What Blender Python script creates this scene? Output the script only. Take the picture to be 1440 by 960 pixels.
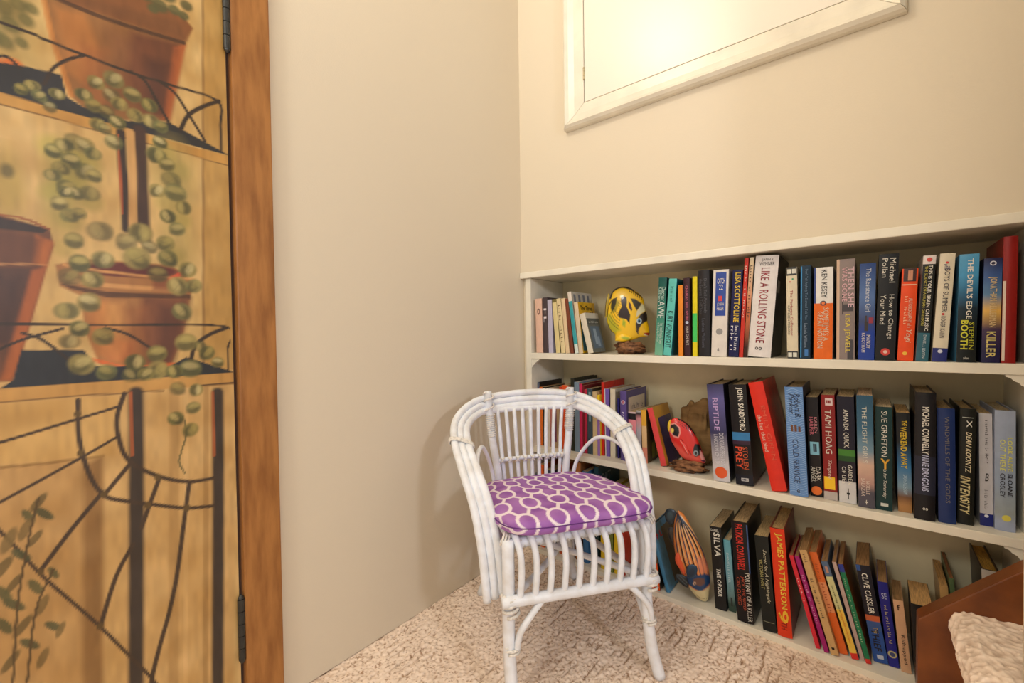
import bpy, bmesh, math, random
import numpy as np
from mathutils import Vector, Matrix
random.seed(7); rng = np.random.default_rng(7)
for o in list(bpy.data.objects): bpy.data.objects.remove(o)
scene = bpy.context.scene
COL = scene.collection

# ------------------------------------------------------------------ camera, world, lights, exposure
cam_d = bpy.data.cameras.new('camera'); cam = bpy.data.objects.new('camera', cam_d); COL.objects.link(cam)
cam_d.sensor_width = 36.0; cam_d.lens = 15.379; cam_d.clip_start = 0.02
cam.matrix_world = Matrix(((0.774752, -0.002017, 0.632262, 0.91791), (0.632130, 0.023158, -0.774517, -1.18005), (-0.013079, 0.999730, 0.019217, 0.73501), (0, 0, 0, 1)))
scene.camera = cam
w = bpy.data.worlds.new('world'); scene.world = w; w.use_nodes = True
w.node_tree.nodes['Background'].inputs[0].default_value = (1.0, 0.97, 0.89, 1)
w.node_tree.nodes['Background'].inputs[1].default_value = 0.48
def point_light(name, loc, power, color, radius):
    d = bpy.data.lights.new(name, 'POINT'); d.energy = power; d.color = color; d.shadow_soft_size = radius
    o = bpy.data.objects.new(name, d); o.location = loc; COL.objects.link(o); return o
point_light('ceiling_lamp_light', (0.16, -1.05, 2.12), 14, (1.0, 0.94, 0.82), 0.13)
point_light('stair_lamp_light', (2.55, -1.22, 1.28), 32, (0.93, 0.97, 1.08), 0.12)
point_light('added_fill_light', (0.55, -2.3, 1.68), 30, (1.0, 0.96, 0.85), 0.16)  # added fill behind the camera, brightens the niche and bookcase wall
vs = scene.view_settings
vs.view_transform = 'Standard'; vs.look = 'None'; vs.exposure = 0.24; vs.gamma = 1.0; vs.use_curve_mapping = False

# ------------------------------------------------------------------ helpers
def lin(c):
    r = []
    for v in c[:3]:
        v /= 255.0
        r.append(v / 12.92 if v <= 0.04045 else ((v + 0.055) / 1.055) ** 2.4)
    return tuple(r) + (1.0,)
MATS = {}
def mat(name, col, rough=0.55, spec=0.5, noise=0.0, nscale=40.0, bump=0.0, bscale=200.0, col2=None, coat=0.0, stretch=None):
    if name in MATS: return MATS[name]
    m = bpy.data.materials.new(name); m.use_nodes = True; nt = m.node_tree; bs = nt.nodes['Principled BSDF']
    bs.inputs['Base Color'].default_value = lin(col); bs.inputs['Roughness'].default_value = rough
    bs.inputs['Specular IOR Level'].default_value = spec; bs.inputs['Coat Weight'].default_value = coat
    if noise or bump:
        tc = nt.nodes.new('ShaderNodeTexCoord'); src = tc.outputs['Object']
        if stretch:
            mp = nt.nodes.new('ShaderNodeMapping'); mp.inputs['Scale'].default_value = stretch
            nt.links.new(src, mp.inputs['Vector']); src = mp.outputs['Vector']
    if noise:
        n = nt.nodes.new('ShaderNodeTexNoise'); n.inputs['Scale'].default_value = nscale; n.inputs['Detail'].default_value = 5
        nt.links.new(src, n.inputs['Vector'])
        mx = nt.nodes.new('ShaderNodeMix'); mx.data_type = 'RGBA'
        c2 = col2 or tuple(max(0, v * (1 - noise)) for v in col)
        mx.inputs['A'].default_value = lin(col); mx.inputs['B'].default_value = lin(c2)
        rp = nt.nodes.new('ShaderNodeValToRGB'); rp.color_ramp.elements[0].position = 0.38; rp.color_ramp.elements[1].position = 0.66
        nt.links.new(n.outputs['Fac'], rp.inputs['Fac']); nt.links.new(rp.outputs['Color'], mx.inputs['Factor'])
        nt.links.new(mx.outputs['Result'], bs.inputs['Base Color'])
    if bump:
        n2 = nt.nodes.new('ShaderNodeTexNoise'); n2.inputs['Scale'].default_value = bscale; n2.inputs['Detail'].default_value = 3
        nt.links.new(src, n2.inputs['Vector'])
        bp = nt.nodes.new('ShaderNodeBump'); bp.inputs['Strength'].default_value = bump; bp.inputs['Distance'].default_value = 0.002
        nt.links.new(n2.outputs['Fac'], bp.inputs['Height']); nt.links.new(bp.outputs['Normal'], bs.inputs['Normal'])
    MATS[name] = m; return m
def attr_mat(name, attr='paint', rough=0.5, coat=0.0, bump=0.0, bscale=300):
    m = mat(name, (128, 128, 128), rough, coat=coat, bump=bump, bscale=bscale); nt = m.node_tree
    a = nt.nodes.new('ShaderNodeAttribute'); a.attribute_name = attr
    nt.links.new(a.outputs['Color'], nt.nodes['Principled BSDF'].inputs['Base Color']); return m
def tag(o, label=None, cat=None, group=None, kind=None):
    if label: o['label'] = label
    if cat: o['category'] = cat
    if group: o['group'] = group
    if kind: o['kind'] = kind
    return o
def empty(name, loc=(0, 0, 0), rot=(0, 0, 0), parent=None):
    o = bpy.data.objects.new(name, None); o.location = loc; o.rotation_euler = rot; o.empty_display_size = 0.05
    COL.objects.link(o); o.parent = parent; return o
def link(name, me, m, parent=None, smooth=False):
    if m is not None:
        for q in (m if isinstance(m, (list, tuple)) else [m]): me.materials.append(q)
    if smooth: me.polygons.foreach_set('use_smooth', [True] * len(me.polygons))
    o = bpy.data.objects.new(name, me); COL.objects.link(o); o.parent = parent; return o
class MB:
    def __init__(s): s.v = []; s.f = []; s.mi = []
    def add(s, vs, fs, mi=0):
        b = len(s.v); s.v += [tuple(p) for p in vs]; s.f += [tuple(b + i for i in f) for f in fs]; s.mi += [mi] * len(fs); return s
    def box(s, x0, x1, y0, y1, z0, z1, mi=0):
        v = [(x0, y0, z0), (x1, y0, z0), (x1, y1, z0), (x0, y1, z0), (x0, y0, z1), (x1, y0, z1), (x1, y1, z1), (x0, y1, z1)]
        return s.add(v, [(0, 3, 2, 1), (4, 5, 6, 7), (0, 1, 5, 4), (1, 2, 6, 5), (2, 3, 7, 6), (3, 0, 4, 7)], mi)
    def prism(s, poly, ax, a0, a1, mi=0):
        # poly: list of 2D points ; extruded along axis ax ('x','y','z')
        def p3(p, a): return (a, p[0], p[1]) if ax == 'x' else (p[0], a, p[1]) if ax == 'y' else (p[0], p[1], a)
        n = len(poly); v = [p3(p, a0) for p in poly] + [p3(p, a1) for p in poly]
        f = [tuple(range(n)), tuple(range(2 * n - 1, n - 1, -1))] + [(i, i + n, (i + 1) % n + n, (i + 1) % n) for i in range(n)]
        return s.add(v, f, mi)
    def tube(s, pts, r, seg=10, cap=True, mi=0):
        P = [Vector(p) for p in pts]; n = len(P); rs = r if isinstance(r, (list, tuple)) else [r] * n
        t0 = (P[1] - P[0]).normalized(); ref = Vector((0, 0, 1)) if abs(t0.z) < 0.9 else Vector((1, 0, 0))
        nx = t0.cross(ref).normalized(); vs = []; 
        for i in range(n):
            t = (P[min(i + 1, n - 1)] - P[max(i - 1, 0)]).normalized()
            nx = (nx - t * nx.dot(t)); nx = nx.normalized() if nx.length > 1e-6 else t.orthogonal().normalized()
            ny = t.cross(nx)
            for k in range(seg):
                a = 2 * math.pi * k / seg; vs.append(P[i] + (nx * math.cos(a) + ny * math.sin(a)) * rs[i])
        f = [(i * seg + k, i * seg + (k + 1) % seg, (i + 1) * seg + (k + 1) % seg, (i + 1) * seg + k) for i in range(n - 1) for k in range(seg)]
        if cap: f += [tuple(range(seg - 1, -1, -1)), tuple((n - 1) * seg + k for k in range(seg))]
        return s.add(vs, f, mi)
    def build(s, name, m, parent=None, smooth=False, bevel=0.0, loc=None):
        me = bpy.data.meshes.new(name); me.from_pydata(s.v, [], s.f)
        bm = bmesh.new(); bm.from_mesh(me); bmesh.ops.recalc_face_normals(bm, faces=bm.faces)
        if bevel: bmesh.ops.bevel(bm, geom=list(bm.edges), offset=bevel, segments=2, profile=0.6, affect='EDGES', clamp_overlap=True)
        if not bevel:
            for fc, mi in zip(bm.faces, s.mi): fc.material_index = mi
        bm.to_mesh(me); bm.free()
        o = link(name, me, m, parent, smooth)
        if loc: o.location = loc
        return o
def spline(pts, n=8):
    P = [np.array(p, float) for p in pts]; out = []
    for i in range(len(P) - 1):
        a = P[i - 1] if i else 2 * P[0] - P[1]; b = P[i]; c = P[i + 1]; d = P[i + 2] if i + 2 < len(P) else 2 * P[-1] - P[-2]
        for k in range(n):
            t = k / n; out.append(0.5 * ((2 * b) + (c - a) * t + (2 * a - 5 * b + 4 * c - d) * t * t + (3 * b - a - 3 * c + d) * t ** 3))
    out.append(P[-1]); return out
# soft painter on scattered 2D points
def paint(pts, base, ops):
    col = np.array([lin(base)[:3]], np.float32).repeat(len(pts), 0) if not isinstance(base, np.ndarray) else base
    x, y = pts[:, 0], pts[:, 1]
    for op in ops:
        k = op[0]
        if k == 'e':
            _, cx, cy, rx, ry, ang, c, soft, al = op; R = max(rx, ry) * 1.3 + 1e-6
            ii = np.nonzero((np.abs(x - cx) < R) & (np.abs(y - cy) < R))[0]
            if not len(ii): continue
            ca, sa = math.cos(math.radians(ang)), math.sin(math.radians(ang)); dx, dy = x[ii] - cx, y[ii] - cy
            d = np.sqrt(((dx * ca + dy * sa) / rx) ** 2 + ((-dx * sa + dy * ca) / ry) ** 2); m = np.clip((1 + soft / 2 - d) / soft, 0, 1) * al
        else:
            if k == 'l': _, pl, wd, c, al = op; sf = max(wd * 0.3, 0.0006); marg = wd
            else: _, pl, sf, c, al = op; marg = sf
            Q = np.array(pl, float); lo = Q.min(0) - marg - sf; hi = Q.max(0) + marg + sf
            ii = np.nonzero((x > lo[0]) & (x < hi[0]) & (y > lo[1]) & (y < hi[1]))[0]
            if not len(ii): continue
            if k == 'l': Q = np.array(spline(pl, 5)) if len(pl) > 2 else Q
            px, py = x[ii], y[ii]; dist = np.full(len(ii), 1e9); ins = np.zeros(len(ii), bool)
            nseg = len(Q) - 1 if k == 'l' else len(Q)
            for i in range(nseg):
                a = Q[i]; b = Q[(i + 1) % len(Q)]; e = b - a; L2 = max(e @ e, 1e-12)
                t = np.clip(((px - a[0]) * e[0] + (py - a[1]) * e[1]) / L2, 0, 1)
                dist = np.minimum(dist, np.hypot(px - a[0] - t * e[0], py - a[1] - t * e[1]))
                if k == 'p' and a[1] != b[1]:
                    cr = ((a[1] > py) != (b[1] > py)) & (px < (b[0] - a[0]) * (py - a[1]) / (b[1] - a[1]) + a[0]); ins ^= cr
            if k == 'l': m = np.clip((wd / 2 + sf / 2 - dist) / sf, 0, 1) * al
            else: m = np.clip(0.5 + np.where(ins, dist, -dist) / sf, 0, 1) * al
        cc = np.array(lin(c)[:3], np.float32); col[ii] = col[ii] * (1 - m[:, None]) + cc * m[:, None]
    return col
def set_paint(me, col, name='paint'):
    a = me.color_attributes.new(name, 'FLOAT_COLOR', 'POINT')
    c4 = np.ones((len(col), 4), np.float32); c4[:, :3] = col; a.data.foreach_set('color', c4.ravel())
def vnoise(x, y, seed=0):
    # smooth value noise
    r = np.random.default_rng(seed).random((256, 256)).astype(np.float32)
    xi = np.floor(x).astype(int); yi = np.floor(y).astype(int); fx = x - xi; fy = y - yi
    fx = fx * fx * (3 - 2 * fx); fy = fy * fy * (3 - 2 * fy); g = lambda a, b: r[a % 256, b % 256]
    return (g(xi, yi) * (1 - fx) + g(xi + 1, yi) * fx) * (1 - fy) + (g(xi, yi + 1) * (1 - fx) + g(xi + 1, yi + 1) * fx) * fy
def grid_mesh(name, co, nu, nv):
    me = bpy.data.meshes.new(name); i = np.arange((nu - 1) * (nv - 1)); a = (i // (nv - 1)) * nv + i % (nv - 1)
    f = np.stack([a, a + nv, a + nv + 1, a + 1], 1).astype(np.int32)
    me.vertices.add(len(co)); me.vertices.foreach_set('co', np.asarray(co, np.float32).ravel())
    me.loops.add(f.size); me.loops.foreach_set('vertex_index', f.ravel())
    me.polygons.add(len(f)); me.polygons.foreach_set('loop_start', np.arange(0, f.size, 4, dtype=np.int32))
    me.update(calc_edges=True); me.validate(); return me

# ------------------------------------------------------------------ materials
M_wall = mat('cream_wall_paint', (224, 212, 191), 0.55, 0.4, bump=0.12, bscale=240)
M_white = mat('ivory_gloss_paint', (240, 234, 218), 0.32, 0.5, noise=0.05, nscale=14, bump=0.06, bscale=60)
M_panel = mat('ivory_panel_paint', (240, 234, 222), 0.30, 0.5, bump=0.10, bscale=90, stretch=(6, 6, 0.6))
M_niche = mat('cream_niche_paint', (242, 228, 190), 0.5, 0.4, noise=0.06, nscale=9)
M_cane = mat('white_painted_cane', (240, 244, 252), 0.38, 0.5, noise=0.10, nscale=30, col2=(226, 226, 228), bump=0.15, bscale=120)
M_bind = mat('white_cane_binding', (240, 234, 226), 0.5, 0.4, noise=0.15, nscale=200)
M_wood = mat('brown_casing_wood', (172, 116, 58), 0.45, 0.5, noise=0.2, nscale=14, col2=(140, 88, 38), bump=0.1, bscale=70, stretch=(4, 4, 0.7))
M_string = mat('red_brown_stain', (132, 74, 34), 0.32, 0.5, noise=0.3, nscale=14, col2=(98, 50, 22), bump=0.08, bscale=60)
M_hinge = mat('black_iron', (44, 44, 42), 0.4, 0.5, noise=0.2, nscale=60)
M_gold = mat('painted_hinge', (206, 190, 150), 0.4, 0.5, noise=0.2, nscale=150)

# ------------------------------------------------------------------ shell
D = 0.20                                   # depth of the bookcase niche
NX0, NX1 = 0.038, 1.14                     # inside width
mb = MB(); mb.box(0, 2.6, 0.0, 0.05, 0.937, 2.4); mb.box(1.16, 2.6, 0.0, 0.05, 0, 0.937); mb.box(0, 0.016, 0.012, 0.05, 0, 0.937)
mb.build('wall_back', M_wall)
tag(bpy.data.objects['wall_back'], 'cream painted wall above the built-in bookcase', 'wall', kind='structure')
mb = MB(); mb.box(-0.08, 0, -0.806, 0.25, 0, 2.4); mb.box(-0.08, 0, -1.80, -0.806, 2.08, 2.4); mb.box(-0.08, 0, -2.6, -1.74, 0, 2.4)
tag(mb.build('wall_left', M_wall), 'cream wall running from the door casing to the corner', 'wall', kind='structure')
mb = MB(); mb.box(-0.08, 2.6, -2.6, 0.25, 2.4, 2.45)
tag(mb.build('ceiling', M_wall), 'cream ceiling over the nook', 'ceiling', kind='structure')
mb = MB(); mb.box(1.088, 2.6, -0.285, -0.25, 0, 2.4)
tag(mb.build('wall_right', M_wall), 'edge of the cream partition wall at the far right of the view', 'wall', kind='structure')

# carpet: real pile relief on a fine grid, coarse beyond
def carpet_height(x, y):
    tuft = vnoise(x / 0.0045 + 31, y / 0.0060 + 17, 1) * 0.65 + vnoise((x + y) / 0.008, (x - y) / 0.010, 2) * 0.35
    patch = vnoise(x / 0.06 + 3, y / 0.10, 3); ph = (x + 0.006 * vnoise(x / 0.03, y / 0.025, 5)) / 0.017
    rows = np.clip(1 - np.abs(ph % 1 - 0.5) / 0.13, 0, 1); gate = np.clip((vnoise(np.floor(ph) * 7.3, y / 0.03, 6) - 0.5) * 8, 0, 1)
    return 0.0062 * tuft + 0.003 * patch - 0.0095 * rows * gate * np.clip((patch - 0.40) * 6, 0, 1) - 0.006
gx = np.concatenate([np.arange(-0.06, 1.0, 0.0024), np.arange(1.0, 2.61, 0.05)]); gy = np.concatenate([np.arange(-2.6, -0.75, 0.03), np.arange(-0.75, 0.03, 0.0024)])
GX, GY = np.meshgrid(gx, gy, indexing='ij'); hgt = carpet_height(GX.ravel(), GY.ravel())
me = grid_mesh('floor', np.stack([GX.ravel(), GY.ravel(), hgt], 1), len(gx), len(gy))
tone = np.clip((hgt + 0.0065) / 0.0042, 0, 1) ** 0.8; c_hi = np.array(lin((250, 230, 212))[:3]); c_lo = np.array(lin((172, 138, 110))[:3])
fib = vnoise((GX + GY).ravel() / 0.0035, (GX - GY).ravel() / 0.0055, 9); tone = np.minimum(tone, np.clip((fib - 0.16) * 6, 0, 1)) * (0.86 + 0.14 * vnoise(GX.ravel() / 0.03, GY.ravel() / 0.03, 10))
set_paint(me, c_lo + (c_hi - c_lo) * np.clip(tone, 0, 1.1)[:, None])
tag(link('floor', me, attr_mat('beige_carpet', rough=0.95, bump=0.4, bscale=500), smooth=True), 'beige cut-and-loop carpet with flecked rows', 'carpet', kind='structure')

# ------------------------------------------------------------------ painted door, casing, hinges
ny, nz = 361, 936
YY, ZZ = np.meshgrid(np.linspace(-1.66, -0.880, ny), np.linspace(0.01, 2.06, nz), indexing='ij'); dp = np.stack([YY.ravel(), ZZ.ravel()], 1)
MURAL = [
('p', [(-1.3491, 0.6935), (-0.8779, 0.6734), (-0.904, -0.4908), (-1.3638, 0.0686)], 0.0087, (196, 156, 100), 0.7),
('p', [(-0.9038, 1.7058), (-0.8536, 1.7528), (-0.8779, 0.6734), (-0.927, 0.677)], 0.0038, (176, 134, 66), 0.75),
('p', [(-1.3348, 1.3022), (-1.1019, 1.5203), (-1.1112, 1.1163), (-1.3409, 1.0415)], 0.029, (150, 130, 72), 0.5),
('p', [(-1.1133, 1.0253), (-0.9241, 1.0894), (-0.9334, 0.6775), (-1.121, 0.6913)], 0.0142, (206, 172, 112), 0.5),
('l', [(-0.9049, 1.7047), (-0.927, 0.677)], 0.0041, (140, 104, 58), 0.7),
('l', [(-0.9696, 0.6499), (-0.9922, -0.2595)], 0.0141, (150, 112, 62), 0.45),
('l', [(-0.9235, 0.6451), (-0.9472, -0.3082)], 0.0082, (140, 102, 54), 0.5),
('l', [(-0.9527, 0.6482), (-0.9757, -0.2773)], 0.0064, (214, 176, 120), 0.5),
('p', [(-1.3136, 0.5931), (-1.1634, 0.5641), (-1.0606, 0.5554), (-1.0804, -0.2762), (-1.3269, 0.0238)], 0.0039, (176, 134, 82), 0.65),
('p', [(-1.0821, 0.5442), (-1.0606, 0.5554), (-1.0804, -0.2762), (-1.1048, -0.2465)], 0.0085, (120, 84, 44), 0.7),
('l', [(-1.3136, 0.5908), (-1.1635, 0.5622), (-1.0606, 0.5543)], 0.004, (130, 96, 50), 0.7),
('p', [(-1.3117, 0.6743), (-1.1614, 0.6499), (-1.0421, 0.6453), (-1.0484, 0.5527), (-1.1634, 0.5651), (-1.3135, 0.597)], 0.0062, (196, 154, 86), 0.5),
('p', [(-1.1163, 1.2506), (-1.1075, 1.2181), (-1.1015, 1.1711), (-1.0899, 1.1156), (-1.0831, 1.0916), (-1.0698, 1.0801), (-1.028, 1.0785), (-0.9681, 1.0981), (-0.9457, 1.2208), (-0.9392, 1.2421), (-0.9283, 1.272), (-0.9383, 1.2812), (-0.9503, 1.2843), (-0.9972, 1.2881), (-1.0636, 1.2811)], 0.003, (144, 98, 54), 1),
('p', [(-1.1163, 1.2506), (-1.0909, 1.2276), (-0.9432, 1.2425), (-0.9304, 1.2709), (-0.9452, 1.2871), (-1.006, 1.2874), (-1.0636, 1.2811)], 0.003, (126, 76, 40), 0.85),
('p', [(-1.0119, 1.2226), (-0.9433, 1.2376), (-0.9681, 1.1005), (-1.0015, 1.0974), (-1.0196, 1.1463)], 0.0136, (96, 50, 34), 0.85),
('p', [(-1.0963, 1.2144), (-1.065, 1.2214), (-1.0504, 1.1758), (-1.0675, 1.1148), (-1.086, 1.1276)], 0.0103, (184, 118, 58), 0.6),
('p', [(-0.9575, 1.2258), (-0.9393, 1.2396), (-0.9642, 1.1019), (-0.9758, 1.0977)], 0.0048, (180, 94, 44), 0.8),
('p', [(-1.0415, 1.2127), (-0.9516, 1.2239), (-0.9719, 1.1015), (-1.0443, 1.0922)], 0.0263, (112, 66, 40), 0.6),
('p', [(-1.0737, 1.1749), (-1.0422, 1.1798), (-1.0443, 1.0922), (-1.0695, 1.0929)], 0.0148, (150, 86, 44), 0.5),
('p', [(-0.9949, 1.1915), (-0.9621, 1.1952), (-0.9755, 1.1071), (-0.9967, 1.1106)], 0.0162, (70, 40, 32), 0.7),
('p', [(-1.1084, 1.2375), (-0.9505, 1.2723), (-0.9391, 1.247), (-1.0873, 1.2297)], 0.0101, (104, 66, 36), 0.5),
('l', [(-1.1016, 1.2316), (-1.0909, 1.2276), (-1.0329, 1.2281), (-0.9433, 1.24)], 0.0066, (70, 44, 28), 0.9),
('l', [(-1.1075, 1.2181), (-1.1002, 1.1668), (-1.083, 1.0937)], 0.0066, (190, 122, 56), 0.7),
('e', -0.9743, 1.2851, 0.0114, 0.0106, 20, (84, 84, 50), 0.5, 0.9),
('e', -0.9551, 1.2888, 0.0089, 0.0081, 20, (84, 84, 50), 0.5, 0.9),
('e', -0.9422, 1.2863, 0.0081, 0.0073, 20, (84, 84, 50), 0.5, 0.9),
('e', -0.9378, 1.3057, 0.0092, 0.0083, 20, (84, 84, 50), 0.5, 0.9),
('e', -0.9634, 1.3077, 0.0117, 0.0107, 20, (84, 84, 50), 0.5, 0.9),
('e', -0.9926, 1.2931, 0.011, 0.0104, 20, (84, 84, 50), 0.5, 0.9),
('e', -0.9838, 1.2751, 0.0075, 0.007, 20, (84, 84, 50), 0.5, 0.9),
('e', -1.1459, 1.1866, 0.0102, 0.0124, 30, (92, 88, 46), 0.7, 0.8),
('e', -1.1328, 1.1978, 0.0092, 0.011, 30, (92, 88, 46), 0.7, 0.8),
('e', -1.1406, 1.1665, 0.0104, 0.0125, 30, (92, 88, 46), 0.7, 0.8),
('e', -1.126, 1.1802, 0.0081, 0.0095, 30, (92, 88, 46), 0.7, 0.8),
('e', -1.1463, 1.1406, 0.0089, 0.0108, 30, (92, 88, 46), 0.7, 0.8),
('e', -1.1307, 1.1465, 0.0066, 0.0079, 30, (92, 88, 46), 0.7, 0.8),
('e', -1.1202, 1.199, 0.0068, 0.008, 30, (92, 88, 46), 0.7, 0.8),
('e', -1.1622, 1.1495, 0.0147, 0.0182, 30, (92, 88, 46), 0.7, 0.8),
('e', -1.1735, 1.1757, 0.0154, 0.0194, 30, (92, 88, 46), 0.7, 0.8),
('e', -1.1393, 1.1113, 0.0104, 0.0098, 30, (206, 104, 40), 0.5, 0.9),
('e', -1.157, 1.1098, 0.0087, 0.0115, 0, (206, 104, 40), 0.5, 0.8),
('p', [(-1.3023, 1.0722), (-1.1314, 1.1149), (-1.0927, 1.1195), (-1.0876, 1.0898), (-1.0698, 1.0812), (-1.0195, 1.0794), (-0.9662, 1.0964), (-0.876, 1.068), (-1.0754, 1.0664), (-1.1518, 1.0685), (-1.3026, 1.0607)], 0.0015, (44, 42, 44), 1),
('p', [(-1.3026, 1.0591), (-1.1517, 1.0695), (-1.0754, 1.0675), (-0.876, 1.0654), (-0.8764, 1.0497), (-1.065, 1.0522), (-1.1521, 1.0531), (-1.303, 1.0452)], 0.0012, (190, 142, 72), 1),
('l', [(-1.303, 1.0452), (-1.1521, 1.0531), (-1.065, 1.0522), (-0.8764, 1.0497)], 0.002, (96, 66, 34), 0.8),
('l', [(-1.1619, 1.1636), (-1.1237, 1.1647), (-1.1073, 1.1622), (-1.0664, 1.1596), (-1.0116, 1.1577), (-0.9609, 1.1602), (-0.8943, 1.1606), (-0.8908, 1.1186), (-0.8907, 1.0738)], 0.0042, (54, 40, 30), 1),
('l', [(-1.1102, 1.0987), (-1.1005, 1.1251), (-1.0856, 1.1443), (-1.068, 1.1589)], 0.0042, (54, 40, 30), 1),
('l', [(-1.0133, 1.1592), (-0.9958, 1.151), (-0.9808, 1.1226), (-0.9663, 1.0952)], 0.0044, (54, 40, 30), 1),
('l', [(-0.98, 1.1602), (-0.9582, 1.1494), (-0.9418, 1.1259), (-0.9157, 1.0822)], 0.0046, (54, 40, 30), 1),
('l', [(-0.9507, 1.09), (-0.939, 1.1185), (-0.9176, 1.1413), (-0.8921, 1.1615)], 0.0063, (54, 40, 30), 1),
('l', [(-1.1569, 1.1146), (-1.1442, 1.1206), (-1.1329, 1.1104)], 0.0037, (54, 40, 30), 1),
('l', [(-1.0285, 1.0584), (-1.0279, 1.0098), (-1.0255, 0.9658), (-1.0251, 0.9077)], 0.0116, (52, 38, 30), 1),
('l', [(-1.0057, 1.0685), (-1.0051, 1.0164), (-1.0049, 0.9479), (-1.0034, 0.8954)], 0.0179, (66, 44, 34), 1),
('l', [(-1.0173, 1.0623), (-1.016, 1.0019), (-1.0172, 0.9113)], 0.0103, (196, 152, 96), 1),
('l', [(-1.0319, 1.0528), (-1.0297, 0.9314)], 0.0029, (176, 84, 40), 0.8),
('e', -1.1066, 1.0123, 0.0142, 0.0163, 0, (166, 150, 64), 0.8, 0.6),
('e', -1.07, 1.0029, 0.017, 0.0188, 40, (150, 138, 66), 0.8, 0.6),
('e', -1.0897, 0.966, 0.0148, 0.0167, 80, (176, 156, 86), 0.8, 0.6),
('e', -1.1046, 0.9469, 0.0129, 0.0148, 120, (166, 150, 64), 0.8, 0.6),
('e', -1.0637, 0.9406, 0.0126, 0.0138, 160, (150, 138, 66), 0.8, 0.6),
('e', -1.0873, 0.9093, 0.0134, 0.0151, 20, (176, 156, 86), 0.8, 0.6),
('e', -0.9751, 1.0427, 0.0153, 0.0152, 60, (166, 150, 64), 0.8, 0.6),
('e', -0.9563, 1.0185, 0.0159, 0.0155, 100, (150, 138, 66), 0.8, 0.6),
('e', -0.9722, 0.9608, 0.0154, 0.0153, 140, (176, 156, 86), 0.8, 0.6),
('e', -0.9532, 0.9348, 0.014, 0.0136, 0, (166, 150, 64), 0.8, 0.6),
('e', -0.9645, 0.8727, 0.0157, 0.0154, 40, (150, 138, 66), 0.8, 0.6),
('e', -1.0956, 0.8664, 0.0117, 0.0133, 80, (176, 156, 86), 0.8, 0.6),
('e', -1.0856, 0.9827, 0.0269, 0.0419, 0, (150, 140, 66), 0.9, 0.75),
('e', -1.0978, 0.9279, 0.0189, 0.0414, 0, (150, 140, 70), 0.9, 0.6),
('e', -0.9615, 1.0051, 0.0276, 0.0602, 0, (160, 146, 84), 0.9, 0.6),
('e', -0.959, 0.8976, 0.0238, 0.0484, 0, (160, 146, 84), 0.9, 0.5),
('e', -1.1483, 0.946, 0.0166, 0.0485, 0, (160, 136, 60), 0.9, 0.7),
('e', -1.1478, 0.9654, 0.0064, 0.0097, 0, (60, 60, 36), 0.8, 0.7),
('p', [(-1.1048, 0.8425), (-1.0734, 0.8546), (-0.9697, 0.8577), (-0.9383, 0.8316), (-0.943, 0.8042), (-0.9546, 0.7402), (-0.9736, 0.6864), (-1.0614, 0.6956), (-1.0745, 0.7414), (-1.0808, 0.7998), (-1.1012, 0.812)], 0.0031, (158, 108, 62), 1),
('p', [(-1.0082, 0.8029), (-0.943, 0.8042), (-0.9546, 0.7402), (-0.9736, 0.6864), (-1.0062, 0.6921), (-1.0136, 0.7637)], 0.0115, (104, 58, 40), 0.85),
('p', [(-1.0632, 0.79), (-1.0303, 0.7915), (-1.0231, 0.7295), (-1.0408, 0.7021), (-1.0606, 0.7304)], 0.0108, (208, 150, 84), 0.7),
('p', [(-1.0809, 0.7945), (-1.0512, 0.7906), (-1.053, 0.7083), (-1.0651, 0.7088)], 0.0106, (190, 120, 60), 0.6),
('p', [(-1.0347, 0.7857), (-0.9995, 0.7871), (-1.0062, 0.6944), (-1.0324, 0.7016)], 0.0157, (140, 84, 46), 0.6),
('p', [(-0.9856, 0.7877), (-0.9495, 0.7891), (-0.9696, 0.6922), (-0.9906, 0.6911)], 0.0142, (82, 46, 36), 0.7),
('p', [(-1.0523, 0.7412), (-1.0188, 0.7294), (-1.0239, 0.6932), (-1.0532, 0.6995)], 0.0132, (196, 112, 60), 0.5),
('e', -1.0205, 0.843, 0.0627, 0.0113, 3, (96, 40, 34), 0.25, 1),
('l', [(-1.0961, 0.8435), (-1.0501, 0.8378), (-0.9798, 0.8353), (-0.9381, 0.8366)], 0.0041, (206, 150, 90), 0.8),
('p', [(-1.1011, 0.8162), (-1.0508, 0.807), (-0.9429, 0.8091), (-0.9431, 0.8017), (-1.051, 0.7983), (-1.0896, 0.8087)], 0.0021, (66, 40, 28), 0.85),
('l', [(-1.0966, 0.8227), (-1.0424, 0.8164), (-0.9489, 0.8161)], 0.0068, (210, 156, 96), 0.7),
('p', [(-0.9938, 0.8399), (-0.9403, 0.8315), (-0.9449, 0.8114), (-0.9944, 0.813)], 0.007, (120, 60, 40), 0.7),
('l', [(-0.9703, 0.8338), (-0.9542, 0.8449)], 0.0062, (206, 70, 46), 0.8),
('l', [(-1.0707, 0.7037), (-1.0284, 0.689), (-0.9687, 0.6897)], 0.0056, (206, 96, 44), 0.8),
('p', [(-1.3068, 0.883), (-1.1556, 0.904), (-1.1093, 0.8929), (-1.1056, 0.8701), (-1.1134, 0.8375), (-1.1407, 0.7125), (-1.1493, 0.6777), (-1.3114, 0.6859)], 0.0023, (110, 68, 42), 1),
('p', [(-1.3085, 0.8096), (-1.1572, 0.8338), (-1.1176, 0.8371), (-1.1376, 0.7322), (-1.3109, 0.7053)], 0.0062, (74, 48, 38), 0.85),
('p', [(-1.128, 0.832), (-1.1134, 0.8396), (-1.1422, 0.7076), (-1.1506, 0.6788), (-1.1607, 0.6797)], 0.005, (176, 96, 44), 0.8),
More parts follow.
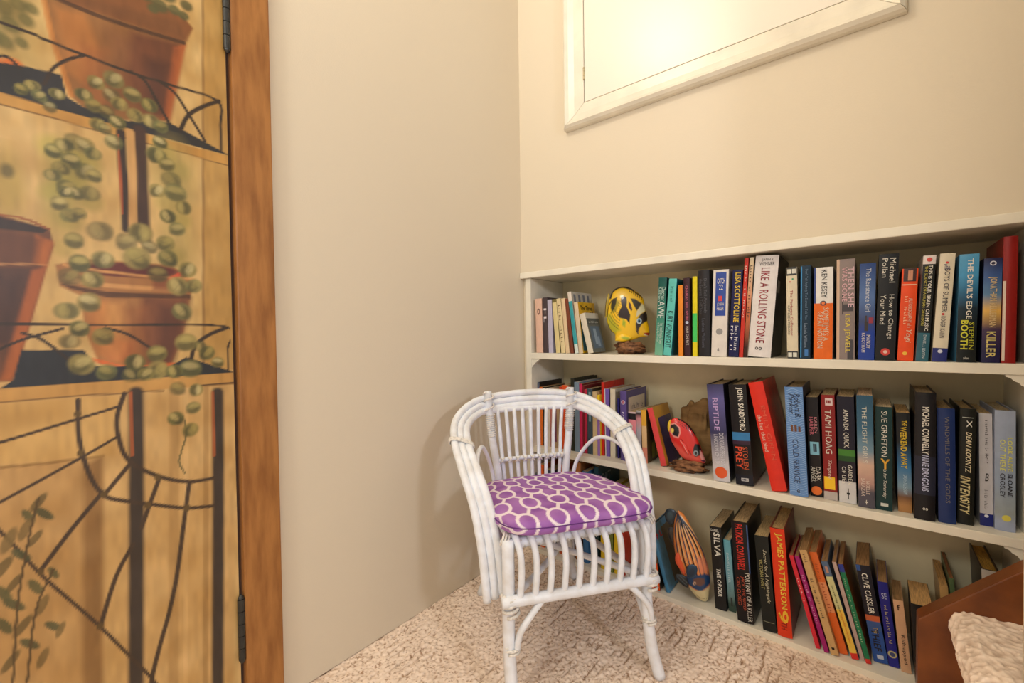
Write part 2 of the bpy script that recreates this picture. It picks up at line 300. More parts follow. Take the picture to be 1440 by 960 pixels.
('p', [(-1.307, 0.8753), (-1.1556, 0.9011), (-1.1108, 0.8927), (-1.1165, 0.8856), (-1.156, 0.8848), (-1.3073, 0.8614)], 0.0015, (44, 34, 28), 0.9),
('l', [(-1.3069, 0.8792), (-1.1556, 0.904), (-1.1093, 0.8929)], 0.003, (150, 90, 50), 1),
('l', [(-1.3084, 0.815), (-1.1571, 0.8376), (-1.1147, 0.8414)], 0.003, (206, 150, 96), 0.8),
('p', [(-1.1234, 0.8825), (-1.1055, 0.8752), (-1.1134, 0.8396), (-1.1271, 0.842)], 0.005, (186, 106, 44), 0.8),
('p', [(-1.3075, 0.8521), (-1.1561, 0.8819), (-1.1167, 0.8786), (-1.1244, 0.8403), (-1.1571, 0.8367), (-1.3083, 0.8173)], 0.0077, (92, 54, 34), 0.6),
('p', [(-1.1575, 0.8193), (-1.1382, 0.8211), (-1.1541, 0.6937), (-1.1606, 0.6845)], 0.0135, (60, 40, 36), 0.5),
('p', [(-1.3117, 0.6743), (-1.161, 0.6691), (-1.1493, 0.6787), (-1.1405, 0.7204), (-1.0781, 0.718), (-1.0662, 0.6937), (-0.9775, 0.6855), (-0.9515, 0.7009), (-0.8779, 0.6694), (-0.878, 0.6654), (-1.1611, 0.6662), (-1.3119, 0.6666)], 0.0015, (40, 42, 48), 1),
('p', [(-1.3118, 0.6681), (-1.161, 0.6682), (-0.8779, 0.6694), (-0.8784, 0.647), (-1.1614, 0.6518), (-1.3122, 0.6496)], 0.0012, (190, 144, 80), 1),
('l', [(-1.3123, 0.6488), (-1.1614, 0.6508), (-1.0781, 0.6496), (-0.9841, 0.6467)], 0.0024, (106, 72, 38), 0.8),
('l', [(-0.9444, 0.6498), (-0.8784, 0.6496)], 0.0032, (70, 48, 34), 1),
('l', [(-1.3097, 0.7578), (-1.159, 0.7568), (-1.052, 0.7555), (-0.89, 0.7538), (-0.8886, 0.7134), (-0.8884, 0.6715)], 0.0034, (54, 40, 30), 1),
('l', [(-1.1723, 0.714), (-1.1402, 0.7342), (-1.0998, 0.75)], 0.0037, (54, 40, 30), 1),
('l', [(-1.1387, 0.7441), (-1.12, 0.7338), (-1.092, 0.7017)], 0.0039, (54, 40, 30), 1),
('l', [(-1.0537, 0.7511), (-1.0272, 0.7409), (-0.9957, 0.7149)], 0.0043, (54, 40, 30), 1),
('l', [(-0.9455, 0.6932), (-0.9376, 0.7213), (-0.9159, 0.7397), (-0.89, 0.7512)], 0.0064, (54, 40, 30), 1),
('l', [(-1.0197, 0.6472), (-1.0227, 0.4779), (-1.0401, -0.2075)], 0.0193, (58, 48, 42), 1),
('l', [(-1.0258, 0.6479), (-1.0264, 0.5477)], 0.0044, (176, 92, 48), 0.7),
('l', [(-0.9062, 0.6343), (-0.9094, 0.4436), (-0.929, -0.3279)], 0.0184, (58, 48, 42), 1),
('l', [(-0.9139, 0.6351), (-0.9143, 0.5224)], 0.005, (176, 92, 48), 0.7),
('l', [(-1.0859, 0.6441), (-1.0864, 0.5879), (-1.0769, 0.5321), (-1.0612, 0.4939), (-1.0375, 0.4778), (-1.0105, 0.4649), (-0.9594, 0.4415), (-0.9174, 0.4319)], 0.0058, (66, 50, 38), 1),
('l', [(-1.0336, 0.6477), (-1.0428, 0.613), (-1.0419, 0.5793), (-1.0301, 0.5394), (-0.9921, 0.5043), (-0.9523, 0.4852), (-0.9163, 0.4818)], 0.0061, (66, 50, 38), 1),
('l', [(-1.3144, 0.5567), (-1.1987, 0.5866), (-1.1627, 0.5959), (-1.1229, 0.6062), (-1.0425, 0.6275)], 0.0042, (66, 50, 38), 1),
('l', [(-1.3177, 0.419), (-1.2008, 0.4947), (-1.1645, 0.515), (-1.128, 0.5341), (-1.0802, 0.5598), (-1.0453, 0.5799)], 0.0042, (66, 50, 38), 1),
('l', [(-1.0627, 0.4988), (-1.0978, 0.453), (-1.1296, 0.4064)], 0.006, (66, 50, 38), 1),
('l', [(-1.31, 0.7439), (-1.2311, 0.5939), (-1.1655, 0.4754), (-1.1297, 0.4013), (-1.1002, 0.348), (-1.0698, 0.2935), (-1.0305, 0.2157), (-1.0081, 0.1703), (-0.9481, 0.0268)], 0.0042, (66, 50, 38), 1),
('l', [(-1.0302, 0.5338), (-1.0595, 0.4957)], 0.0062, (66, 50, 38), 1),
('l', [(-1.0288, 0.4052), (-1.0502, 0.3619), (-1.0698, 0.2935)], 0.0062, (66, 50, 38), 1),
('l', [(-0.9941, 0.4989), (-1.005, 0.4667), (-1.0177, 0.4277)], 0.0064, (66, 50, 38), 1),
('l', [(-0.9524, 0.4815), (-0.9621, 0.4104), (-0.9728, 0.3323), (-0.9849, 0.2735), (-0.9984, 0.2242), (-1.0108, 0.172), (-1.0246, 0.0835)], 0.0067, (66, 50, 38), 1),
('e', -1.0871, 0.6231, 0.0038, 0.0053, 0, (92, 72, 40), 0.4, 1),
('e', -1.0854, 0.5642, 0.0038, 0.0053, 0, (92, 72, 40), 0.4, 1),
('e', -1.0612, 0.495, 0.004, 0.0055, 0, (92, 72, 40), 0.4, 1),
('e', -0.9949, 0.5039, 0.0046, 0.0059, 0, (92, 72, 40), 0.4, 1),
('e', -1.0088, 0.462, 0.0045, 0.0058, 0, (92, 72, 40), 0.4, 1),
('e', -0.9563, 0.4405, 0.005, 0.0061, 0, (92, 72, 40), 0.4, 1),
('e', -1.1297, 0.4043, 0.0034, 0.0051, 0, (92, 72, 40), 0.4, 1),
('e', -1.0698, 0.2945, 0.004, 0.0054, 0, (92, 72, 40), 0.4, 1),
('l', [(-0.9578, 0.5997), (-0.9545, 0.5685), (-0.9622, 0.5393), (-0.9656, 0.5218), (-0.958, 0.5015)], 0.0024, (96, 90, 56), 1),
('e', -1.1294, 0.5041, 0.0049, 0.0136, -35, (104, 86, 50), 0.35, 0.9),
('e', -1.1393, 0.4871, 0.0043, 0.012, 25, (84, 84, 52), 0.35, 0.9),
('e', -1.1243, 0.4861, 0.005, 0.0137, 40, (72, 76, 50), 0.35, 0.9),
('e', -1.143, 0.4693, 0.0053, 0.0149, -20, (120, 98, 58), 0.35, 0.9),
('e', -1.134, 0.4539, 0.0043, 0.012, -35, (104, 86, 50), 0.35, 0.9),
('e', -1.1172, 0.3979, 0.0039, 0.0108, 25, (84, 84, 52), 0.35, 0.9),
('e', -1.1471, 0.4359, 0.0047, 0.0133, 40, (72, 76, 50), 0.35, 0.9),
('e', -1.1582, 0.4601, 0.0061, 0.0175, -20, (120, 98, 58), 0.35, 0.9),
('e', -1.1654, 0.4238, 0.006, 0.0174, -35, (104, 86, 50), 0.35, 0.9),
('e', -1.1349, 0.3853, 0.0049, 0.0136, 25, (84, 84, 52), 0.35, 0.9),
('e', -1.1552, 0.3699, 0.0051, 0.0147, 40, (72, 76, 50), 0.35, 0.9),
('e', -1.1287, 0.3568, 0.0049, 0.0137, -20, (120, 98, 58), 0.35, 0.9),
('e', -1.1481, 0.3363, 0.0052, 0.0148, -35, (104, 86, 50), 0.35, 0.9),
('e', -1.1647, 0.3452, 0.005, 0.0145, 25, (84, 84, 52), 0.35, 0.9),
('e', -1.119, 0.3208, 0.0045, 0.0123, 40, (72, 76, 50), 0.35, 0.9),
('e', -1.112, 0.3118, 0.004, 0.0109, -20, (120, 98, 58), 0.35, 0.9),
('e', -1.1545, 0.3993, 0.0046, 0.0132, -35, (104, 86, 50), 0.35, 0.9),
('e', -1.1643, 0.3891, 0.005, 0.0145, 25, (84, 84, 52), 0.35, 0.9),
('e', -1.1421, 0.3078, 0.0048, 0.0135, 40, (72, 76, 50), 0.35, 0.9),
('e', -1.1304, 0.2807, 0.0049, 0.0137, -20, (120, 98, 58), 0.35, 0.9),
('e', -1.1602, 0.2933, 0.0051, 0.0146, -35, (104, 86, 50), 0.35, 0.9),
('e', -1.1802, 0.3727, 0.0067, 0.0199, 25, (84, 84, 52), 0.35, 0.9),
('e', -1.1848, 0.4322, 0.0066, 0.0198, 40, (72, 76, 50), 0.35, 0.9),
('e', -1.1928, 0.3413, 0.0065, 0.0196, -20, (120, 98, 58), 0.35, 0.9),
('l', [(-1.1293, 0.5101), (-1.1401, 0.4532), (-1.152, 0.3683), (-1.1589, 0.2628)], 0.0026, (84, 66, 40), 1),
('l', [(-1.1171, 0.403), (-1.1357, 0.3501), (-1.146, 0.2546)], 0.0027, (84, 66, 40), 1),
('e', -1.0693, 1.1003, 0.0092, 0.0101, 90, (104, 100, 54), 0.3, 0.95),
('e', -1.0721, 1.0992, 0.0078, 0.0053, 90, (66, 64, 38), 0.6, 0.7124999999999999),
('e', -1.067, 1.1013, 0.0065, 0.0041, 90, (190, 172, 112), 0.7, 0.7124999999999999),
('l', [(-1.0692, 1.1054), (-1.0694, 1.0953)], 0.0018, (70, 64, 38), 0.209),
('e', -1.0595, 1.0884, 0.0094, 0.0102, 23, (126, 116, 62), 0.3, 0.85),
('e', -1.0607, 1.0844, 0.008, 0.0054, 23, (66, 64, 38), 0.6, 0.6375),
('e', -1.0585, 1.0917, 0.0066, 0.0041, 23, (164, 148, 84), 0.7, 0.6375),
('l', [(-1.0663, 1.0877), (-1.0526, 1.0891)], 0.0018, (70, 64, 38), 0.187),
('e', -1.0381, 1.112, 0.011, 0.0117, -44, (84, 84, 48), 0.3, 0.6),
('e', -1.0359, 1.1098, 0.0094, 0.0061, -44, (66, 64, 38), 0.6, 0.44999999999999996),
('e', -1.0399, 1.1139, 0.0076, 0.0047, -44, (200, 184, 132), 0.7, 0.44999999999999996),
('l', [(-1.0444, 1.1055), (-1.0316, 1.1187)], 0.0019, (70, 64, 38), 0.132),
('e', -1.0291, 1.1024, 0.0101, 0.0106, 69, (140, 126, 72), 0.3, 0.9),
('e', -1.032, 1.0999, 0.0085, 0.0055, 69, (66, 64, 38), 0.6, 0.675),
('e', -1.0268, 1.1046, 0.0071, 0.0043, 69, (176, 160, 96), 0.7, 0.675),
('l', [(-1.0319, 1.1062), (-1.0264, 1.0986)], 0.0019, (70, 64, 38), 0.198),
('e', -1.0133, 1.1233, 0.0116, 0.012, 2, (112, 112, 66), 0.3, 0.75),
('e', -1.0135, 1.1188, 0.0099, 0.0063, 2, (66, 64, 38), 0.6, 0.5625),
('e', -1.0131, 1.1271, 0.0081, 0.0048, 2, (190, 172, 112), 0.7, 0.5625),
('l', [(-1.0224, 1.1197), (-1.0039, 1.1269)], 0.0019, (70, 64, 38), 0.165),
('e', -0.9921, 1.1147, 0.0109, 0.011, -65, (104, 100, 54), 0.3, 0.95),
('e', -0.9891, 1.1141, 0.0094, 0.0058, -65, (66, 64, 38), 0.6, 0.7124999999999999),
('e', -0.9945, 1.1152, 0.0076, 0.0044, -65, (164, 148, 84), 0.7, 0.7124999999999999),
('l', [(-0.9959, 1.1083), (-0.9883, 1.1212)], 0.002, (70, 64, 38), 0.209),
('e', -1.0555, 1.1242, 0.0095, 0.0103, 48, (126, 116, 62), 0.3, 0.85),
('e', -1.0577, 1.1207, 0.008, 0.0054, 48, (66, 64, 38), 0.6, 0.6375),
('e', -1.0537, 1.1271, 0.0067, 0.0041, 48, (200, 184, 132), 0.7, 0.6375),
('l', [(-1.0605, 1.1258), (-1.0505, 1.1225)], 0.0018, (70, 64, 38), 0.187),
('e', -1.0444, 1.0845, 0.0097, 0.0104, -19, (84, 84, 48), 0.3, 0.6),
('e', -1.0436, 1.0811, 0.0083, 0.0055, -19, (66, 64, 38), 0.6, 0.44999999999999996),
('e', -1.0451, 1.0873, 0.0068, 0.0042, -19, (176, 160, 96), 0.7, 0.44999999999999996),
('l', [(-1.0518, 1.08), (-1.037, 1.089)], 0.0018, (70, 64, 38), 0.132),
('e', -0.9908, 1.0899, 0.011, 0.0111, -86, (140, 126, 72), 0.3, 0.9),
('e', -0.9875, 1.0908, 0.0094, 0.0058, -86, (66, 64, 38), 0.6, 0.675),
('e', -0.9935, 1.0891, 0.0076, 0.0044, -86, (190, 172, 112), 0.7, 0.675),
('l', [(-0.9916, 1.0841), (-0.9901, 1.0956)], 0.002, (70, 64, 38), 0.198),
('e', -0.9779, 1.0852, 0.01, 0.01, 27, (112, 112, 66), 0.3, 0.75),
('e', -0.9794, 1.0814, 0.0085, 0.0052, 27, (66, 64, 38), 0.6, 0.5625),
('e', -0.9767, 1.0884, 0.007, 0.004, 27, (164, 148, 84), 0.7, 0.5625),
('l', [(-0.985, 1.0849), (-0.9708, 1.0855)], 0.002, (70, 64, 38), 0.165),
('e', -1.0323, 1.0725, 0.01, 0.0106, -40, (104, 100, 54), 0.3, 0.95),
('e', -1.0305, 1.0702, 0.0085, 0.0056, -40, (66, 64, 38), 0.6, 0.7124999999999999),
('e', -1.0339, 1.0745, 0.007, 0.0042, -40, (200, 184, 132), 0.7, 0.7124999999999999),
('l', [(-1.0385, 1.067), (-1.0261, 1.0782)], 0.0019, (70, 64, 38), 0.209),
('e', -1.0546, 1.0613, 0.0095, 0.0103, 73, (126, 116, 62), 0.3, 0.85),
('e', -1.0574, 1.0592, 0.008, 0.0054, 73, (66, 64, 38), 0.6, 0.6375),
('e', -1.0523, 1.063, 0.0067, 0.0041, 73, (176, 160, 96), 0.7, 0.6375),
('l', [(-1.0567, 1.0654), (-1.0525, 1.0571)], 0.0018, (70, 64, 38), 0.187),
('e', -1.0467, 1.0576, 0.0086, 0.0093, 6, (84, 84, 48), 0.3, 0.6),
('e', -1.047, 1.0541, 0.0073, 0.0049, 6, (66, 64, 38), 0.6, 0.44999999999999996),
('e', -1.0464, 1.0606, 0.006, 0.0037, 6, (190, 172, 112), 0.7, 0.44999999999999996),
('l', [(-1.0535, 1.0557), (-1.0398, 1.0595)], 0.0018, (70, 64, 38), 0.132),
('e', -1.0105, 1.0917, 0.0105, 0.0108, -61, (140, 126, 72), 0.3, 0.9),
('e', -1.0078, 1.0908, 0.009, 0.0057, -61, (66, 64, 38), 0.6, 0.675),
('e', -1.0127, 1.0925, 0.0073, 0.0043, -61, (164, 148, 84), 0.7, 0.675),
('l', [(-1.0147, 1.0855), (-1.0063, 1.098)], 0.0019, (70, 64, 38), 0.198),
('e', -1.035, 1.1374, 0.0121, 0.0129, 52, (112, 112, 66), 0.3, 0.75),
('e', -1.0379, 1.1332, 0.0103, 0.0067, 52, (66, 64, 38), 0.6, 0.5625),
('e', -1.0326, 1.1409, 0.0085, 0.0052, 52, (200, 184, 132), 0.7, 0.5625),
('l', [(-1.0408, 1.1398), (-1.0291, 1.1349)], 0.0019, (70, 64, 38), 0.165),
('e', -1.1032, 1.0063, 0.0094, 0.0108, -15, (104, 100, 54), 0.3, 0.95),
('e', -1.1026, 1.0026, 0.008, 0.0057, -15, (66, 64, 38), 0.6, 0.7124999999999999),
('e', -1.1037, 1.0094, 0.0066, 0.0043, -15, (176, 160, 96), 0.7, 0.7124999999999999),
('l', [(-1.1105, 1.0027), (-1.0958, 1.01)], 0.0017, (70, 64, 38), 0.209),
('e', -1.0921, 1.018, 0.0097, 0.011, -82, (126, 116, 62), 0.3, 0.85),
('e', -1.0893, 1.0184, 0.0083, 0.0058, -82, (66, 64, 38), 0.6, 0.6375),
('e', -1.0945, 1.0177, 0.0067, 0.0044, -82, (190, 172, 112), 0.7, 0.6375),
('l', [(-1.0933, 1.0122), (-1.0909, 1.0238)], 0.0018, (70, 64, 38), 0.187),
('e', -1.0809, 1.0269, 0.011, 0.0122, 31, (84, 84, 48), 0.3, 0.6),
('e', -1.0826, 1.0224, 0.0093, 0.0064, 31, (66, 64, 38), 0.6, 0.44999999999999996),
('e', -1.0794, 1.0306, 0.0077, 0.0049, 31, (164, 148, 84), 0.7, 0.44999999999999996),
('l', [(-1.0882, 1.0275), (-1.0733, 1.0262)], 0.0018, (70, 64, 38), 0.132),
('e', -1.0703, 1.024, 0.0112, 0.0124, -36, (140, 126, 72), 0.3, 0.9),
('e', -1.0684, 1.0208, 0.0096, 0.0065, -36, (66, 64, 38), 0.6, 0.675),
('e', -1.0719, 1.0266, 0.0078, 0.0049, -36, (200, 184, 132), 0.7, 0.675),
('l', [(-1.0776, 1.018), (-1.0629, 1.03)], 0.0018, (70, 64, 38), 0.198),
('e', -1.0612, 1.0151, 0.0094, 0.0102, 77, (112, 112, 66), 0.3, 0.75),
('e', -1.0639, 1.0134, 0.0079, 0.0054, 77, (66, 64, 38), 0.6, 0.5625),
('e', -1.0589, 1.0165, 0.0066, 0.0041, 77, (176, 160, 96), 0.7, 0.5625),
('l', [(-1.0628, 1.0196), (-1.0596, 1.0106)], 0.0018, (70, 64, 38), 0.165),
('e', -1.0853, 0.9973, 0.0108, 0.0122, 10, (104, 100, 54), 0.3, 0.95),
('e', -1.0859, 0.9927, 0.0092, 0.0064, 10, (66, 64, 38), 0.6, 0.7124999999999999),
('e', -1.0847, 1.0012, 0.0076, 0.0049, 10, (190, 172, 112), 0.7, 0.7124999999999999),
('l', [(-1.0937, 0.9959), (-1.0766, 0.9988)], 0.0018, (70, 64, 38), 0.209),
('e', -1.0958, 0.984, 0.0096, 0.0109, -57, (126, 116, 62), 0.3, 0.85),
('e', -1.0935, 0.9824, 0.0082, 0.0058, -57, (66, 64, 38), 0.6, 0.6375),
('e', -1.0978, 0.9852, 0.0067, 0.0044, -57, (164, 148, 84), 0.7, 0.6375),
('l', [(-1.1001, 0.9782), (-1.0915, 0.9897)], 0.0017, (70, 64, 38), 0.187),
('e', -1.0704, 0.9858, 0.0123, 0.0135, 56, (84, 84, 48), 0.3, 0.6),
('e', -1.0735, 0.9822, 0.0103, 0.0071, 56, (66, 64, 38), 0.6, 0.44999999999999996),
('e', -1.0678, 0.9889, 0.0086, 0.0054, 56, (200, 184, 132), 0.7, 0.44999999999999996),
('l', [(-1.0757, 0.9899), (-1.065, 0.9817)], 0.0018, (70, 64, 38), 0.132),
('e', -1.0612, 0.9819, 0.0094, 0.0103, -11, (140, 126, 72), 0.3, 0.9),
('e', -1.0607, 0.9783, 0.008, 0.0054, -11, (66, 64, 38), 0.6, 0.675),
('e', -1.0615, 0.985, 0.0066, 0.0041, -11, (176, 160, 96), 0.7, 0.675),
('l', [(-1.0685, 0.979), (-1.0537, 0.9849)], 0.0018, (70, 64, 38), 0.198),
('e', -1.1047, 0.9713, 0.0085, 0.0097, -78, (112, 112, 66), 0.3, 0.75),
('e', -1.1022, 0.9712, 0.0072, 0.0051, -78, (66, 64, 38), 0.6, 0.5625),
('e', -1.1068, 0.9713, 0.0059, 0.0039, -78, (190, 172, 112), 0.7, 0.5625),
('l', [(-1.1062, 0.9661), (-1.1032, 0.9764)], 0.0017, (70, 64, 38), 0.165),
('e', -1.0906, 0.9564, 0.0107, 0.0121, 35, (104, 100, 54), 0.3, 0.95),
('e', -1.0926, 0.9523, 0.0091, 0.0063, 35, (66, 64, 38), 0.6, 0.7124999999999999),
('e', -1.089, 0.9599, 0.0075, 0.0049, 35, (164, 148, 84), 0.7, 0.7124999999999999),
('l', [(-1.0975, 0.9581), (-1.0836, 0.9547)], 0.0017, (70, 64, 38), 0.209),
('e', -1.0819, 0.9502, 0.009, 0.01, -32, (126, 116, 62), 0.3, 0.85),
('e', -1.0805, 0.9474, 0.0076, 0.0053, -32, (66, 64, 38), 0.6, 0.6375),
('e', -1.083, 0.9526, 0.0063, 0.004, -32, (200, 184, 132), 0.7, 0.6375),
('l', [(-1.088, 0.9462), (-1.0757, 0.9543)], 0.0018, (70, 64, 38), 0.187),
('e', -1.0665, 0.9539, 0.0114, 0.0125, 81, (84, 84, 48), 0.3, 0.6),
('e', -1.0699, 0.9523, 0.0096, 0.0065, 81, (66, 64, 38), 0.6, 0.44999999999999996),
('e', -1.0637, 0.9551, 0.008, 0.005, 81, (176, 160, 96), 0.7, 0.44999999999999996),
('l', [(-1.0678, 0.9597), (-1.0652, 0.948)], 0.0018, (70, 64, 38), 0.132),
('e', -1.0985, 0.9319, 0.0096, 0.0109, 14, (140, 126, 72), 0.3, 0.9),
('e', -1.0993, 0.9278, 0.0081, 0.0057, 14, (66, 64, 38), 0.6, 0.675),
('e', -1.0978, 0.9353, 0.0067, 0.0044, 14, (190, 172, 112), 0.7, 0.675),
('l', [(-1.1058, 0.9316), (-1.091, 0.9322)], 0.0017, (70, 64, 38), 0.198),
('e', -1.0886, 0.9164, 0.0098, 0.0111, -53, (112, 112, 66), 0.3, 0.75),
('e', -1.0863, 0.9143, 0.0084, 0.0058, -53, (66, 64, 38), 0.6, 0.5625),
('e', -1.0905, 0.9181, 0.0068, 0.0044, -53, (164, 148, 84), 0.7, 0.5625),
('l', [(-1.0934, 0.9111), (-1.0837, 0.9217)], 0.0018, (70, 64, 38), 0.165),
('e', -1.0915, 0.95, 0.0078, 0.0088, 60, (104, 100, 54), 0.3, 0.95),
('e', -1.0936, 0.9479, 0.0066, 0.0046, 60, (66, 64, 38), 0.6, 0.7124999999999999),
('e', -1.0898, 0.9518, 0.0055, 0.0035, 60, (200, 184, 132), 0.7, 0.7124999999999999),
('l', [(-1.0945, 0.9531), (-1.0885, 0.9469)], 0.0018, (70, 64, 38), 0.209),
('e', -1.085, 0.8804, 0.0109, 0.0122, -7, (126, 116, 62), 0.3, 0.85),
('e', -1.0847, 0.876, 0.0093, 0.0064, -7, (66, 64, 38), 0.6, 0.6375),
('e', -1.0852, 0.8842, 0.0076, 0.0049, -7, (176, 160, 96), 0.7, 0.6375),
('l', [(-1.0935, 0.8784), (-1.0762, 0.8826)], 0.0018, (70, 64, 38), 0.187),
('e', -1.0559, 0.899, 0.0148, 0.0161, -74, (84, 84, 48), 0.3, 0.6),
('e', -1.0517, 0.8981, 0.0127, 0.0085, -74, (66, 64, 38), 0.6, 0.44999999999999996),
('e', -1.0594, 0.8998, 0.0103, 0.0064, -74, (190, 172, 112), 0.7, 0.44999999999999996),
('l', [(-1.0594, 0.8908), (-1.0525, 0.9074)], 0.0018, (70, 64, 38), 0.132),
('e', -1.078, 0.9216, 0.008, 0.009, 39, (140, 126, 72), 0.3, 0.9),
('e', -1.0796, 0.9187, 0.0068, 0.0047, 39, (66, 64, 38), 0.6, 0.675),
('e', -1.0767, 0.9241, 0.0056, 0.0036, 39, (164, 148, 84), 0.7, 0.675),
('l', [(-1.0829, 0.9234), (-1.073, 0.9198)], 0.0018, (70, 64, 38), 0.198),
('e', -1.0372, 1.0401, 0.011, 0.0117, -28, (112, 112, 66), 0.3, 0.75),
('e', -1.0358, 1.0367, 0.0094, 0.0062, -28, (66, 64, 38), 0.6, 0.5625),
('e', -1.0385, 1.0429, 0.0077, 0.0047, -28, (200, 184, 132), 0.7, 0.5625),
('l', [(-1.045, 1.0348), (-1.0293, 1.0454)], 0.0019, (70, 64, 38), 0.165),
('e', -0.9847, 1.0363, 0.0136, 0.0136, 85, (104, 100, 54), 0.3, 0.95),
('e', -0.9887, 1.0346, 0.0115, 0.0071, 85, (66, 64, 38), 0.6, 0.7124999999999999),
('e', -0.9812, 1.0377, 0.0096, 0.0055, 85, (176, 160, 96), 0.7, 0.7124999999999999),
('l', [(-0.9854, 1.0428), (-0.9839, 1.0298)], 0.002, (70, 64, 38), 0.209),
('e', -0.9707, 1.0251, 0.0115, 0.0113, 18, (126, 116, 62), 0.3, 0.85),
('e', -0.9719, 1.0208, 0.0097, 0.0059, 18, (66, 64, 38), 0.6, 0.6375),
('e', -0.9698, 1.0288, 0.008, 0.0045, 18, (190, 172, 112), 0.7, 0.6375),
('l', [(-0.9793, 1.0244), (-0.962, 1.0259)], 0.002, (70, 64, 38), 0.187),
('e', -0.9655, 1.0005, 0.0142, 0.0139, -49, (84, 84, 48), 0.3, 0.6),
('e', -0.9624, 0.9979, 0.0121, 0.0073, -49, (66, 64, 38), 0.6, 0.44999999999999996),
('e', -0.9681, 1.0026, 0.0099, 0.0056, -49, (164, 148, 84), 0.7, 0.44999999999999996),
('l', [(-0.973, 0.9933), (-0.9579, 1.0077)], 0.002, (70, 64, 38), 0.132),
('e', -0.9851, 0.9779, 0.0111, 0.0112, 64, (140, 126, 72), 0.3, 0.9),
('e', -0.9881, 0.9753, 0.0094, 0.0058, 64, (66, 64, 38), 0.6, 0.675),
('e', -0.9825, 0.98, 0.0078, 0.0045, 64, (200, 184, 132), 0.7, 0.675),
('l', [(-0.9888, 0.9819), (-0.9812, 0.9738)], 0.002, (70, 64, 38), 0.198),
('e', -0.9601, 0.9803, 0.0157, 0.0153, -3, (112, 112, 66), 0.3, 0.75),
('e', -0.96, 0.9746, 0.0133, 0.008, -3, (66, 64, 38), 0.6, 0.5625),
('e', -0.9602, 0.985, 0.011, 0.0061, -3, (176, 160, 96), 0.7, 0.5625),
('l', [(-0.9725, 0.977), (-0.9474, 0.9837)], 0.002, (70, 64, 38), 0.165),
('e', -0.9717, 0.9384, 0.0115, 0.0113, -70, (104, 100, 54), 0.3, 0.95),
('e', -0.9685, 0.9376, 0.0098, 0.006, -70, (66, 64, 38), 0.6, 0.7124999999999999),
('e', -0.9744, 0.9391, 0.008, 0.0045, -70, (190, 172, 112), 0.7, 0.7124999999999999),
('l', [(-0.975, 0.9325), (-0.9685, 0.9444)], 0.002, (70, 64, 38), 0.209),
('e', -0.9757, 0.8927, 0.0127, 0.0126, 43, (126, 116, 62), 0.3, 0.85),
('e', -0.9783, 0.8888, 0.0107, 0.0066, 43, (66, 64, 38), 0.6, 0.6375),
('e', -0.9734, 0.8959, 0.0089, 0.005, 43, (164, 148, 84), 0.7, 0.6375),
('l', [(-0.9829, 0.8958), (-0.9683, 0.8895)], 0.002, (70, 64, 38), 0.187),
('e', -0.9973, 0.8836, 0.0109, 0.011, -24, (84, 84, 48), 0.3, 0.6),
('e', -0.9961, 0.88, 0.0093, 0.0058, -24, (66, 64, 38), 0.6, 0.44999999999999996),
('e', -0.9984, 0.8866, 0.0076, 0.0044, -24, (200, 184, 132), 0.7, 0.44999999999999996),
('l', [(-1.0053, 0.8802), (-0.9893, 0.887)], 0.0019, (70, 64, 38), 0.132),
('e', -1.0077, 0.905, 0.0154, 0.0158, 89, (140, 126, 72), 0.3, 0.9),
('e', -1.0123, 0.9041, 0.0129, 0.0082, 89, (66, 64, 38), 0.6, 0.675),
('e', -1.0038, 0.9058, 0.0108, 0.0063, 89, (176, 160, 96), 0.7, 0.675),
('l', [(-1.0077, 0.9129), (-1.0076, 0.8972)], 0.0019, (70, 64, 38), 0.198),
('e', -0.9595, 0.9192, 0.0118, 0.0115, 22, (112, 112, 66), 0.3, 0.75),
('e', -0.9609, 0.9149, 0.01, 0.006, 22, (66, 64, 38), 0.6, 0.5625),
('e', -0.9583, 0.9227, 0.0083, 0.0046, 22, (190, 172, 112), 0.7, 0.5625),
('l', [(-0.9681, 0.9198), (-0.9508, 0.9185)], 0.002, (70, 64, 38), 0.165),
('e', -0.9733, 0.868, 0.014, 0.0139, -45, (104, 100, 54), 0.3, 0.95),
('e', -0.9705, 0.8647, 0.012, 0.0073, -45, (66, 64, 38), 0.6, 0.7124999999999999),
('e', -0.9757, 0.8708, 0.0097, 0.0055, -45, (164, 148, 84), 0.7, 0.7124999999999999),
('l', [(-0.9813, 0.8622), (-0.9653, 0.874)], 0.002, (70, 64, 38), 0.209),
('e', -0.946, 0.8518, 0.0135, 0.013, 68, (126, 116, 62), 0.3, 0.85),
('e', -0.9498, 0.8496, 0.0114, 0.0068, 68, (66, 64, 38), 0.6, 0.6375),
('e', -0.9428, 0.8537, 0.0095, 0.0052, 68, (200, 184, 132), 0.7, 0.6375),
('l', [(-0.9499, 0.8574), (-0.9421, 0.8462)], 0.0021, (70, 64, 38), 0.187),
('e', -0.9872, 0.8405, 0.0136, 0.0137, 1, (84, 84, 48), 0.3, 0.6),
('e', -0.9874, 0.8354, 0.0116, 0.0072, 1, (66, 64, 38), 0.6, 0.44999999999999996),
('e', -0.9871, 0.8448, 0.0095, 0.0055, 1, (176, 160, 96), 0.7, 0.44999999999999996),
('l', [(-0.998, 0.8396), (-0.9762, 0.8415)], 0.002, (70, 64, 38), 0.132),
('e', -0.9607, 0.8225, 0.0157, 0.0153, -66, (140, 126, 72), 0.3, 0.9),
('e', -0.9565, 0.8205, 0.0135, 0.0081, -66, (66, 64, 38), 0.6, 0.675),
('e', -0.9643, 0.8242, 0.0109, 0.0061, -66, (190, 172, 112), 0.7, 0.675),
('l', [(-0.966, 0.8152), (-0.9554, 0.83)], 0.002, (70, 64, 38), 0.198),
('e', -0.9374, 0.8243, 0.0123, 0.0118, 47, (112, 112, 66), 0.3, 0.75),
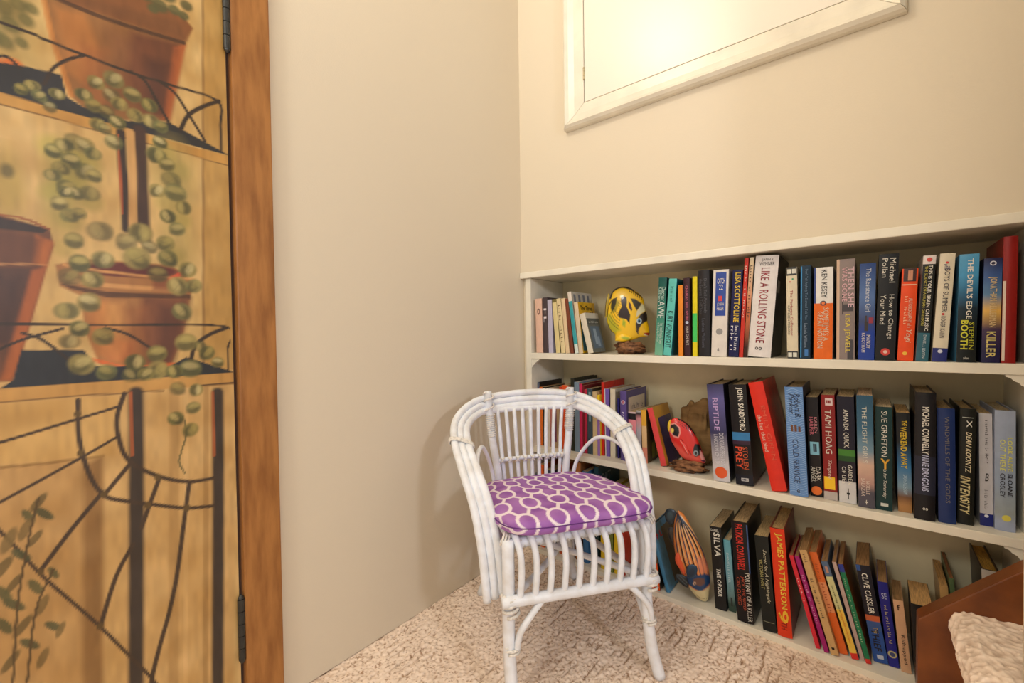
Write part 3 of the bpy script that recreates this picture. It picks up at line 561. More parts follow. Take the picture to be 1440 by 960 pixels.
('e', -0.9402, 0.8211, 0.0104, 0.0062, 47, (66, 64, 38), 0.6, 0.5625),
('e', -0.9351, 0.827, 0.0087, 0.0047, 47, (164, 148, 84), 0.7, 0.5625),
('l', [(-0.944, 0.8281), (-0.9307, 0.8205)], 0.0021, (70, 64, 38), 0.165),
('e', -0.9795, 1.0589, 0.01, 0.01, -20, (104, 100, 54), 0.3, 0.95),
('e', -0.9785, 1.0557, 0.0085, 0.0052, -20, (66, 64, 38), 0.6, 0.7124999999999999),
('e', -0.9803, 1.0616, 0.007, 0.004, -20, (200, 184, 132), 0.7, 0.7124999999999999),
('l', [(-0.987, 1.0548), (-0.9718, 1.0631)], 0.002, (70, 64, 38), 0.209),
('e', -0.9497, 0.9573, 0.012, 0.0116, -87, (126, 116, 62), 0.3, 0.85),
('e', -0.9461, 0.9579, 0.0103, 0.0061, -87, (66, 64, 38), 0.6, 0.6375),
('e', -0.9527, 0.9569, 0.0083, 0.0046, -87, (176, 160, 96), 0.7, 0.6375),
('l', [(-0.9503, 0.9514), (-0.9491, 0.9632)], 0.0021, (70, 64, 38), 0.187),
('e', -1.0256, 0.8874, 0.0136, 0.0143, 26, (84, 84, 48), 0.3, 0.6),
('e', -1.0275, 0.8823, 0.0115, 0.0075, 26, (66, 64, 38), 0.6, 0.44999999999999996),
('e', -1.024, 0.8917, 0.0096, 0.0057, 26, (190, 172, 112), 0.7, 0.44999999999999996),
('l', [(-1.0352, 0.889), (-1.0157, 0.8858)], 0.0019, (70, 64, 38), 0.132),
('e', -1.0131, 0.8631, 0.0175, 0.0181, -41, (140, 126, 72), 0.3, 0.9),
('e', -1.0097, 0.8584, 0.015, 0.0095, -41, (66, 64, 38), 0.6, 0.675),
('e', -1.0158, 0.867, 0.0122, 0.0072, -41, (164, 148, 84), 0.7, 0.675),
('l', [(-1.0237, 0.856), (-1.0022, 0.8705)], 0.0019, (70, 64, 38), 0.198),
('e', -1.0537, 0.8559, 0.0128, 0.0138, 72, (112, 112, 66), 0.3, 0.75),
('e', -1.0574, 0.8539, 0.0108, 0.0072, 72, (66, 64, 38), 0.6, 0.5625),
('e', -1.0506, 0.8576, 0.009, 0.0056, 72, (200, 184, 132), 0.7, 0.5625),
('l', [(-1.0567, 0.8621), (-1.0507, 0.8497)], 0.0018, (70, 64, 38), 0.165),
('e', -1.0797, 0.8475, 0.012, 0.0134, 5, (104, 100, 54), 0.3, 0.95),
('e', -1.0801, 0.8424, 0.0102, 0.0071, 5, (66, 64, 38), 0.6, 0.7124999999999999),
('e', -1.0793, 0.8517, 0.0084, 0.0054, 5, (176, 160, 96), 0.7, 0.7124999999999999),
('l', [(-1.0892, 0.847), (-1.07, 0.848)], 0.0018, (70, 64, 38), 0.209),
('e', -1.0663, 0.8243, 0.0124, 0.0137, -62, (126, 116, 62), 0.3, 0.85),
('e', -1.0631, 0.8222, 0.0107, 0.0072, -62, (66, 64, 38), 0.6, 0.6375),
('e', -1.069, 0.8261, 0.0087, 0.0054, -62, (190, 172, 112), 0.7, 0.6375),
('l', [(-1.0711, 0.8179), (-1.0615, 0.8308)], 0.0018, (70, 64, 38), 0.187),
('e', -1.0907, 0.8264, 0.0117, 0.0133, 51, (84, 84, 48), 0.3, 0.6),
('e', -1.0935, 0.823, 0.0099, 0.0069, 51, (66, 64, 38), 0.6, 0.44999999999999996),
('e', -1.0883, 0.8292, 0.0083, 0.0053, 51, (164, 148, 84), 0.7, 0.44999999999999996),
('l', [(-1.0964, 0.831), (-1.0848, 0.8217)], 0.0018, (70, 64, 38), 0.132),
('e', -1.071, 0.7897, 0.0133, 0.0147, -16, (140, 126, 72), 0.3, 0.9),
('e', -1.0701, 0.7844, 0.0114, 0.0077, -16, (66, 64, 38), 0.6, 0.675),
('e', -1.0719, 0.794, 0.0093, 0.0059, -16, (200, 184, 132), 0.7, 0.675),
('l', [(-1.0812, 0.7872), (-1.0606, 0.7922)], 0.0018, (70, 64, 38), 0.198),
('e', -1.0948, 0.7761, 0.0126, 0.0143, -83, (112, 112, 66), 0.3, 0.75),
('e', -1.091, 0.7755, 0.0108, 0.0076, -83, (66, 64, 38), 0.6, 0.5625),
('e', -1.0979, 0.7765, 0.0088, 0.0057, -83, (176, 160, 96), 0.7, 0.5625),
('l', [(-1.0962, 0.7689), (-1.0934, 0.7832)], 0.0018, (70, 64, 38), 0.165),
('e', -1.0819, 0.75, 0.011, 0.0123, 30, (104, 100, 54), 0.3, 0.95),
('e', -1.0837, 0.746, 0.0093, 0.0065, 30, (66, 64, 38), 0.6, 0.7124999999999999),
('e', -1.0805, 0.7533, 0.0077, 0.0049, 30, (190, 172, 112), 0.7, 0.7124999999999999),
('l', [(-1.0894, 0.753), (-1.0743, 0.7469)], 0.0018, (70, 64, 38), 0.209),
('e', -1.0564, 0.738, 0.0128, 0.0138, -37, (126, 116, 62), 0.3, 0.85),
('e', -1.0542, 0.7338, 0.0109, 0.0073, -37, (66, 64, 38), 0.6, 0.6375),
('e', -1.0582, 0.7414, 0.0089, 0.0055, -37, (164, 148, 84), 0.7, 0.6375),
('l', [(-1.0646, 0.7339), (-1.0481, 0.742)], 0.0018, (70, 64, 38), 0.187),
('e', -1.0929, 0.7311, 0.0107, 0.0122, 76, (84, 84, 48), 0.3, 0.6),
('e', -1.096, 0.7301, 0.0091, 0.0064, 76, (66, 64, 38), 0.6, 0.44999999999999996),
('e', -1.0902, 0.732, 0.0076, 0.0049, 76, (200, 184, 132), 0.7, 0.44999999999999996),
('l', [(-1.0948, 0.7371), (-1.0909, 0.7252)], 0.0018, (70, 64, 38), 0.132),
('e', -0.9509, 0.7266, 0.0161, 0.0155, 9, (140, 126, 72), 0.3, 0.9),
('e', -0.9518, 0.7209, 0.0136, 0.0082, 9, (66, 64, 38), 0.6, 0.675),
('e', -0.9501, 0.7314, 0.0113, 0.0062, 9, (176, 160, 96), 0.7, 0.675),
('l', [(-0.9634, 0.7281), (-0.9381, 0.7251)], 0.002, (70, 64, 38), 0.198),
('e', -0.9557, 0.7792, 0.0146, 0.0142, -58, (112, 112, 66), 0.3, 0.75),
('e', -0.9521, 0.7764, 0.0125, 0.0075, -58, (66, 64, 38), 0.6, 0.5625),
('e', -0.9588, 0.7814, 0.0101, 0.0056, -58, (190, 172, 112), 0.7, 0.5625),
('l', [(-0.962, 0.773), (-0.9494, 0.7854)], 0.002, (70, 64, 38), 0.165),
('e', -0.921, 0.7069, 0.0128, 0.012, 55, (104, 100, 54), 0.3, 0.95),
('e', -0.9242, 0.7045, 0.0108, 0.0063, 55, (66, 64, 38), 0.6, 0.7124999999999999),
('e', -0.9183, 0.709, 0.009, 0.0048, 55, (164, 148, 84), 0.7, 0.7124999999999999),
('l', [(-0.9267, 0.7121), (-0.9152, 0.7017)], 0.0021, (70, 64, 38), 0.209),
('e', -0.9049, 0.6895, 0.0103, 0.0095, -12, (126, 116, 62), 0.3, 0.85),
('e', -0.9044, 0.686, 0.0087, 0.005, -12, (66, 64, 38), 0.6, 0.6375),
('e', -0.9054, 0.6924, 0.0072, 0.0038, -12, (200, 184, 132), 0.7, 0.6375),
('l', [(-0.913, 0.689), (-0.8968, 0.69)], 0.0022, (70, 64, 38), 0.187),
('e', -0.9303, 0.7186, 0.0098, 0.0093, -79, (84, 84, 48), 0.3, 0.6),
('e', -0.9275, 0.7179, 0.0084, 0.0049, -79, (66, 64, 38), 0.6, 0.44999999999999996),
('e', -0.9327, 0.7192, 0.0068, 0.0037, -79, (176, 160, 96), 0.7, 0.44999999999999996),
('l', [(-0.9319, 0.7141), (-0.9288, 0.7231)], 0.0021, (70, 64, 38), 0.132),
('e', -1.0809, 0.6968, 0.0141, 0.0157, 34, (140, 126, 72), 0.3, 0.9),
('e', -1.0833, 0.6921, 0.0119, 0.0082, 34, (66, 64, 38), 0.6, 0.675),
('e', -1.0788, 0.7008, 0.0099, 0.0063, 34, (190, 172, 112), 0.7, 0.675),
('l', [(-1.09, 0.7018), (-1.0715, 0.6918)], 0.0018, (70, 64, 38), 0.198),
('e', -1.0536, 0.683, 0.0118, 0.0128, -33, (112, 112, 66), 0.3, 0.75),
('e', -1.0518, 0.6788, 0.0101, 0.0067, -33, (66, 64, 38), 0.6, 0.5625),
('e', -1.0551, 0.6865, 0.0082, 0.0051, -33, (164, 148, 84), 0.7, 0.5625),
('l', [(-1.0615, 0.6802), (-1.0456, 0.6859)], 0.0018, (70, 64, 38), 0.165),
('e', -1.0195, 0.6964, 0.0127, 0.0132, 80, (104, 100, 54), 0.3, 0.95),
('e', -1.0233, 0.6957, 0.0107, 0.0069, 80, (66, 64, 38), 0.6, 0.7124999999999999),
('e', -1.0163, 0.6969, 0.009, 0.0053, 80, (200, 184, 132), 0.7, 0.7124999999999999),
('l', [(-1.0211, 0.703), (-1.0179, 0.6897)], 0.0019, (70, 64, 38), 0.209),
('e', -0.9912, 0.7088, 0.0135, 0.0137, 13, (126, 116, 62), 0.3, 0.85),
('e', -0.9922, 0.7039, 0.0115, 0.0072, 13, (66, 64, 38), 0.6, 0.6375),
('e', -0.9903, 0.7129, 0.0095, 0.0055, 13, (176, 160, 96), 0.7, 0.6375),
('l', [(-1.0016, 0.7108), (-0.9805, 0.7068)], 0.002, (70, 64, 38), 0.187),
('e', -1.0243, 0.6762, 0.0115, 0.012, -54, (84, 84, 48), 0.3, 0.6),
('e', -1.0216, 0.6733, 0.0098, 0.0063, -54, (66, 64, 38), 0.6, 0.44999999999999996),
('e', -1.0266, 0.6786, 0.008, 0.0048, -54, (190, 172, 112), 0.7, 0.44999999999999996),
('l', [(-1.0298, 0.6718), (-1.0188, 0.6806)], 0.0019, (70, 64, 38), 0.132),
('e', -0.9909, 0.6817, 0.0148, 0.0149, 59, (140, 126, 72), 0.3, 0.9),
('e', -0.9947, 0.6791, 0.0125, 0.0078, 59, (66, 64, 38), 0.6, 0.675),
('e', -0.9876, 0.6839, 0.0104, 0.006, 59, (164, 148, 84), 0.7, 0.675),
('l', [(-0.9968, 0.6885), (-0.9849, 0.6748)], 0.002, (70, 64, 38), 0.198),
('e', -0.9458, 0.6808, 0.0162, 0.0156, -8, (112, 112, 66), 0.3, 0.75),
('e', -0.9452, 0.675, 0.0138, 0.0082, -8, (66, 64, 38), 0.6, 0.5625),
('e', -0.9463, 0.6857, 0.0114, 0.0063, -8, (200, 184, 132), 0.7, 0.5625),
('l', [(-0.9585, 0.6807), (-0.9327, 0.681)], 0.0021, (70, 64, 38), 0.165),
('e', -0.9689, 0.6777, 0.0116, 0.0115, -75, (104, 100, 54), 0.3, 0.95),
('e', -0.9656, 0.6763, 0.0099, 0.006, -75, (66, 64, 38), 0.6, 0.7124999999999999),
('e', -0.9717, 0.6788, 0.0081, 0.0046, -75, (176, 160, 96), 0.7, 0.7124999999999999),
('l', [(-0.9715, 0.6723), (-0.9664, 0.683)], 0.002, (70, 64, 38), 0.209),
('e', -1.0066, 0.6759, 0.0107, 0.011, 38, (126, 116, 62), 0.3, 0.85),
('e', -1.0087, 0.6728, 0.0091, 0.0058, 38, (66, 64, 38), 0.6, 0.6375),
('e', -1.0049, 0.6785, 0.0075, 0.0044, 38, (190, 172, 112), 0.7, 0.6375),
('l', [(-1.0132, 0.6798), (-0.9999, 0.6719)], 0.0019, (70, 64, 38), 0.187),
('e', -0.9647, 0.6482, 0.0117, 0.0115, -29, (84, 84, 48), 0.3, 0.6),
('e', -0.9631, 0.6443, 0.01, 0.0061, -29, (66, 64, 38), 0.6, 0.44999999999999996),
('e', -0.966, 0.6515, 0.0082, 0.0046, -29, (164, 148, 84), 0.7, 0.44999999999999996),
('l', [(-0.9729, 0.6463), (-0.9563, 0.6502)], 0.002, (70, 64, 38), 0.132),
('e', -0.9384, 0.6429, 0.011, 0.0105, 84, (140, 126, 72), 0.3, 0.9),
('e', -0.9416, 0.6429, 0.0093, 0.0055, 84, (66, 64, 38), 0.6, 0.675),
('e', -0.9356, 0.643, 0.0077, 0.0042, 84, (200, 184, 132), 0.7, 0.675),
('l', [(-0.9392, 0.6482), (-0.9376, 0.6376)], 0.0021, (70, 64, 38), 0.198),
('e', -0.9432, 0.6124, 0.0109, 0.0105, 17, (112, 112, 66), 0.3, 0.75),
('e', -0.9443, 0.6088, 0.0093, 0.0055, 17, (66, 64, 38), 0.6, 0.5625),
('e', -0.9423, 0.6154, 0.0076, 0.0042, 17, (176, 160, 96), 0.7, 0.5625),
('l', [(-0.9515, 0.6151), (-0.9348, 0.6097)], 0.0021, (70, 64, 38), 0.165),
('e', -0.9688, 0.5978, 0.0116, 0.0115, -50, (104, 100, 54), 0.3, 0.95),
('e', -0.9662, 0.5946, 0.01, 0.006, -50, (66, 64, 38), 0.6, 0.7124999999999999),
('e', -0.971, 0.6005, 0.0081, 0.0046, -50, (190, 172, 112), 0.7, 0.7124999999999999),
('l', [(-0.9748, 0.5944), (-0.9627, 0.6013)], 0.002, (70, 64, 38), 0.209),
('e', -0.9482, 0.5747, 0.0122, 0.0117, 63, (126, 116, 62), 0.3, 0.85),
('e', -0.9515, 0.5733, 0.0103, 0.0061, 63, (66, 64, 38), 0.6, 0.6375),
('e', -0.9454, 0.5759, 0.0086, 0.0047, 63, (164, 148, 84), 0.7, 0.6375),
('l', [(-0.9525, 0.5807), (-0.9439, 0.5687)], 0.0021, (70, 64, 38), 0.187),
('e', -1.1053, 1.0684, 0.0075, 0.0086, -4, (84, 84, 48), 0.3, 0.6),
('e', -1.1052, 1.0653, 0.0064, 0.0045, -4, (66, 64, 38), 0.6, 0.44999999999999996),
('e', -1.1054, 1.0711, 0.0052, 0.0034, -4, (200, 184, 132), 0.7, 0.44999999999999996),
('l', [(-1.1113, 1.0658), (-1.0993, 1.0711)], 0.0017, (70, 64, 38), 0.132),
('e', -1.122, 1.0916, 0.0072, 0.0084, -71, (140, 126, 72), 0.3, 0.9),
('e', -1.12, 1.0915, 0.0061, 0.0044, -71, (66, 64, 38), 0.6, 0.675),
('e', -1.1237, 1.0918, 0.005, 0.0034, -71, (176, 160, 96), 0.7, 0.675),
('l', [(-1.124, 1.0869), (-1.12, 1.0964)], 0.0017, (70, 64, 38), 0.198),
('e', -1.1155, 1.0795, 0.0073, 0.0085, 42, (112, 112, 66), 0.3, 0.75),
('e', -1.117, 1.0765, 0.0062, 0.0045, 42, (66, 64, 38), 0.6, 0.5625),
('e', -1.1142, 1.0819, 0.0051, 0.0034, 42, (190, 172, 112), 0.7, 0.5625),
('l', [(-1.1197, 1.0805), (-1.1112, 1.0784)], 0.0017, (70, 64, 38), 0.165),
('e', -1.1322, 1.0824, 0.007, 0.0083, -25, (104, 100, 54), 0.3, 0.95),
('e', -1.1314, 1.08, 0.006, 0.0044, -25, (66, 64, 38), 0.6, 0.7124999999999999),
('e', -1.1329, 1.0845, 0.0049, 0.0033, -25, (164, 148, 84), 0.7, 0.7124999999999999),
('l', [(-1.1373, 1.0786), (-1.127, 1.0863)], 0.0017, (70, 64, 38), 0.209),
('e', -1.0977, 1.0897, 0.0076, 0.0087, 88, (126, 116, 62), 0.3, 0.85),
('e', -1.1, 1.0887, 0.0065, 0.0046, 88, (66, 64, 38), 0.6, 0.6375),
('e', -1.0958, 1.0906, 0.0054, 0.0035, 88, (200, 184, 132), 0.7, 0.6375),
('l', [(-1.0978, 1.094), (-1.0976, 1.0855)], 0.0017, (70, 64, 38), 0.187),
('e', -1.0735, 1.2737, 0.0091, 0.01, 21, (84, 84, 48), 0.3, 0.6),
('e', -1.0746, 1.2696, 0.0077, 0.0053, 21, (66, 64, 38), 0.6, 0.44999999999999996),
('e', -1.0726, 1.2772, 0.0063, 0.004, 21, (176, 160, 96), 0.7, 0.44999999999999996),
('l', [(-1.0802, 1.2714), (-1.0668, 1.2761)], 0.0018, (70, 64, 38), 0.132),
('e', -1.0483, 1.2945, 0.0096, 0.0103, -46, (140, 126, 72), 0.3, 0.9),
('e', -1.0463, 1.2931, 0.0082, 0.0054, -46, (66, 64, 38), 0.6, 0.675),
('e', -1.05, 1.2957, 0.0067, 0.0041, -46, (190, 172, 112), 0.7, 0.675),
('l', [(-1.0537, 1.2875), (-1.0428, 1.3016)], 0.0018, (70, 64, 38), 0.198),
('e', -1.0979, 1.2873, 0.0085, 0.0097, 67, (112, 112, 66), 0.3, 0.75),
('e', -1.1003, 1.2843, 0.0072, 0.0051, 67, (66, 64, 38), 0.6, 0.5625),
('e', -1.0959, 1.2897, 0.006, 0.0039, 67, (164, 148, 84), 0.7, 0.5625),
('l', [(-1.1005, 1.29), (-1.0954, 1.2845)], 0.0017, (70, 64, 38), 0.165),
('e', -0.9533, 1.426, 0.0118, 0.0114, 0, (104, 100, 54), 0.3, 0.95),
('e', -0.9534, 1.4217, 0.01, 0.006, 0, (66, 64, 38), 0.6, 0.7124999999999999),
('e', -0.9532, 1.4296, 0.0082, 0.0046, 0, (200, 184, 132), 0.7, 0.7124999999999999),
('l', [(-0.9627, 1.4195), (-0.9438, 1.4326)], 0.002, (70, 64, 38), 0.209),
('e', -0.9841, 1.3417, 0.0111, 0.0111, -67, (126, 116, 62), 0.3, 0.85),
('e', -0.9811, 1.342, 0.0095, 0.0058, -67, (66, 64, 38), 0.6, 0.6375),
('e', -0.9866, 1.3414, 0.0077, 0.0044, -67, (176, 160, 96), 0.7, 0.6375),
('l', [(-0.9877, 1.3344), (-0.9806, 1.349)], 0.002, (70, 64, 38), 0.187),
('e', -1.0247, 1.3219, 0.0101, 0.0106, 46, (84, 84, 48), 0.3, 0.6),
('e', -1.0269, 1.3177, 0.0086, 0.0055, 46, (66, 64, 38), 0.6, 0.44999999999999996),
('e', -1.0228, 1.3253, 0.0071, 0.0042, 46, (190, 172, 112), 0.7, 0.44999999999999996),
('l', [(-1.0302, 1.3221), (-1.0191, 1.3216)], 0.0019, (70, 64, 38), 0.132),
('e', -1.0831, 1.2681, 0.0089, 0.0099, -21, (140, 126, 72), 0.3, 0.9),
('e', -1.0822, 1.2653, 0.0075, 0.0052, -21, (66, 64, 38), 0.6, 0.675),
('e', -1.0838, 1.2705, 0.0062, 0.004, -21, (164, 148, 84), 0.7, 0.675),
('l', [(-1.0897, 1.2624), (-1.0764, 1.274)], 0.0017, (70, 64, 38), 0.198),
('e', -1.0749, 1.3538, 0.009, 0.01, -88, (112, 112, 66), 0.3, 0.75),
('e', -1.0722, 1.3556, 0.0077, 0.0053, -88, (66, 64, 38), 0.6, 0.5625),
('e', -1.0772, 1.3523, 0.0063, 0.004, -88, (200, 184, 132), 0.7, 0.5625),
('l', [(-1.0753, 1.3487), (-1.0746, 1.359)], 0.0018, (70, 64, 38), 0.165),
('e', -0.9706, 1.4146, 0.0114, 0.0112, 25, (104, 100, 54), 0.3, 0.95),
('e', -0.9722, 1.4098, 0.0096, 0.0059, 25, (66, 64, 38), 0.6, 0.7124999999999999),
('e', -0.9694, 1.4187, 0.008, 0.0045, 25, (176, 160, 96), 0.7, 0.7124999999999999),
('l', [(-0.9787, 1.4113), (-0.9624, 1.418)], 0.002, (70, 64, 38), 0.209),
('e', -0.9776, 1.3427, 0.0112, 0.0111, -42, (126, 116, 62), 0.3, 0.85),
('e', -0.9754, 1.341, 0.0096, 0.0059, -42, (66, 64, 38), 0.6, 0.6375),
('e', -0.9794, 1.3441, 0.0078, 0.0045, -42, (190, 172, 112), 0.7, 0.6375),
('l', [(-0.9843, 1.3348), (-0.9708, 1.3506)], 0.002, (70, 64, 38), 0.187),
('e', -1.0609, 1.3338, 0.0093, 0.0102, 71, (84, 84, 48), 0.3, 0.6),
('e', -1.0636, 1.3308, 0.0079, 0.0053, 71, (66, 64, 38), 0.6, 0.44999999999999996),
('e', -1.0587, 1.3364, 0.0066, 0.0041, 71, (164, 148, 84), 0.7, 0.44999999999999996),
('l', [(-1.0632, 1.337), (-1.0586, 1.3307)], 0.0018, (70, 64, 38), 0.132),
('e', -0.9887, 1.4072, 0.0109, 0.011, 4, (140, 126, 72), 0.3, 0.9),
('e', -0.989, 1.403, 0.0093, 0.0058, 4, (66, 64, 38), 0.6, 0.675),
('e', -0.9884, 1.4108, 0.0077, 0.0044, 4, (200, 184, 132), 0.7, 0.675),
('l', [(-0.9973, 1.4016), (-0.9799, 1.413)], 0.0019, (70, 64, 38), 0.198),
('e', -0.9626, 1.3401, 0.0116, 0.0113, -63, (112, 112, 66), 0.3, 0.75),
('e', -0.9596, 1.3401, 0.0099, 0.006, -63, (66, 64, 38), 0.6, 0.5625),
('e', -0.9651, 1.3402, 0.0081, 0.0045, -63, (176, 160, 96), 0.7, 0.5625),
('l', [(-0.9669, 1.3326), (-0.9583, 1.3478)], 0.002, (70, 64, 38), 0.165),
('e', -1.0118, 1.3718, 0.0104, 0.0107, 50, (104, 100, 54), 0.3, 0.95),
('e', -1.0142, 1.3676, 0.0088, 0.0056, 50, (66, 64, 38), 0.6, 0.7124999999999999),
('e', -1.0097, 1.3753, 0.0073, 0.0043, 50, (190, 172, 112), 0.7, 0.7124999999999999),
('l', [(-1.017, 1.3722), (-1.0065, 1.3713)], 0.0019, (70, 64, 38), 0.209),
('e', -1.0301, 1.3082, 0.01, 0.0105, -17, (126, 116, 62), 0.3, 0.85),
('e', -1.0293, 1.3049, 0.0085, 0.0055, -17, (66, 64, 38), 0.6, 0.6375),
('e', -1.0308, 1.3109, 0.007, 0.0042, -17, (164, 148, 84), 0.7, 0.6375),
('l', [(-1.0377, 1.3019), (-1.0224, 1.3145)], 0.0019, (70, 64, 38), 0.187),
('e', -1.0357, 1.2955, 0.0099, 0.0105, -84, (84, 84, 48), 0.3, 0.6),
('e', -1.0328, 1.297, 0.0085, 0.0055, -84, (66, 64, 38), 0.6, 0.44999999999999996),
('e', -1.0382, 1.2944, 0.0069, 0.0042, -84, (200, 184, 132), 0.7, 0.44999999999999996),
('l', [(-1.0367, 1.2899), (-1.0348, 1.3013)], 0.0019, (70, 64, 38), 0.132),
('e', -0.9499, 1.4357, 0.0119, 0.0115, 29, (140, 126, 72), 0.3, 0.9),
('e', -0.9517, 1.4308, 0.01, 0.006, 29, (66, 64, 38), 0.6, 0.675),
('e', -0.9483, 1.4399, 0.0083, 0.0046, 29, (176, 160, 96), 0.7, 0.675),
('l', [(-0.958, 1.4327), (-0.9416, 1.4388)], 0.002, (70, 64, 38), 0.198),
('e', -1.0228, 1.3256, 0.0102, 0.0106, -38, (112, 112, 66), 0.3, 0.75),
('e', -1.0209, 1.3236, 0.0087, 0.0056, -38, (66, 64, 38), 0.6, 0.5625),
('e', -1.0243, 1.3272, 0.0071, 0.0042, -38, (190, 172, 112), 0.7, 0.5625),
('l', [(-1.0292, 1.3183), (-1.0162, 1.333)], 0.0019, (70, 64, 38), 0.165),
('e', -0.9557, 1.3988, 0.0117, 0.0114, 75, (104, 100, 54), 0.3, 0.95),
('e', -0.9591, 1.3955, 0.0099, 0.006, 75, (66, 64, 38), 0.6, 0.7124999999999999),
('e', -0.9529, 1.4017, 0.0083, 0.0046, 75, (164, 148, 84), 0.7, 0.7124999999999999),
('l', [(-0.958, 1.4027), (-0.9534, 1.3949)], 0.002, (70, 64, 38), 0.209),
('e', -0.9602, 1.4265, 0.0116, 0.0113, 8, (126, 116, 62), 0.3, 0.85),
('e', -0.9608, 1.422, 0.0098, 0.0059, 8, (66, 64, 38), 0.6, 0.6375),
('e', -0.9597, 1.4303, 0.0081, 0.0045, 8, (200, 184, 132), 0.7, 0.6375),
('l', [(-0.9693, 1.4209), (-0.951, 1.4322)], 0.002, (70, 64, 38), 0.187),
('e', -1.0291, 1.3333, 0.01, 0.0105, -59, (84, 84, 48), 0.3, 0.6),
('e', -1.0266, 1.3329, 0.0086, 0.0055, -59, (66, 64, 38), 0.6, 0.44999999999999996),
('e', -1.0312, 1.3335, 0.007, 0.0042, -59, (176, 160, 96), 0.7, 0.44999999999999996),
('l', [(-1.0334, 1.3261), (-1.0249, 1.3405)], 0.0019, (70, 64, 38), 0.132),
('e', -1.0136, 1.3452, 0.0104, 0.0107, 54, (140, 126, 72), 0.3, 0.9),
('e', -1.0161, 1.3412, 0.0088, 0.0056, 54, (66, 64, 38), 0.6, 0.675),
('e', -1.0114, 1.3485, 0.0073, 0.0043, 54, (190, 172, 112), 0.7, 0.675),
('l', [(-1.0183, 1.3463), (-1.0088, 1.344)], 0.0019, (70, 64, 38), 0.198),
('e', -1.0843, 1.2867, 0.0088, 0.0099, -13, (112, 112, 66), 0.3, 0.75),
('e', -1.0838, 1.2835, 0.0075, 0.0052, -13, (66, 64, 38), 0.6, 0.5625),
('e', -1.0847, 1.2894, 0.0062, 0.004, -13, (164, 148, 84), 0.7, 0.5625),
('l', [(-1.0912, 1.2813), (-1.0774, 1.2923)], 0.0017, (70, 64, 38), 0.165),
('e', -0.9757, 1.3273, 0.0113, 0.0112, -80, (104, 100, 54), 0.3, 0.95),
('e', -0.9724, 1.3286, 0.0096, 0.0059, -80, (66, 64, 38), 0.6, 0.7124999999999999),
('e', -0.9784, 1.3263, 0.0078, 0.0045, -80, (200, 184, 132), 0.7, 0.7124999999999999),
('l', [(-0.9774, 1.3209), (-0.974, 1.3338)], 0.002, (70, 64, 38), 0.209),
('e', -1.1003, 1.3071, 0.0085, 0.0097, 33, (126, 116, 62), 0.3, 0.85),
('e', -1.1018, 1.3032, 0.0072, 0.0051, 33, (66, 64, 38), 0.6, 0.6375),
('e', -1.0991, 1.3105, 0.006, 0.0039, 33, (176, 160, 96), 0.7, 0.6375),
('l', [(-1.1059, 1.3059), (-1.0947, 1.3084)], 0.0017, (70, 64, 38), 0.187),
('e', -1.0657, 1.3214, 0.0092, 0.0101, -34, (84, 84, 48), 0.3, 0.6),
('e', -1.0642, 1.3193, 0.0079, 0.0053, -34, (66, 64, 38), 0.6, 0.44999999999999996),
('e', -1.0669, 1.3232, 0.0064, 0.004, -34, (190, 172, 112), 0.7, 0.44999999999999996),
('l', [(-1.0718, 1.3146), (-1.0595, 1.3284)], 0.0018, (70, 64, 38), 0.132),
('e', -1.0355, 1.3218, 0.0099, 0.0105, 79, (140, 126, 72), 0.3, 0.9),
('e', -1.0384, 1.3192, 0.0083, 0.0055, 79, (66, 64, 38), 0.6, 0.675),
('e', -1.0331, 1.324, 0.0069, 0.0042, 79, (164, 148, 84), 0.7, 0.675),
('l', [(-1.0369, 1.3259), (-1.0341, 1.3176)], 0.0019, (70, 64, 38), 0.198),
('e', -0.9389, 1.3671, 0.0121, 0.0116, 12, (112, 112, 66), 0.3, 0.75),
('e', -0.9398, 1.3624, 0.0103, 0.0061, 12, (66, 64, 38), 0.6, 0.5625),
('e', -0.9382, 1.371, 0.0085, 0.0046, 12, (200, 184, 132), 0.7, 0.5625),
('l', [(-0.9483, 1.3624), (-0.9294, 1.3719)], 0.002, (70, 64, 38), 0.165),
('e', -1.0455, 1.3011, 0.0097, 0.0104, -55, (104, 100, 54), 0.3, 0.95),
('e', -1.0431, 1.3004, 0.0083, 0.0054, -55, (66, 64, 38), 0.6, 0.7124999999999999),
('e', -1.0474, 1.3017, 0.0067, 0.0041, -55, (176, 160, 96), 0.7, 0.7124999999999999),
('l', [(-1.05, 1.2941), (-1.0409, 1.3082)], 0.0018, (70, 64, 38), 0.209),
('e', -1.008, 1.3324, 0.0105, 0.0108, 58, (126, 116, 62), 0.3, 0.85),
('e', -1.0107, 1.3286, 0.0089, 0.0056, 58, (66, 64, 38), 0.6, 0.6375),
('e', -1.0058, 1.3356, 0.0074, 0.0043, 58, (190, 172, 112), 0.7, 0.6375),
('l', [(-1.0124, 1.3341), (-1.0037, 1.3307)], 0.0019, (70, 64, 38), 0.187),
('e', -1.0534, 1.351, 0.0095, 0.0102, -9, (84, 84, 48), 0.3, 0.6),
('e', -1.053, 1.3475, 0.0081, 0.0054, -9, (66, 64, 38), 0.6, 0.44999999999999996),
('e', -1.0537, 1.3539, 0.0066, 0.0041, -9, (164, 148, 84), 0.7, 0.44999999999999996),
('l', [(-1.0608, 1.3451), (-1.0458, 1.357)], 0.0018, (70, 64, 38), 0.132),
('e', -1.0594, 1.328, 0.0093, 0.0102, -76, (140, 126, 72), 0.3, 0.9),
('e', -1.0567, 1.3289, 0.008, 0.0054, -76, (66, 64, 38), 0.6, 0.675),
('e', -1.0616, 1.3273, 0.0065, 0.0041, -76, (200, 184, 132), 0.7, 0.675),
('l', [(-1.0613, 1.3219), (-1.0574, 1.3342)], 0.0018, (70, 64, 38), 0.198),
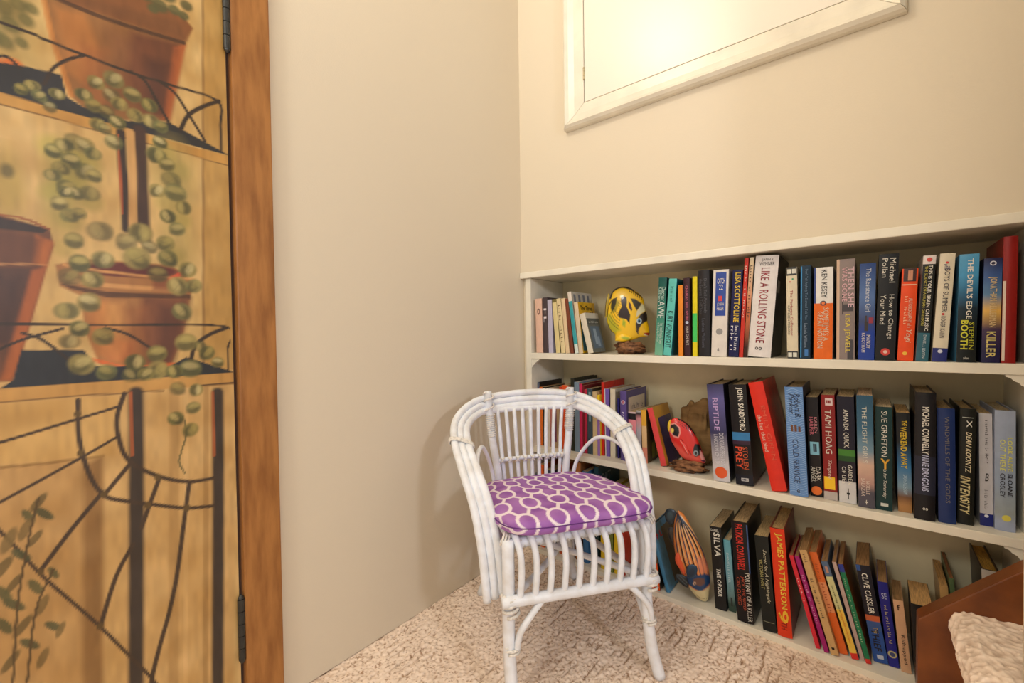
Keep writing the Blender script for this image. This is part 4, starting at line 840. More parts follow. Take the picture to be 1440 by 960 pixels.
('e', -0.9578, 1.3447, 0.0117, 0.0114, 37, (112, 112, 66), 0.3, 0.75),
('e', -0.96, 1.34, 0.0099, 0.006, 37, (66, 64, 38), 0.6, 0.5625),
('e', -0.956, 1.3486, 0.0082, 0.0046, 37, (176, 160, 96), 0.7, 0.5625),
('l', [(-0.9652, 1.3435), (-0.9504, 1.3458)], 0.002, (70, 64, 38), 0.165),
('e', -1.099, 1.2701, 0.0085, 0.0097, -30, (104, 100, 54), 0.3, 0.95),
('e', -1.0978, 1.2677, 0.0073, 0.0051, -30, (66, 64, 38), 0.6, 0.7124999999999999),
('e', -1.1, 1.272, 0.0059, 0.0039, -30, (190, 172, 112), 0.7, 0.7124999999999999),
('l', [(-1.1049, 1.264), (-1.093, 1.2762)], 0.0017, (70, 64, 38), 0.209),
('e', -0.9832, 1.3851, 0.0111, 0.0111, 83, (126, 116, 62), 0.3, 0.85),
('e', -0.9864, 1.3824, 0.0093, 0.0058, 83, (66, 64, 38), 0.6, 0.6375),
('e', -0.9804, 1.3874, 0.0078, 0.0044, 83, (164, 148, 84), 0.7, 0.6375),
('l', [(-0.9841, 1.3899), (-0.9822, 1.3804)], 0.002, (70, 64, 38), 0.187),
('e', -1.0728, 1.2967, 0.0091, 0.01, 16, (84, 84, 48), 0.3, 0.6),
('e', -1.0736, 1.2926, 0.0077, 0.0053, 16, (66, 64, 38), 0.6, 0.44999999999999996),
('e', -1.0721, 1.3001, 0.0064, 0.004, 16, (200, 184, 132), 0.7, 0.44999999999999996),
('l', [(-1.0797, 1.2936), (-1.0658, 1.2998)], 0.0018, (70, 64, 38), 0.132),
('e', -1.0815, 1.3035, 0.0089, 0.0099, -51, (140, 126, 72), 0.3, 0.9),
('e', -1.0795, 1.3025, 0.0076, 0.0052, -51, (66, 64, 38), 0.6, 0.675),
('e', -1.0832, 1.3043, 0.0062, 0.004, -51, (176, 160, 96), 0.7, 0.675),
('l', [(-1.0861, 1.2968), (-1.077, 1.3103)], 0.0018, (70, 64, 38), 0.198),
('e', -1.1007, 1.3137, 0.0085, 0.0097, 62, (112, 112, 66), 0.3, 0.75),
('e', -1.1029, 1.3104, 0.0072, 0.0051, 62, (66, 64, 38), 0.6, 0.5625),
('e', -1.0988, 1.3164, 0.006, 0.0039, 62, (190, 172, 112), 0.7, 0.5625),
('l', [(-1.1037, 1.3157), (-1.0976, 1.3116)], 0.0017, (70, 64, 38), 0.165),
('e', -0.9573, 1.4405, 0.0117, 0.0114, -5, (104, 100, 54), 0.3, 0.95),
('e', -0.9571, 1.4365, 0.0099, 0.006, -5, (66, 64, 38), 0.6, 0.7124999999999999),
('e', -0.9575, 1.4438, 0.0082, 0.0045, -5, (164, 148, 84), 0.7, 0.7124999999999999),
('l', [(-0.9665, 1.4334), (-0.9479, 1.4477)], 0.002, (70, 64, 38), 0.209),
('e', -0.9879, 1.4192, 0.0109, 0.011, -72, (126, 116, 62), 0.3, 0.85),
('e', -0.9848, 1.4201, 0.0094, 0.0058, -72, (66, 64, 38), 0.6, 0.6375),
('e', -0.9905, 1.4184, 0.0076, 0.0044, -72, (200, 184, 132), 0.7, 0.6375),
('l', [(-0.9907, 1.412), (-0.9851, 1.4264)], 0.002, (70, 64, 38), 0.187),
('e', -1.1051, 1.272, 0.0084, 0.0096, 41, (84, 84, 48), 0.3, 0.6),
('e', -1.1068, 1.2682, 0.0071, 0.0051, 41, (66, 64, 38), 0.6, 0.44999999999999996),
('e', -1.1036, 1.2751, 0.0059, 0.0039, 41, (176, 160, 96), 0.7, 0.44999999999999996),
('l', [(-1.11, 1.2719), (-1.1, 1.272)], 0.0017, (70, 64, 38), 0.132),
('e', -0.9438, 1.4298, 0.012, 0.0115, -26, (140, 126, 72), 0.3, 0.9),
('e', -0.9423, 1.427, 0.0102, 0.0061, -26, (66, 64, 38), 0.6, 0.675),
('e', -0.945, 1.4321, 0.0084, 0.0046, -26, (190, 172, 112), 0.7, 0.675),
('l', [(-0.9524, 1.4214), (-0.935, 1.4384)], 0.002, (70, 64, 38), 0.198),
('e', -1.0441, 1.3773, 0.0097, 0.0103, 87, (112, 112, 66), 0.3, 0.75),
('e', -1.047, 1.3751, 0.0082, 0.0054, 87, (66, 64, 38), 0.6, 0.5625),
('e', -1.0417, 1.3792, 0.0068, 0.0041, 87, (164, 148, 84), 0.7, 0.5625),
('l', [(-1.0444, 1.3822), (-1.0438, 1.3725)], 0.0018, (70, 64, 38), 0.165),
('e', -1.0088, 1.3892, 0.0105, 0.0108, 20, (104, 100, 54), 0.3, 0.95),
('e', -1.01, 1.3847, 0.0089, 0.0056, 20, (66, 64, 38), 0.6, 0.7124999999999999),
('e', -1.0079, 1.393, 0.0073, 0.0043, 20, (200, 184, 132), 0.7, 0.7124999999999999),
('l', [(-1.0166, 1.3856), (-1.001, 1.3929)], 0.0019, (70, 64, 38), 0.209),
('e', -1.0645, 1.2881, 0.0092, 0.0101, -47, (126, 116, 62), 0.3, 0.85),
('e', -1.0625, 1.2868, 0.0079, 0.0053, -47, (66, 64, 38), 0.6, 0.6375),
('e', -1.0661, 1.2892, 0.0064, 0.004, -47, (176, 160, 96), 0.7, 0.6375),
('l', [(-1.0696, 1.2813), (-1.0593, 1.295)], 0.0018, (70, 64, 38), 0.187),
('e', -1.0405, 1.2975, 0.0098, 0.0104, 66, (84, 84, 48), 0.3, 0.6),
('e', -1.0432, 1.2942, 0.0083, 0.0054, 66, (66, 64, 38), 0.6, 0.44999999999999996),
('e', -1.0382, 1.3002, 0.0069, 0.0042, 66, (190, 172, 112), 0.7, 0.44999999999999996),
('l', [(-1.0436, 1.3002), (-1.0374, 1.2947)], 0.0018, (70, 64, 38), 0.132)]

bn = vnoise(dp[:, 0] / 0.05, dp[:, 1] / 0.06, 11) * 0.6 + vnoise(dp[:, 0] / 0.012, dp[:, 1] / 0.015, 12) * 0.4
bc = np.array(lin((190, 152, 92))[:3]) * (1 - bn[:, None]) + np.array(lin((212, 180, 124))[:3]) * bn[:, None]
pc = paint(dp, bc.astype(np.float32), MURAL)
pc *= np.stack([0.86 + 0.26 * vnoise(dp[:, 0] / 0.03 + 4, dp[:, 1] / 0.035, 14), 0.80 + 0.34 * vnoise(dp[:, 0] / 0.03 + 4, dp[:, 1] / 0.035, 14), 0.66 + 0.5 * vnoise(dp[:, 0] / 0.03 + 4, dp[:, 1] / 0.035, 14)], 1)
pc *= (0.9 + 0.2 * vnoise(dp[:, 0] / 0.006, dp[:, 1] / 0.02, 13))[:, None]
me = grid_mesh('door_1', np.stack([np.full(len(dp), 0.006), dp[:, 0], dp[:, 1]], 1), ny, nz); set_paint(me, pc)
door = tag(link('door_1', me, attr_mat('mural_paint', rough=0.42)), 'door painted with a mural of potted ivy on tiered iron shelves', 'door', kind='structure')
MB().box(-0.034, 0.0055, -1.66, -0.880, 0.01, 2.06).build('door_slab', M_wood, door)
def hinge(zc, ln, parent, y=-0.879, x=0.012, r=0.0052, m=None, n=5):
    h = MB(); st = ln / n
    for i in range(n): h.tube([(x, y, zc - ln / 2 + i * st), (x, y, zc - ln / 2 + (i + 1) * st - 0.0012)], r, 12)
    for s in (-1, 1): h.tube([(x, y, zc + s * ln / 2), (x, y, zc + s * (ln / 2 + 0.003)), (x, y, zc + s * (ln / 2 + 0.007))], [r * 0.9, r * 0.8, r * 0.3], 12)
    return h.build('hinge', m or M_hinge, parent)
hinge(1.318, 0.12, door, r=0.006); hinge(0.190, 0.115, door, r=0.006)
mb = MB(); mb.box(-0.06, 0.016, -0.874, -0.8065, 0, 2.14)
cs = tag(mb.build('trim_1', M_wood, bevel=0.003), 'stained brown wooden casing down the hinge side of the door', 'trim', kind='structure')
tag(MB().box(-0.06, 0.016, -1.734, -1.666, 0, 2.14).build('trim_2', M_wood, bevel=0.003), 'stained brown wooden casing down the latch side of the door', 'trim', kind='structure')
tag(MB().box(-0.06, 0.016, -1.665, -0.875, 2.072, 2.14).build('trim_3', M_wood, bevel=0.003), 'stained brown wooden head casing over the door', 'trim', kind='structure')

# ------------------------------------------------------------------ wall hatch with mitred frame
hx0, hx1, hz0, hz1 = 0.186, 0.975, 1.356, 1.98; ix0, ix1, iz0, iz1 = 0.257, 0.904, 1.419, 1.917
hatch = tag(empty('wall_hatch', (hx0, 0, hz0)), 'white painted hatch door with a mitred frame high on the cream wall', 'hatch')
def frame_board(p_out0, p_out1, p_in1, p_in0):
    # lip at the outer edge, sloping inwards, thin step to the panel
    def lerp(a, b, t): return (a[0] + (b[0] - a[0]) * t, a[1] + (b[1] - a[1]) * t)
    prof = [(0.0, 0.0), (0.0, -0.012), (0.05, -0.021), (0.16, -0.0280), (0.30, -0.0225), (0.55, -0.0185), (0.97, -0.017), (1.0, -0.0155), (1.0, 0.0)]
    m = MB(); vs = []
    for t, yy in prof:
        a = lerp(p_out0, p_in0, t); b = lerp(p_out1, p_in1, t); vs += [(a[0] - hx0, yy - 0.0003, a[1] - hz0), (b[0] - hx0, yy - 0.0003, b[1] - hz0)]
    n = len(prof); fs = [(2 * i, 2 * i + 1, 2 * ((i + 1) % n) + 1, 2 * ((i + 1) % n)) for i in range(n)] + [tuple(2 * i for i in range(n)), tuple(2 * i + 1 for i in range(n - 1, -1, -1))]
    return m.add(vs, fs).build('frame_board', M_white, hatch)
g = 0.0006
frame_board((hx0, hz0 + g), (hx0, hz1 - g), (ix0, iz1 - g), (ix0, iz0 + g)); frame_board((hx0 + g, hz0), (hx1 - g, hz0), (ix1 - g, iz0), (ix0 + g, iz0))
frame_board((hx1, hz0 + g), (hx1, hz1 - g), (ix1, iz1 - g), (ix1, iz0 + g)); frame_board((hx0 + g, hz1), (hx1 - g, hz1), (ix1 - g, iz1), (ix0 + g, iz1))
pn = MB().box(ix0 + 0.002 - hx0, ix1 - 0.002 - hx0, -0.0155, -0.001, iz0 + 0.002 - hz0, iz1 - 0.002 - hz0).build('hatch_panel', M_panel, hatch, bevel=0.001)
for zc in (1.505, 1.84):
    h = MB()
    for i in range(3): h.tube([(ix0 - hx0 + 0.001, -0.017, zc - hz0 - 0.018 + i * 0.0122), (ix0 - hx0 + 0.001, -0.017, zc - hz0 - 0.018 + i * 0.0122 + 0.0112)], 0.0028, 10)
    h.build('hatch_hinge', M_gold, hatch)

# ------------------------------------------------------------------ built-in bookcase
bc_ = tag(empty('bookcase', (0.016, 0, 0)), 'cream built-in bookcase of three long shelves set into the wall', 'bookcase')
def part(name, x0, x1, y0, y1, z0, z1, m=M_white, bev=0.0012):
    return MB().box(x0 - 0.016, x1 - 0.016, y0, y1, z0, z1).build(name, m, bc_, bevel=bev)
part('back_panel', NX0 - 0.02, NX1 + 0.02, D, D + 0.01, 0, 0.937, M_niche, 0)
part('side_panel', 0.016, NX0, 0.0, D, 0, 0.9180); part('side_panel', NX1, NX1 + 0.02, 0.0, D, 0, 0.9180)
part('top_board', 0.016, NX1 + 0.02, 0.001, D, 0.9185, 0.9365)
part('top_trim', 0.0012, NX1 + 0.02, -0.011, -0.0002, 0.9180, 0.9375, M_white, 0.002)
part('shelf', NX0, NX1, -0.001, D, 0.648, 0.668); part('shelf', NX0, NX1, -0.001, D, 0.334, 0.352); part('bottom_board', NX0, NX1, -0.004, D, -0.012, 0.012)
def bracket(x, s, z):
    pts = [(0, 0), (0.030, 0), (0.029, -0.004), (0.023, -0.006), (0.019, -0.011), (0.013, -0.014), (0.010, -0.019), (0.004, -0.022), (0.003, -0.027), (0, -0.028)]
    MB().prism([(x - 0.016 + s * a, z + b) for a, b in pts], 'y', 0.002, 0.014).build('bracket', M_white, bc_)
for z in (0.6478, 0.3338): bracket(NX1 - 0.0002, -1, z)
bracket(NX0 + 0.0002, 1, 0.6478)

# ------------------------------------------------------------------ stairs
st = tag(empty('staircase', (0.99, -0.06, 0)), 'brown stair board and beige carpeted step at the bottom right', 'staircase')
sp = [(0.0, 0), (0.001, 0.184), (0.127, 0.315), (0.36, 0.557), (0.36, 0)]
sb = MB().prism([(a, b) for a, b in sp], 'y', -0.004, 0.034).build('stringer_board', M_string, st, bevel=0.0022)
# carpeted step with rounded nose and undercut riser
n_y, prof = 90, []
sx, sz = 0.051, 0.222
pth = [(0.075, 0.0), (0.070, 0.05), (0.064, 0.10), (0.056, 0.15), (0.047, 0.175), (0.044, 0.195), (0.05, 0.212), (0.065, 0.222), (0.10, 0.223), (0.36, 0.223)]
prof = np.array(spline([(a, b, 0) for a, b in pth], 16)); pl_ = np.concatenate([[0], np.cumsum(np.linalg.norm(np.diff(prof, axis=0), axis=1))]); pq = np.arange(0, pl_[-1], 0.0022)
prof = np.stack([np.interp(pq, pl_, prof[:, k]) for k in range(3)], 1)
yv = np.linspace(-0.48, -0.0045, 220); vs = []
for (a, b, _) in prof:
    for yy in yv: vs.append((a, yy, b))
vs = np.array(vs); pa = np.concatenate([[0], np.cumsum([math.dist(prof[i], prof[i + 1]) for i in range(len(prof) - 1)])]); ga = np.repeat(pa, len(yv))
nn = vnoise(ga / 0.0055 + 5, vs[:, 1] / 0.0055, 21) * 0.6 + vnoise(ga / 0.014 + 9, vs[:, 1] / 0.014, 22) * 0.4
vs[:, 0] -= (nn - 0.4) * 0.009 * (vs[:, 2] < 0.215); vs[:, 2] += (nn - 0.4) * 0.008
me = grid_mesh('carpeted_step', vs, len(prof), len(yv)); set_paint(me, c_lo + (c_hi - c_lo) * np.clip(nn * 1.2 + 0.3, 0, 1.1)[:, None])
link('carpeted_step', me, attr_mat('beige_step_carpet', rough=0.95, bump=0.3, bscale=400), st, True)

# ------------------------------------------------------------------ books
BOOKS = [
(0.0532, 0.008, 0.668, 0.0262, 0.1803, 0.119, -0.98, 'p', [(0, (226, 186, 166))], (226, 186, 166), (205, 180, 135), [('o', 0.18, 0.3, 0.3, 0.7, (90, 40, 50))], [], [], 'pale pink paperback at the left end of the top shelf'),
(0.0822, 0.008, 0.668, 0.0177, 0.183, 0.121, -0.36, 'p', [(0, (74, 62, 66))], (74, 62, 66), (205, 180, 135), [('~sc', 0.2, 0.45, 0.2, 0.8, (220, 210, 215))], [], [], 'charcoal paperback with pale scrollwork beside the pale pink one'),
(0.1031, 0.008, 0.668, 0.0168, 0.1746, 0.115, -1.17, 'p', [(0, (186, 182, 206))], (186, 182, 206), (205, 180, 135), [], [], [], 'thin lavender paperback on the top shelf'),
(0.132, 0.008, 0.668, 0.0162, 0.1751, 0.116, -4.69, 'p', [(0, (120, 110, 60)), (0.06, (222, 205, 150))], (120, 110, 60), (205, 180, 135), [], [], [], 'pale yellow paperback with an olive top among the small paperbacks'),
(0.1519, 0.008, 0.668, 0.0155, 0.1762, 0.116, -5.56, 'p', [(0, (224, 206, 160))], (224, 206, 160), (205, 180, 135), [('~seven tales', 0.12, 0.8, 0.25, 0.75, (120, 95, 60))], [], [], 'cream paperback with brown lettering along its spine, top shelf'),
(0.1695, 0.008, 0.668, 0.0132, 0.176, 0.116, -5.38, 'p', [(0, (226, 200, 162))], (226, 200, 162), (205, 180, 135), [], [], [], 'plain buff paperback between a lettered cream and a brown one'),
(0.1864, 0.008, 0.668, 0.0116, 0.1744, 0.115, -6.36, 'p', [(0, (122, 64, 44))], (122, 64, 44), (225, 205, 165), [], [], [], 'red-brown paperback leaning left on the top shelf'),
(0.203, 0.008, 0.668, 0.0126, 0.1956, 0.129, -7.65, 'p', [(0, (222, 212, 200)), (0.15, (58, 158, 168)), (0.85, (210, 222, 218))], (206, 200, 186), (205, 180, 135), [], [], [], 'tallest small paperback with a teal spine and grey-striped front cover'),
(0.2175, 0.008, 0.668, 0.0141, 0.1613, 0.106, -6.39, 'p', [(0, (214, 196, 168))], (232, 182, 28), (205, 180, 135), [], [], [], 'small book with a bright yellow lettered front cover'),
(0.2495, 0.008, 0.668, 0.0187, 0.1259, 0.083, -13.58, 'p', [(0, (216, 208, 190))], (112, 116, 110), (205, 180, 135), [], [], [], 'short leaning book with a misty grey-blue picture on its front'),
(0.4572, 0.008, 0.668, 0.0222, 0.2126, 0.14, 3.65, 'p', [(0, (18, 82, 78)), (0.35, (36, 110, 96)), (0.75, (84, 158, 136)), (1, (120, 180, 150))], (14, 60, 62), (205, 180, 135), [('Dacher', 0.12, 0.3, 0.45, 0.95, (200, 225, 215)), ('Keltner', 0.12, 0.3, 0.05, 0.45, (200, 225, 215)), ('AWE', 0.3, 0.52, 0.1, 0.9, (240, 245, 240)), ('The Transformative Power', 0.58, 0.85, 0.5, 0.9, (220, 235, 225)), ('of Everyday Wonder', 0.58, 0.83, 0.1, 0.45, (220, 235, 225))], [], [], 'dark green book fading to sea green beside the yellow fish'),
(0.4818, 0.008, 0.668, 0.0207, 0.2076, 0.137, 4.79, 'p', [(0, (98, 196, 188))], (16, 108, 124), (205, 180, 135), [('KURT VONNEGUT', 0.42, 0.9, 0.15, 0.85, (20, 40, 45)), ('~player piano', 0.1, 0.3, 0.3, 0.7, (40, 110, 110))], [], [], 'pale aqua leaning book with a teal front cover'),
(0.5228, 0.008, 0.668, 0.0113, 0.1882, 0.124, 0.05, 'p', [(0, (232, 140, 40))], (232, 140, 40), (205, 180, 135), [], [], [], 'thin orange paperback right of the pale aqua book'),
(0.5386, 0.008, 0.668, 0.0155, 0.2063, 0.136, -0.56, 'p', [(0, (58, 30, 40))], (58, 30, 40), (205, 180, 135), [('CHARLES BUKOWSKI', 0.1, 0.54, 0.3, 0.75, (226, 120, 150)), ('HAM ON RYE', 0.62, 0.86, 0.3, 0.75, (235, 225, 215))], [], [(0.57, 0.5, 0.35, (190, 200, 220))], 'maroon-black paperback with pink and white lettering'),
(0.5594, 0.008, 0.668, 0.0113, 0.2078, 0.137, 0.16, 'p', [(0, (226, 208, 30)), (0.46, (70, 200, 100)), (0.82, (226, 208, 30))], (226, 208, 30), (205, 180, 135), [], [], [], 'thin spine striped bright yellow, green and yellow'),
(0.5751, 0.008, 0.668, 0.0271, 0.2227, 0.147, -0.4, 'h', [(0, (38, 36, 40))], (38, 36, 40), (205, 180, 135), [("Don't Tell Anybody", 0.1, 0.5, 0.45, 0.8, (92, 92, 100)), ('the Secrets I Told You', 0.1, 0.5, 0.1, 0.4, (92, 92, 100)), ('Lucinda Williams', 0.56, 0.9, 0.3, 0.6, (84, 88, 104))], [], [], 'thick charcoal hardcover with faint grey lettering beside the yellow-green spine'),
(0.6051, 0.008, 0.668, 0.0359, 0.219, 0.145, 1.64, 'p', [(0, (226, 220, 214))], (226, 220, 214), (205, 180, 135), [('CATCH', 0.1, 0.16, 0.28, 0.78, (240, 236, 225), 'h'), ('22', 0.17, 0.23, 0.4, 0.66, (240, 236, 225), 'h'), ('JOSEPH', 0.38, 0.42, 0.3, 0.74, (240, 236, 225), 'h'), ('HELLER', 0.425, 0.465, 0.3, 0.74, (240, 236, 225), 'h'), ('6', 0.9, 0.94, 0.4, 0.52, (90, 90, 90), 'h')], [(0.03, 0.53, 0.17, 0.86, (38, 70, 160)), (0.3, 0.36, 0.36, 0.62, (214, 60, 60))], [(0.71, 0.5, 0.3, (150, 148, 148))], 'white paperback with a blue panel and a small red figure'),
(0.6458, 0.008, 0.668, 0.0223, 0.2147, 0.142, 2.81, 'p', [(0, (28, 32, 82))], (28, 32, 82), (205, 180, 135), [('LISA SCOTTOLINE', 0.03, 0.6, 0.3, 0.85, (240, 205, 60), 'b'), ('~dont go', 0.64, 0.92, 0.1, 0.42, (225, 225, 235)), ('~every fifteen', 0.64, 0.92, 0.5, 0.85, (225, 225, 235))], [], [], 'navy paperback with tall yellow lettering'),
(0.6697, 0.008, 0.668, 0.0084, 0.242, 0.16, 3.21, 'p', [(0, (206, 52, 40))], (206, 52, 40), (205, 180, 135), [('~what to eat in the city', 0.08, 0.6, 0.3, 0.75, (240, 220, 210))], [], [], 'thin tall red paperback beside the big white hardcover'),
(0.6793, 0.008, 0.668, 0.0087, 0.242, 0.16, 3.59, 'p', [(0, (232, 218, 190)), (0.06, (226, 205, 170)), (0.55, (214, 120, 80)), (0.9, (60, 36, 30))], (232, 218, 190), (205, 180, 135), [('~murder by the book', 0.08, 0.6, 0.25, 0.8, (60, 30, 30))], [], [], 'thin tall cream book with dark red lettering'),
(0.6887, 0.008, 0.668, 0.0484, 0.242, 0.16, 4.29, 'h', [(0, (232, 228, 230))], (26, 24, 24), (205, 180, 135), [('JANN S.', 0.03, 0.06, 0.3, 0.8, (70, 60, 60), 'h'), ('WENNER', 0.065, 0.1, 0.2, 0.85, (70, 60, 60), 'h'), ('LIKE A ROLLING STONE', 0.12, 0.86, 0.3, 0.68, (166, 44, 60)), ('oo', 0.9, 0.93, 0.3, 0.6, (40, 40, 40), 'hb')], [], [], 'tall thick white hardcover with red serif lettering on the top shelf'),
(0.771, 0.008, 0.668, 0.0212, 0.2096, 0.138, -0.56, 'p', [(0, (222, 212, 188))], (222, 212, 188), (205, 180, 135), [('The Perfume Collector', 0.25, 0.75, 0.35, 0.6, (190, 90, 90)), ('KATHLEEN TESSARO', 0.42, 0.74, 0.1, 0.3, (120, 110, 100))], [(0.0, 0.09, 0.02, 0.98, (50, 50, 52)), (0.02, 0.07, 0.1, 0.45, (225, 225, 215)), (0.02, 0.07, 0.55, 0.9, (225, 225, 215)), (0.92, 1, 0.02, 0.98, (50, 50, 52)), (0.935, 0.985, 0.1, 0.45, (225, 225, 215)), (0.935, 0.985, 0.55, 0.9, (225, 225, 215))], [(0.13, 0.6, 0.12, (60, 150, 110)), (0.16, 0.35, 0.1, (200, 50, 60))], 'cream paperback with black-and-white patterned ends'),
(0.7959, 0.008, 0.668, 0.0192, 0.2109, 0.139, 0.41, 'p', [(0, (24, 50, 72))], (24, 50, 72), (205, 180, 135), [("Don't Tell Anybody The Secrets I Told You", 0.04, 0.58, 0.4, 0.72, (130, 160, 190)), ('Lucinda Williams', 0.62, 0.88, 0.4, 0.7, (150, 170, 195))], [(0.01, 0.99, 0.02, 0.14, (60, 150, 215)), (0.9, 0.97, 0.45, 0.8, (60, 120, 190))], [], 'dark blue paperback edged with a bright blue stripe'),
(0.8214, 0.008, 0.668, 0.0341, 0.2031, 0.134, 0.38, 'p', [(0, (232, 230, 228)), (0.39, (232, 108, 30))], (232, 230, 228), (205, 180, 135), [('KEN KESEY', 0.03, 0.33, 0.4, 0.7, (30, 30, 34)), ('SOMETIMES A', 0.44, 0.8, 0.5, 0.8, (240, 225, 200)), ('GREAT NOTION', 0.48, 0.88, 0.2, 0.48, (240, 225, 200))], [(0.0, 0.39, 0, 0.1, (36, 60, 130))], [(0.39, 0.5, 0.22, (80, 60, 70)), (0.39, 0.5, 0.12, (226, 120, 60))], 'paperback with a white upper and orange lower spine'),
(0.8627, 0.008, 0.668, 0.0317, 0.2169, 0.143, 0.12, 'p', [(0, (142, 128, 126))], (142, 128, 126), (205, 180, 135), [('THEN SHE', 0.08, 0.48, 0.62, 0.95, (226, 190, 200), 'b'), ('WAS GONE', 0.08, 0.42, 0.3, 0.58, (226, 180, 190), 'b'), ('LISA JEWELL', 0.55, 0.93, 0.4, 0.75, (232, 210, 90), 'b')], [(0, 1, 0, 0.16, (206, 176, 152)), (0.35, 0.55, 0.3, 0.34, (50, 46, 50)), (0.45, 0.52, 0.3, 0.9, (66, 60, 66)), (0.8, 1, 0.6, 0.9, (70, 66, 72))], [], 'grey-mauve paperback overlaid with branching twigs and yellow lettering'),
(0.9, 0.008, 0.668, 0.0262, 0.2036, 0.134, 0.78, 'p', [(0, (40, 66, 128)), (0.35, (90, 120, 176)), (0.6, (60, 74, 120)), (0.72, (36, 66, 160))], (40, 66, 128), (205, 180, 135), [('The Resistance Girl', 0.05, 0.5, 0.4, 0.72, (226, 230, 240)), ('MANDY', 0.74, 0.88, 0.5, 0.75, (240, 236, 225)), ('ROBOTHAM', 0.72, 0.92, 0.2, 0.42, (240, 236, 225))], [(0.54, 0.6, 0.4, 0.5, (60, 44, 40)), (0.6, 0.7, 0.36, 0.58, (50, 40, 40)), (0.56, 0.62, 0.62, 0.9, (150, 50, 70))], [], 'blue paperback with a small standing figure on a cloudy sky'),
(0.9278, 0.008, 0.668, 0.0313, 0.2189, 0.144, 1.6, 'p', [(0, (26, 27, 30))], (26, 27, 30), (205, 180, 135), [('Michael', 0.04, 0.27, 0.56, 0.86, (240, 236, 225)), ('Pollan', 0.04, 0.22, 0.18, 0.46, (240, 236, 225)), ('How to Change', 0.38, 0.8, 0.52, 0.84, (240, 236, 225)), ('Your Mind', 0.38, 0.66, 0.16, 0.44, (240, 236, 225))], [], [(0.92, 0.5, 0.32, (206, 60, 50)), (0.92, 0.5, 0.14, (230, 190, 180))], 'large black paperback with white two-line lettering and a red badge'),
(0.9626, 0.008, 0.668, 0.024, 0.1857, 0.123, 2.3, 'p', [(0, (232, 78, 28))], (232, 78, 28), (205, 180, 135), [('AUTOBIOGRAPHY of a', 0.32, 0.64, 0.5, 0.75, (245, 225, 200)), ('Yogi', 0.66, 0.8, 0.35, 0.8, (245, 225, 200), 'i'), ('~the classic', 0.3, 0.6, 0.25, 0.45, (245, 190, 150))], [(0, 0.14, 0.1, 0.9, (60, 30, 28)), (0.02, 0.13, 0.38, 0.68, (200, 140, 110)), (0.17, 0.18, 0.05, 0.95, (240, 200, 170))], [(0.92, 0.45, 0.2, (240, 190, 60))], 'bright orange-red paperback with a small portrait at the top'),
(0.9902, 0.008, 0.668, 0.0183, 0.2086, 0.138, 3.04, 'p', [(0, (226, 216, 214)), (0.08, (28, 30, 30)), (0.73, (48, 98, 116))], (226, 216, 214), (205, 180, 135), [('THIS IS YOUR BRAIN ON MUSIC', 0.09, 0.71, 0.5, 0.8, (240, 236, 225), 'b'), ('THE SCIENCE OF A HUMAN OBSESSION', 0.1, 0.66, 0.2, 0.42, (214, 200, 70)), ('DANIEL J. LEVITIN', 0.75, 0.97, 0.4, 0.7, (220, 230, 235))], [], [(0.04, 0.5, 0.3, (206, 70, 60))], 'slim leaning black paperback with a white top and teal foot'),
(1.0136, 0.008, 0.668, 0.021, 0.2094, 0.138, 3.18, 'p', [(0, (222, 212, 190)), (0.875, (40, 48, 120))], (222, 212, 190), (205, 180, 135), [('The', 0.1, 0.15, 0.3, 0.7, (70, 60, 110), 'h'), ('BOYS OF SUMMER', 0.14, 0.54, 0.38, 0.74, (52, 48, 66)), ('ROGER KAHN', 0.58, 0.78, 0.38, 0.7, (80, 76, 90))], [], [(0.085, 0.5, 0.14, (200, 50, 50)), (0.56, 0.5, 0.14, (200, 50, 50)), (0.905, 0.5, 0.22, (210, 215, 235))], 'cream leaning paperback with red stars and a blue foot'),
(1.0475, 0.008, 0.668, 0.0262, 0.2044, 0.135, 1.16, 'p', [(0, (88, 160, 205)), (0.2, (70, 150, 200)), (0.36, (40, 100, 140)), (0.5, (24, 44, 58)), (0.7, (18, 24, 26))], (88, 160, 205), (205, 180, 135), [("THE DEVIL'S EDGE", 0.04, 0.6, 0.42, 0.72, (240, 236, 225), 'b'), ('STEPHEN', 0.63, 0.88, 0.6, 0.85, (222, 220, 60)), ('BOOTH', 0.61, 0.88, 0.18, 0.56, (222, 220, 60), 'b'), ('sphere', 0.95, 0.98, 0.35, 0.65, (240, 236, 225), 'h')], [], [], 'thick paperback shading from sky blue to black'),
(1.0807, 0.008, 0.668, 0.0233, 0.1935, 0.128, 0.85, 'p', [(0, (34, 30, 70)), (0.17, (60, 90, 150)), (0.35, (90, 130, 170)), (0.5, (226, 180, 90)), (0.68, (70, 50, 80)), (0.9, (34, 30, 72))], (34, 30, 70), (205, 180, 135), [('JONATHAN KELLERMAN', 0.18, 0.66, 0.25, 0.75, (226, 200, 150), 'b'), ('KILLER', 0.7, 0.95, 0.25, 0.75, (226, 210, 130), 'b')], [], [(0.05, 0.5, 0.24, (215, 215, 230)), (0.05, 0.5, 0.15, (34, 30, 70))], 'thick navy and gold paperback beside the tall red book'),
(1.1059, 0.008, 0.668, 0.0178, 0.2303, 0.152, 0.55, 'h', [(0, (142, 26, 22))], (142, 26, 22), (205, 180, 135), [], [(0.35, 0.98, 0.02, 0.22, (214, 196, 180))], [], 'tall dark red hardcover at the right end of the top shelf'),
(0.0396, 0.03, 0.352, 0.008, 0.214, 0.141, 0.0, 'h', [(0, (92, 98, 118))], (34, 28, 26), (70, 56, 46), [], [], [], 'grey-blue hardcover at the left end of the middle shelf'),
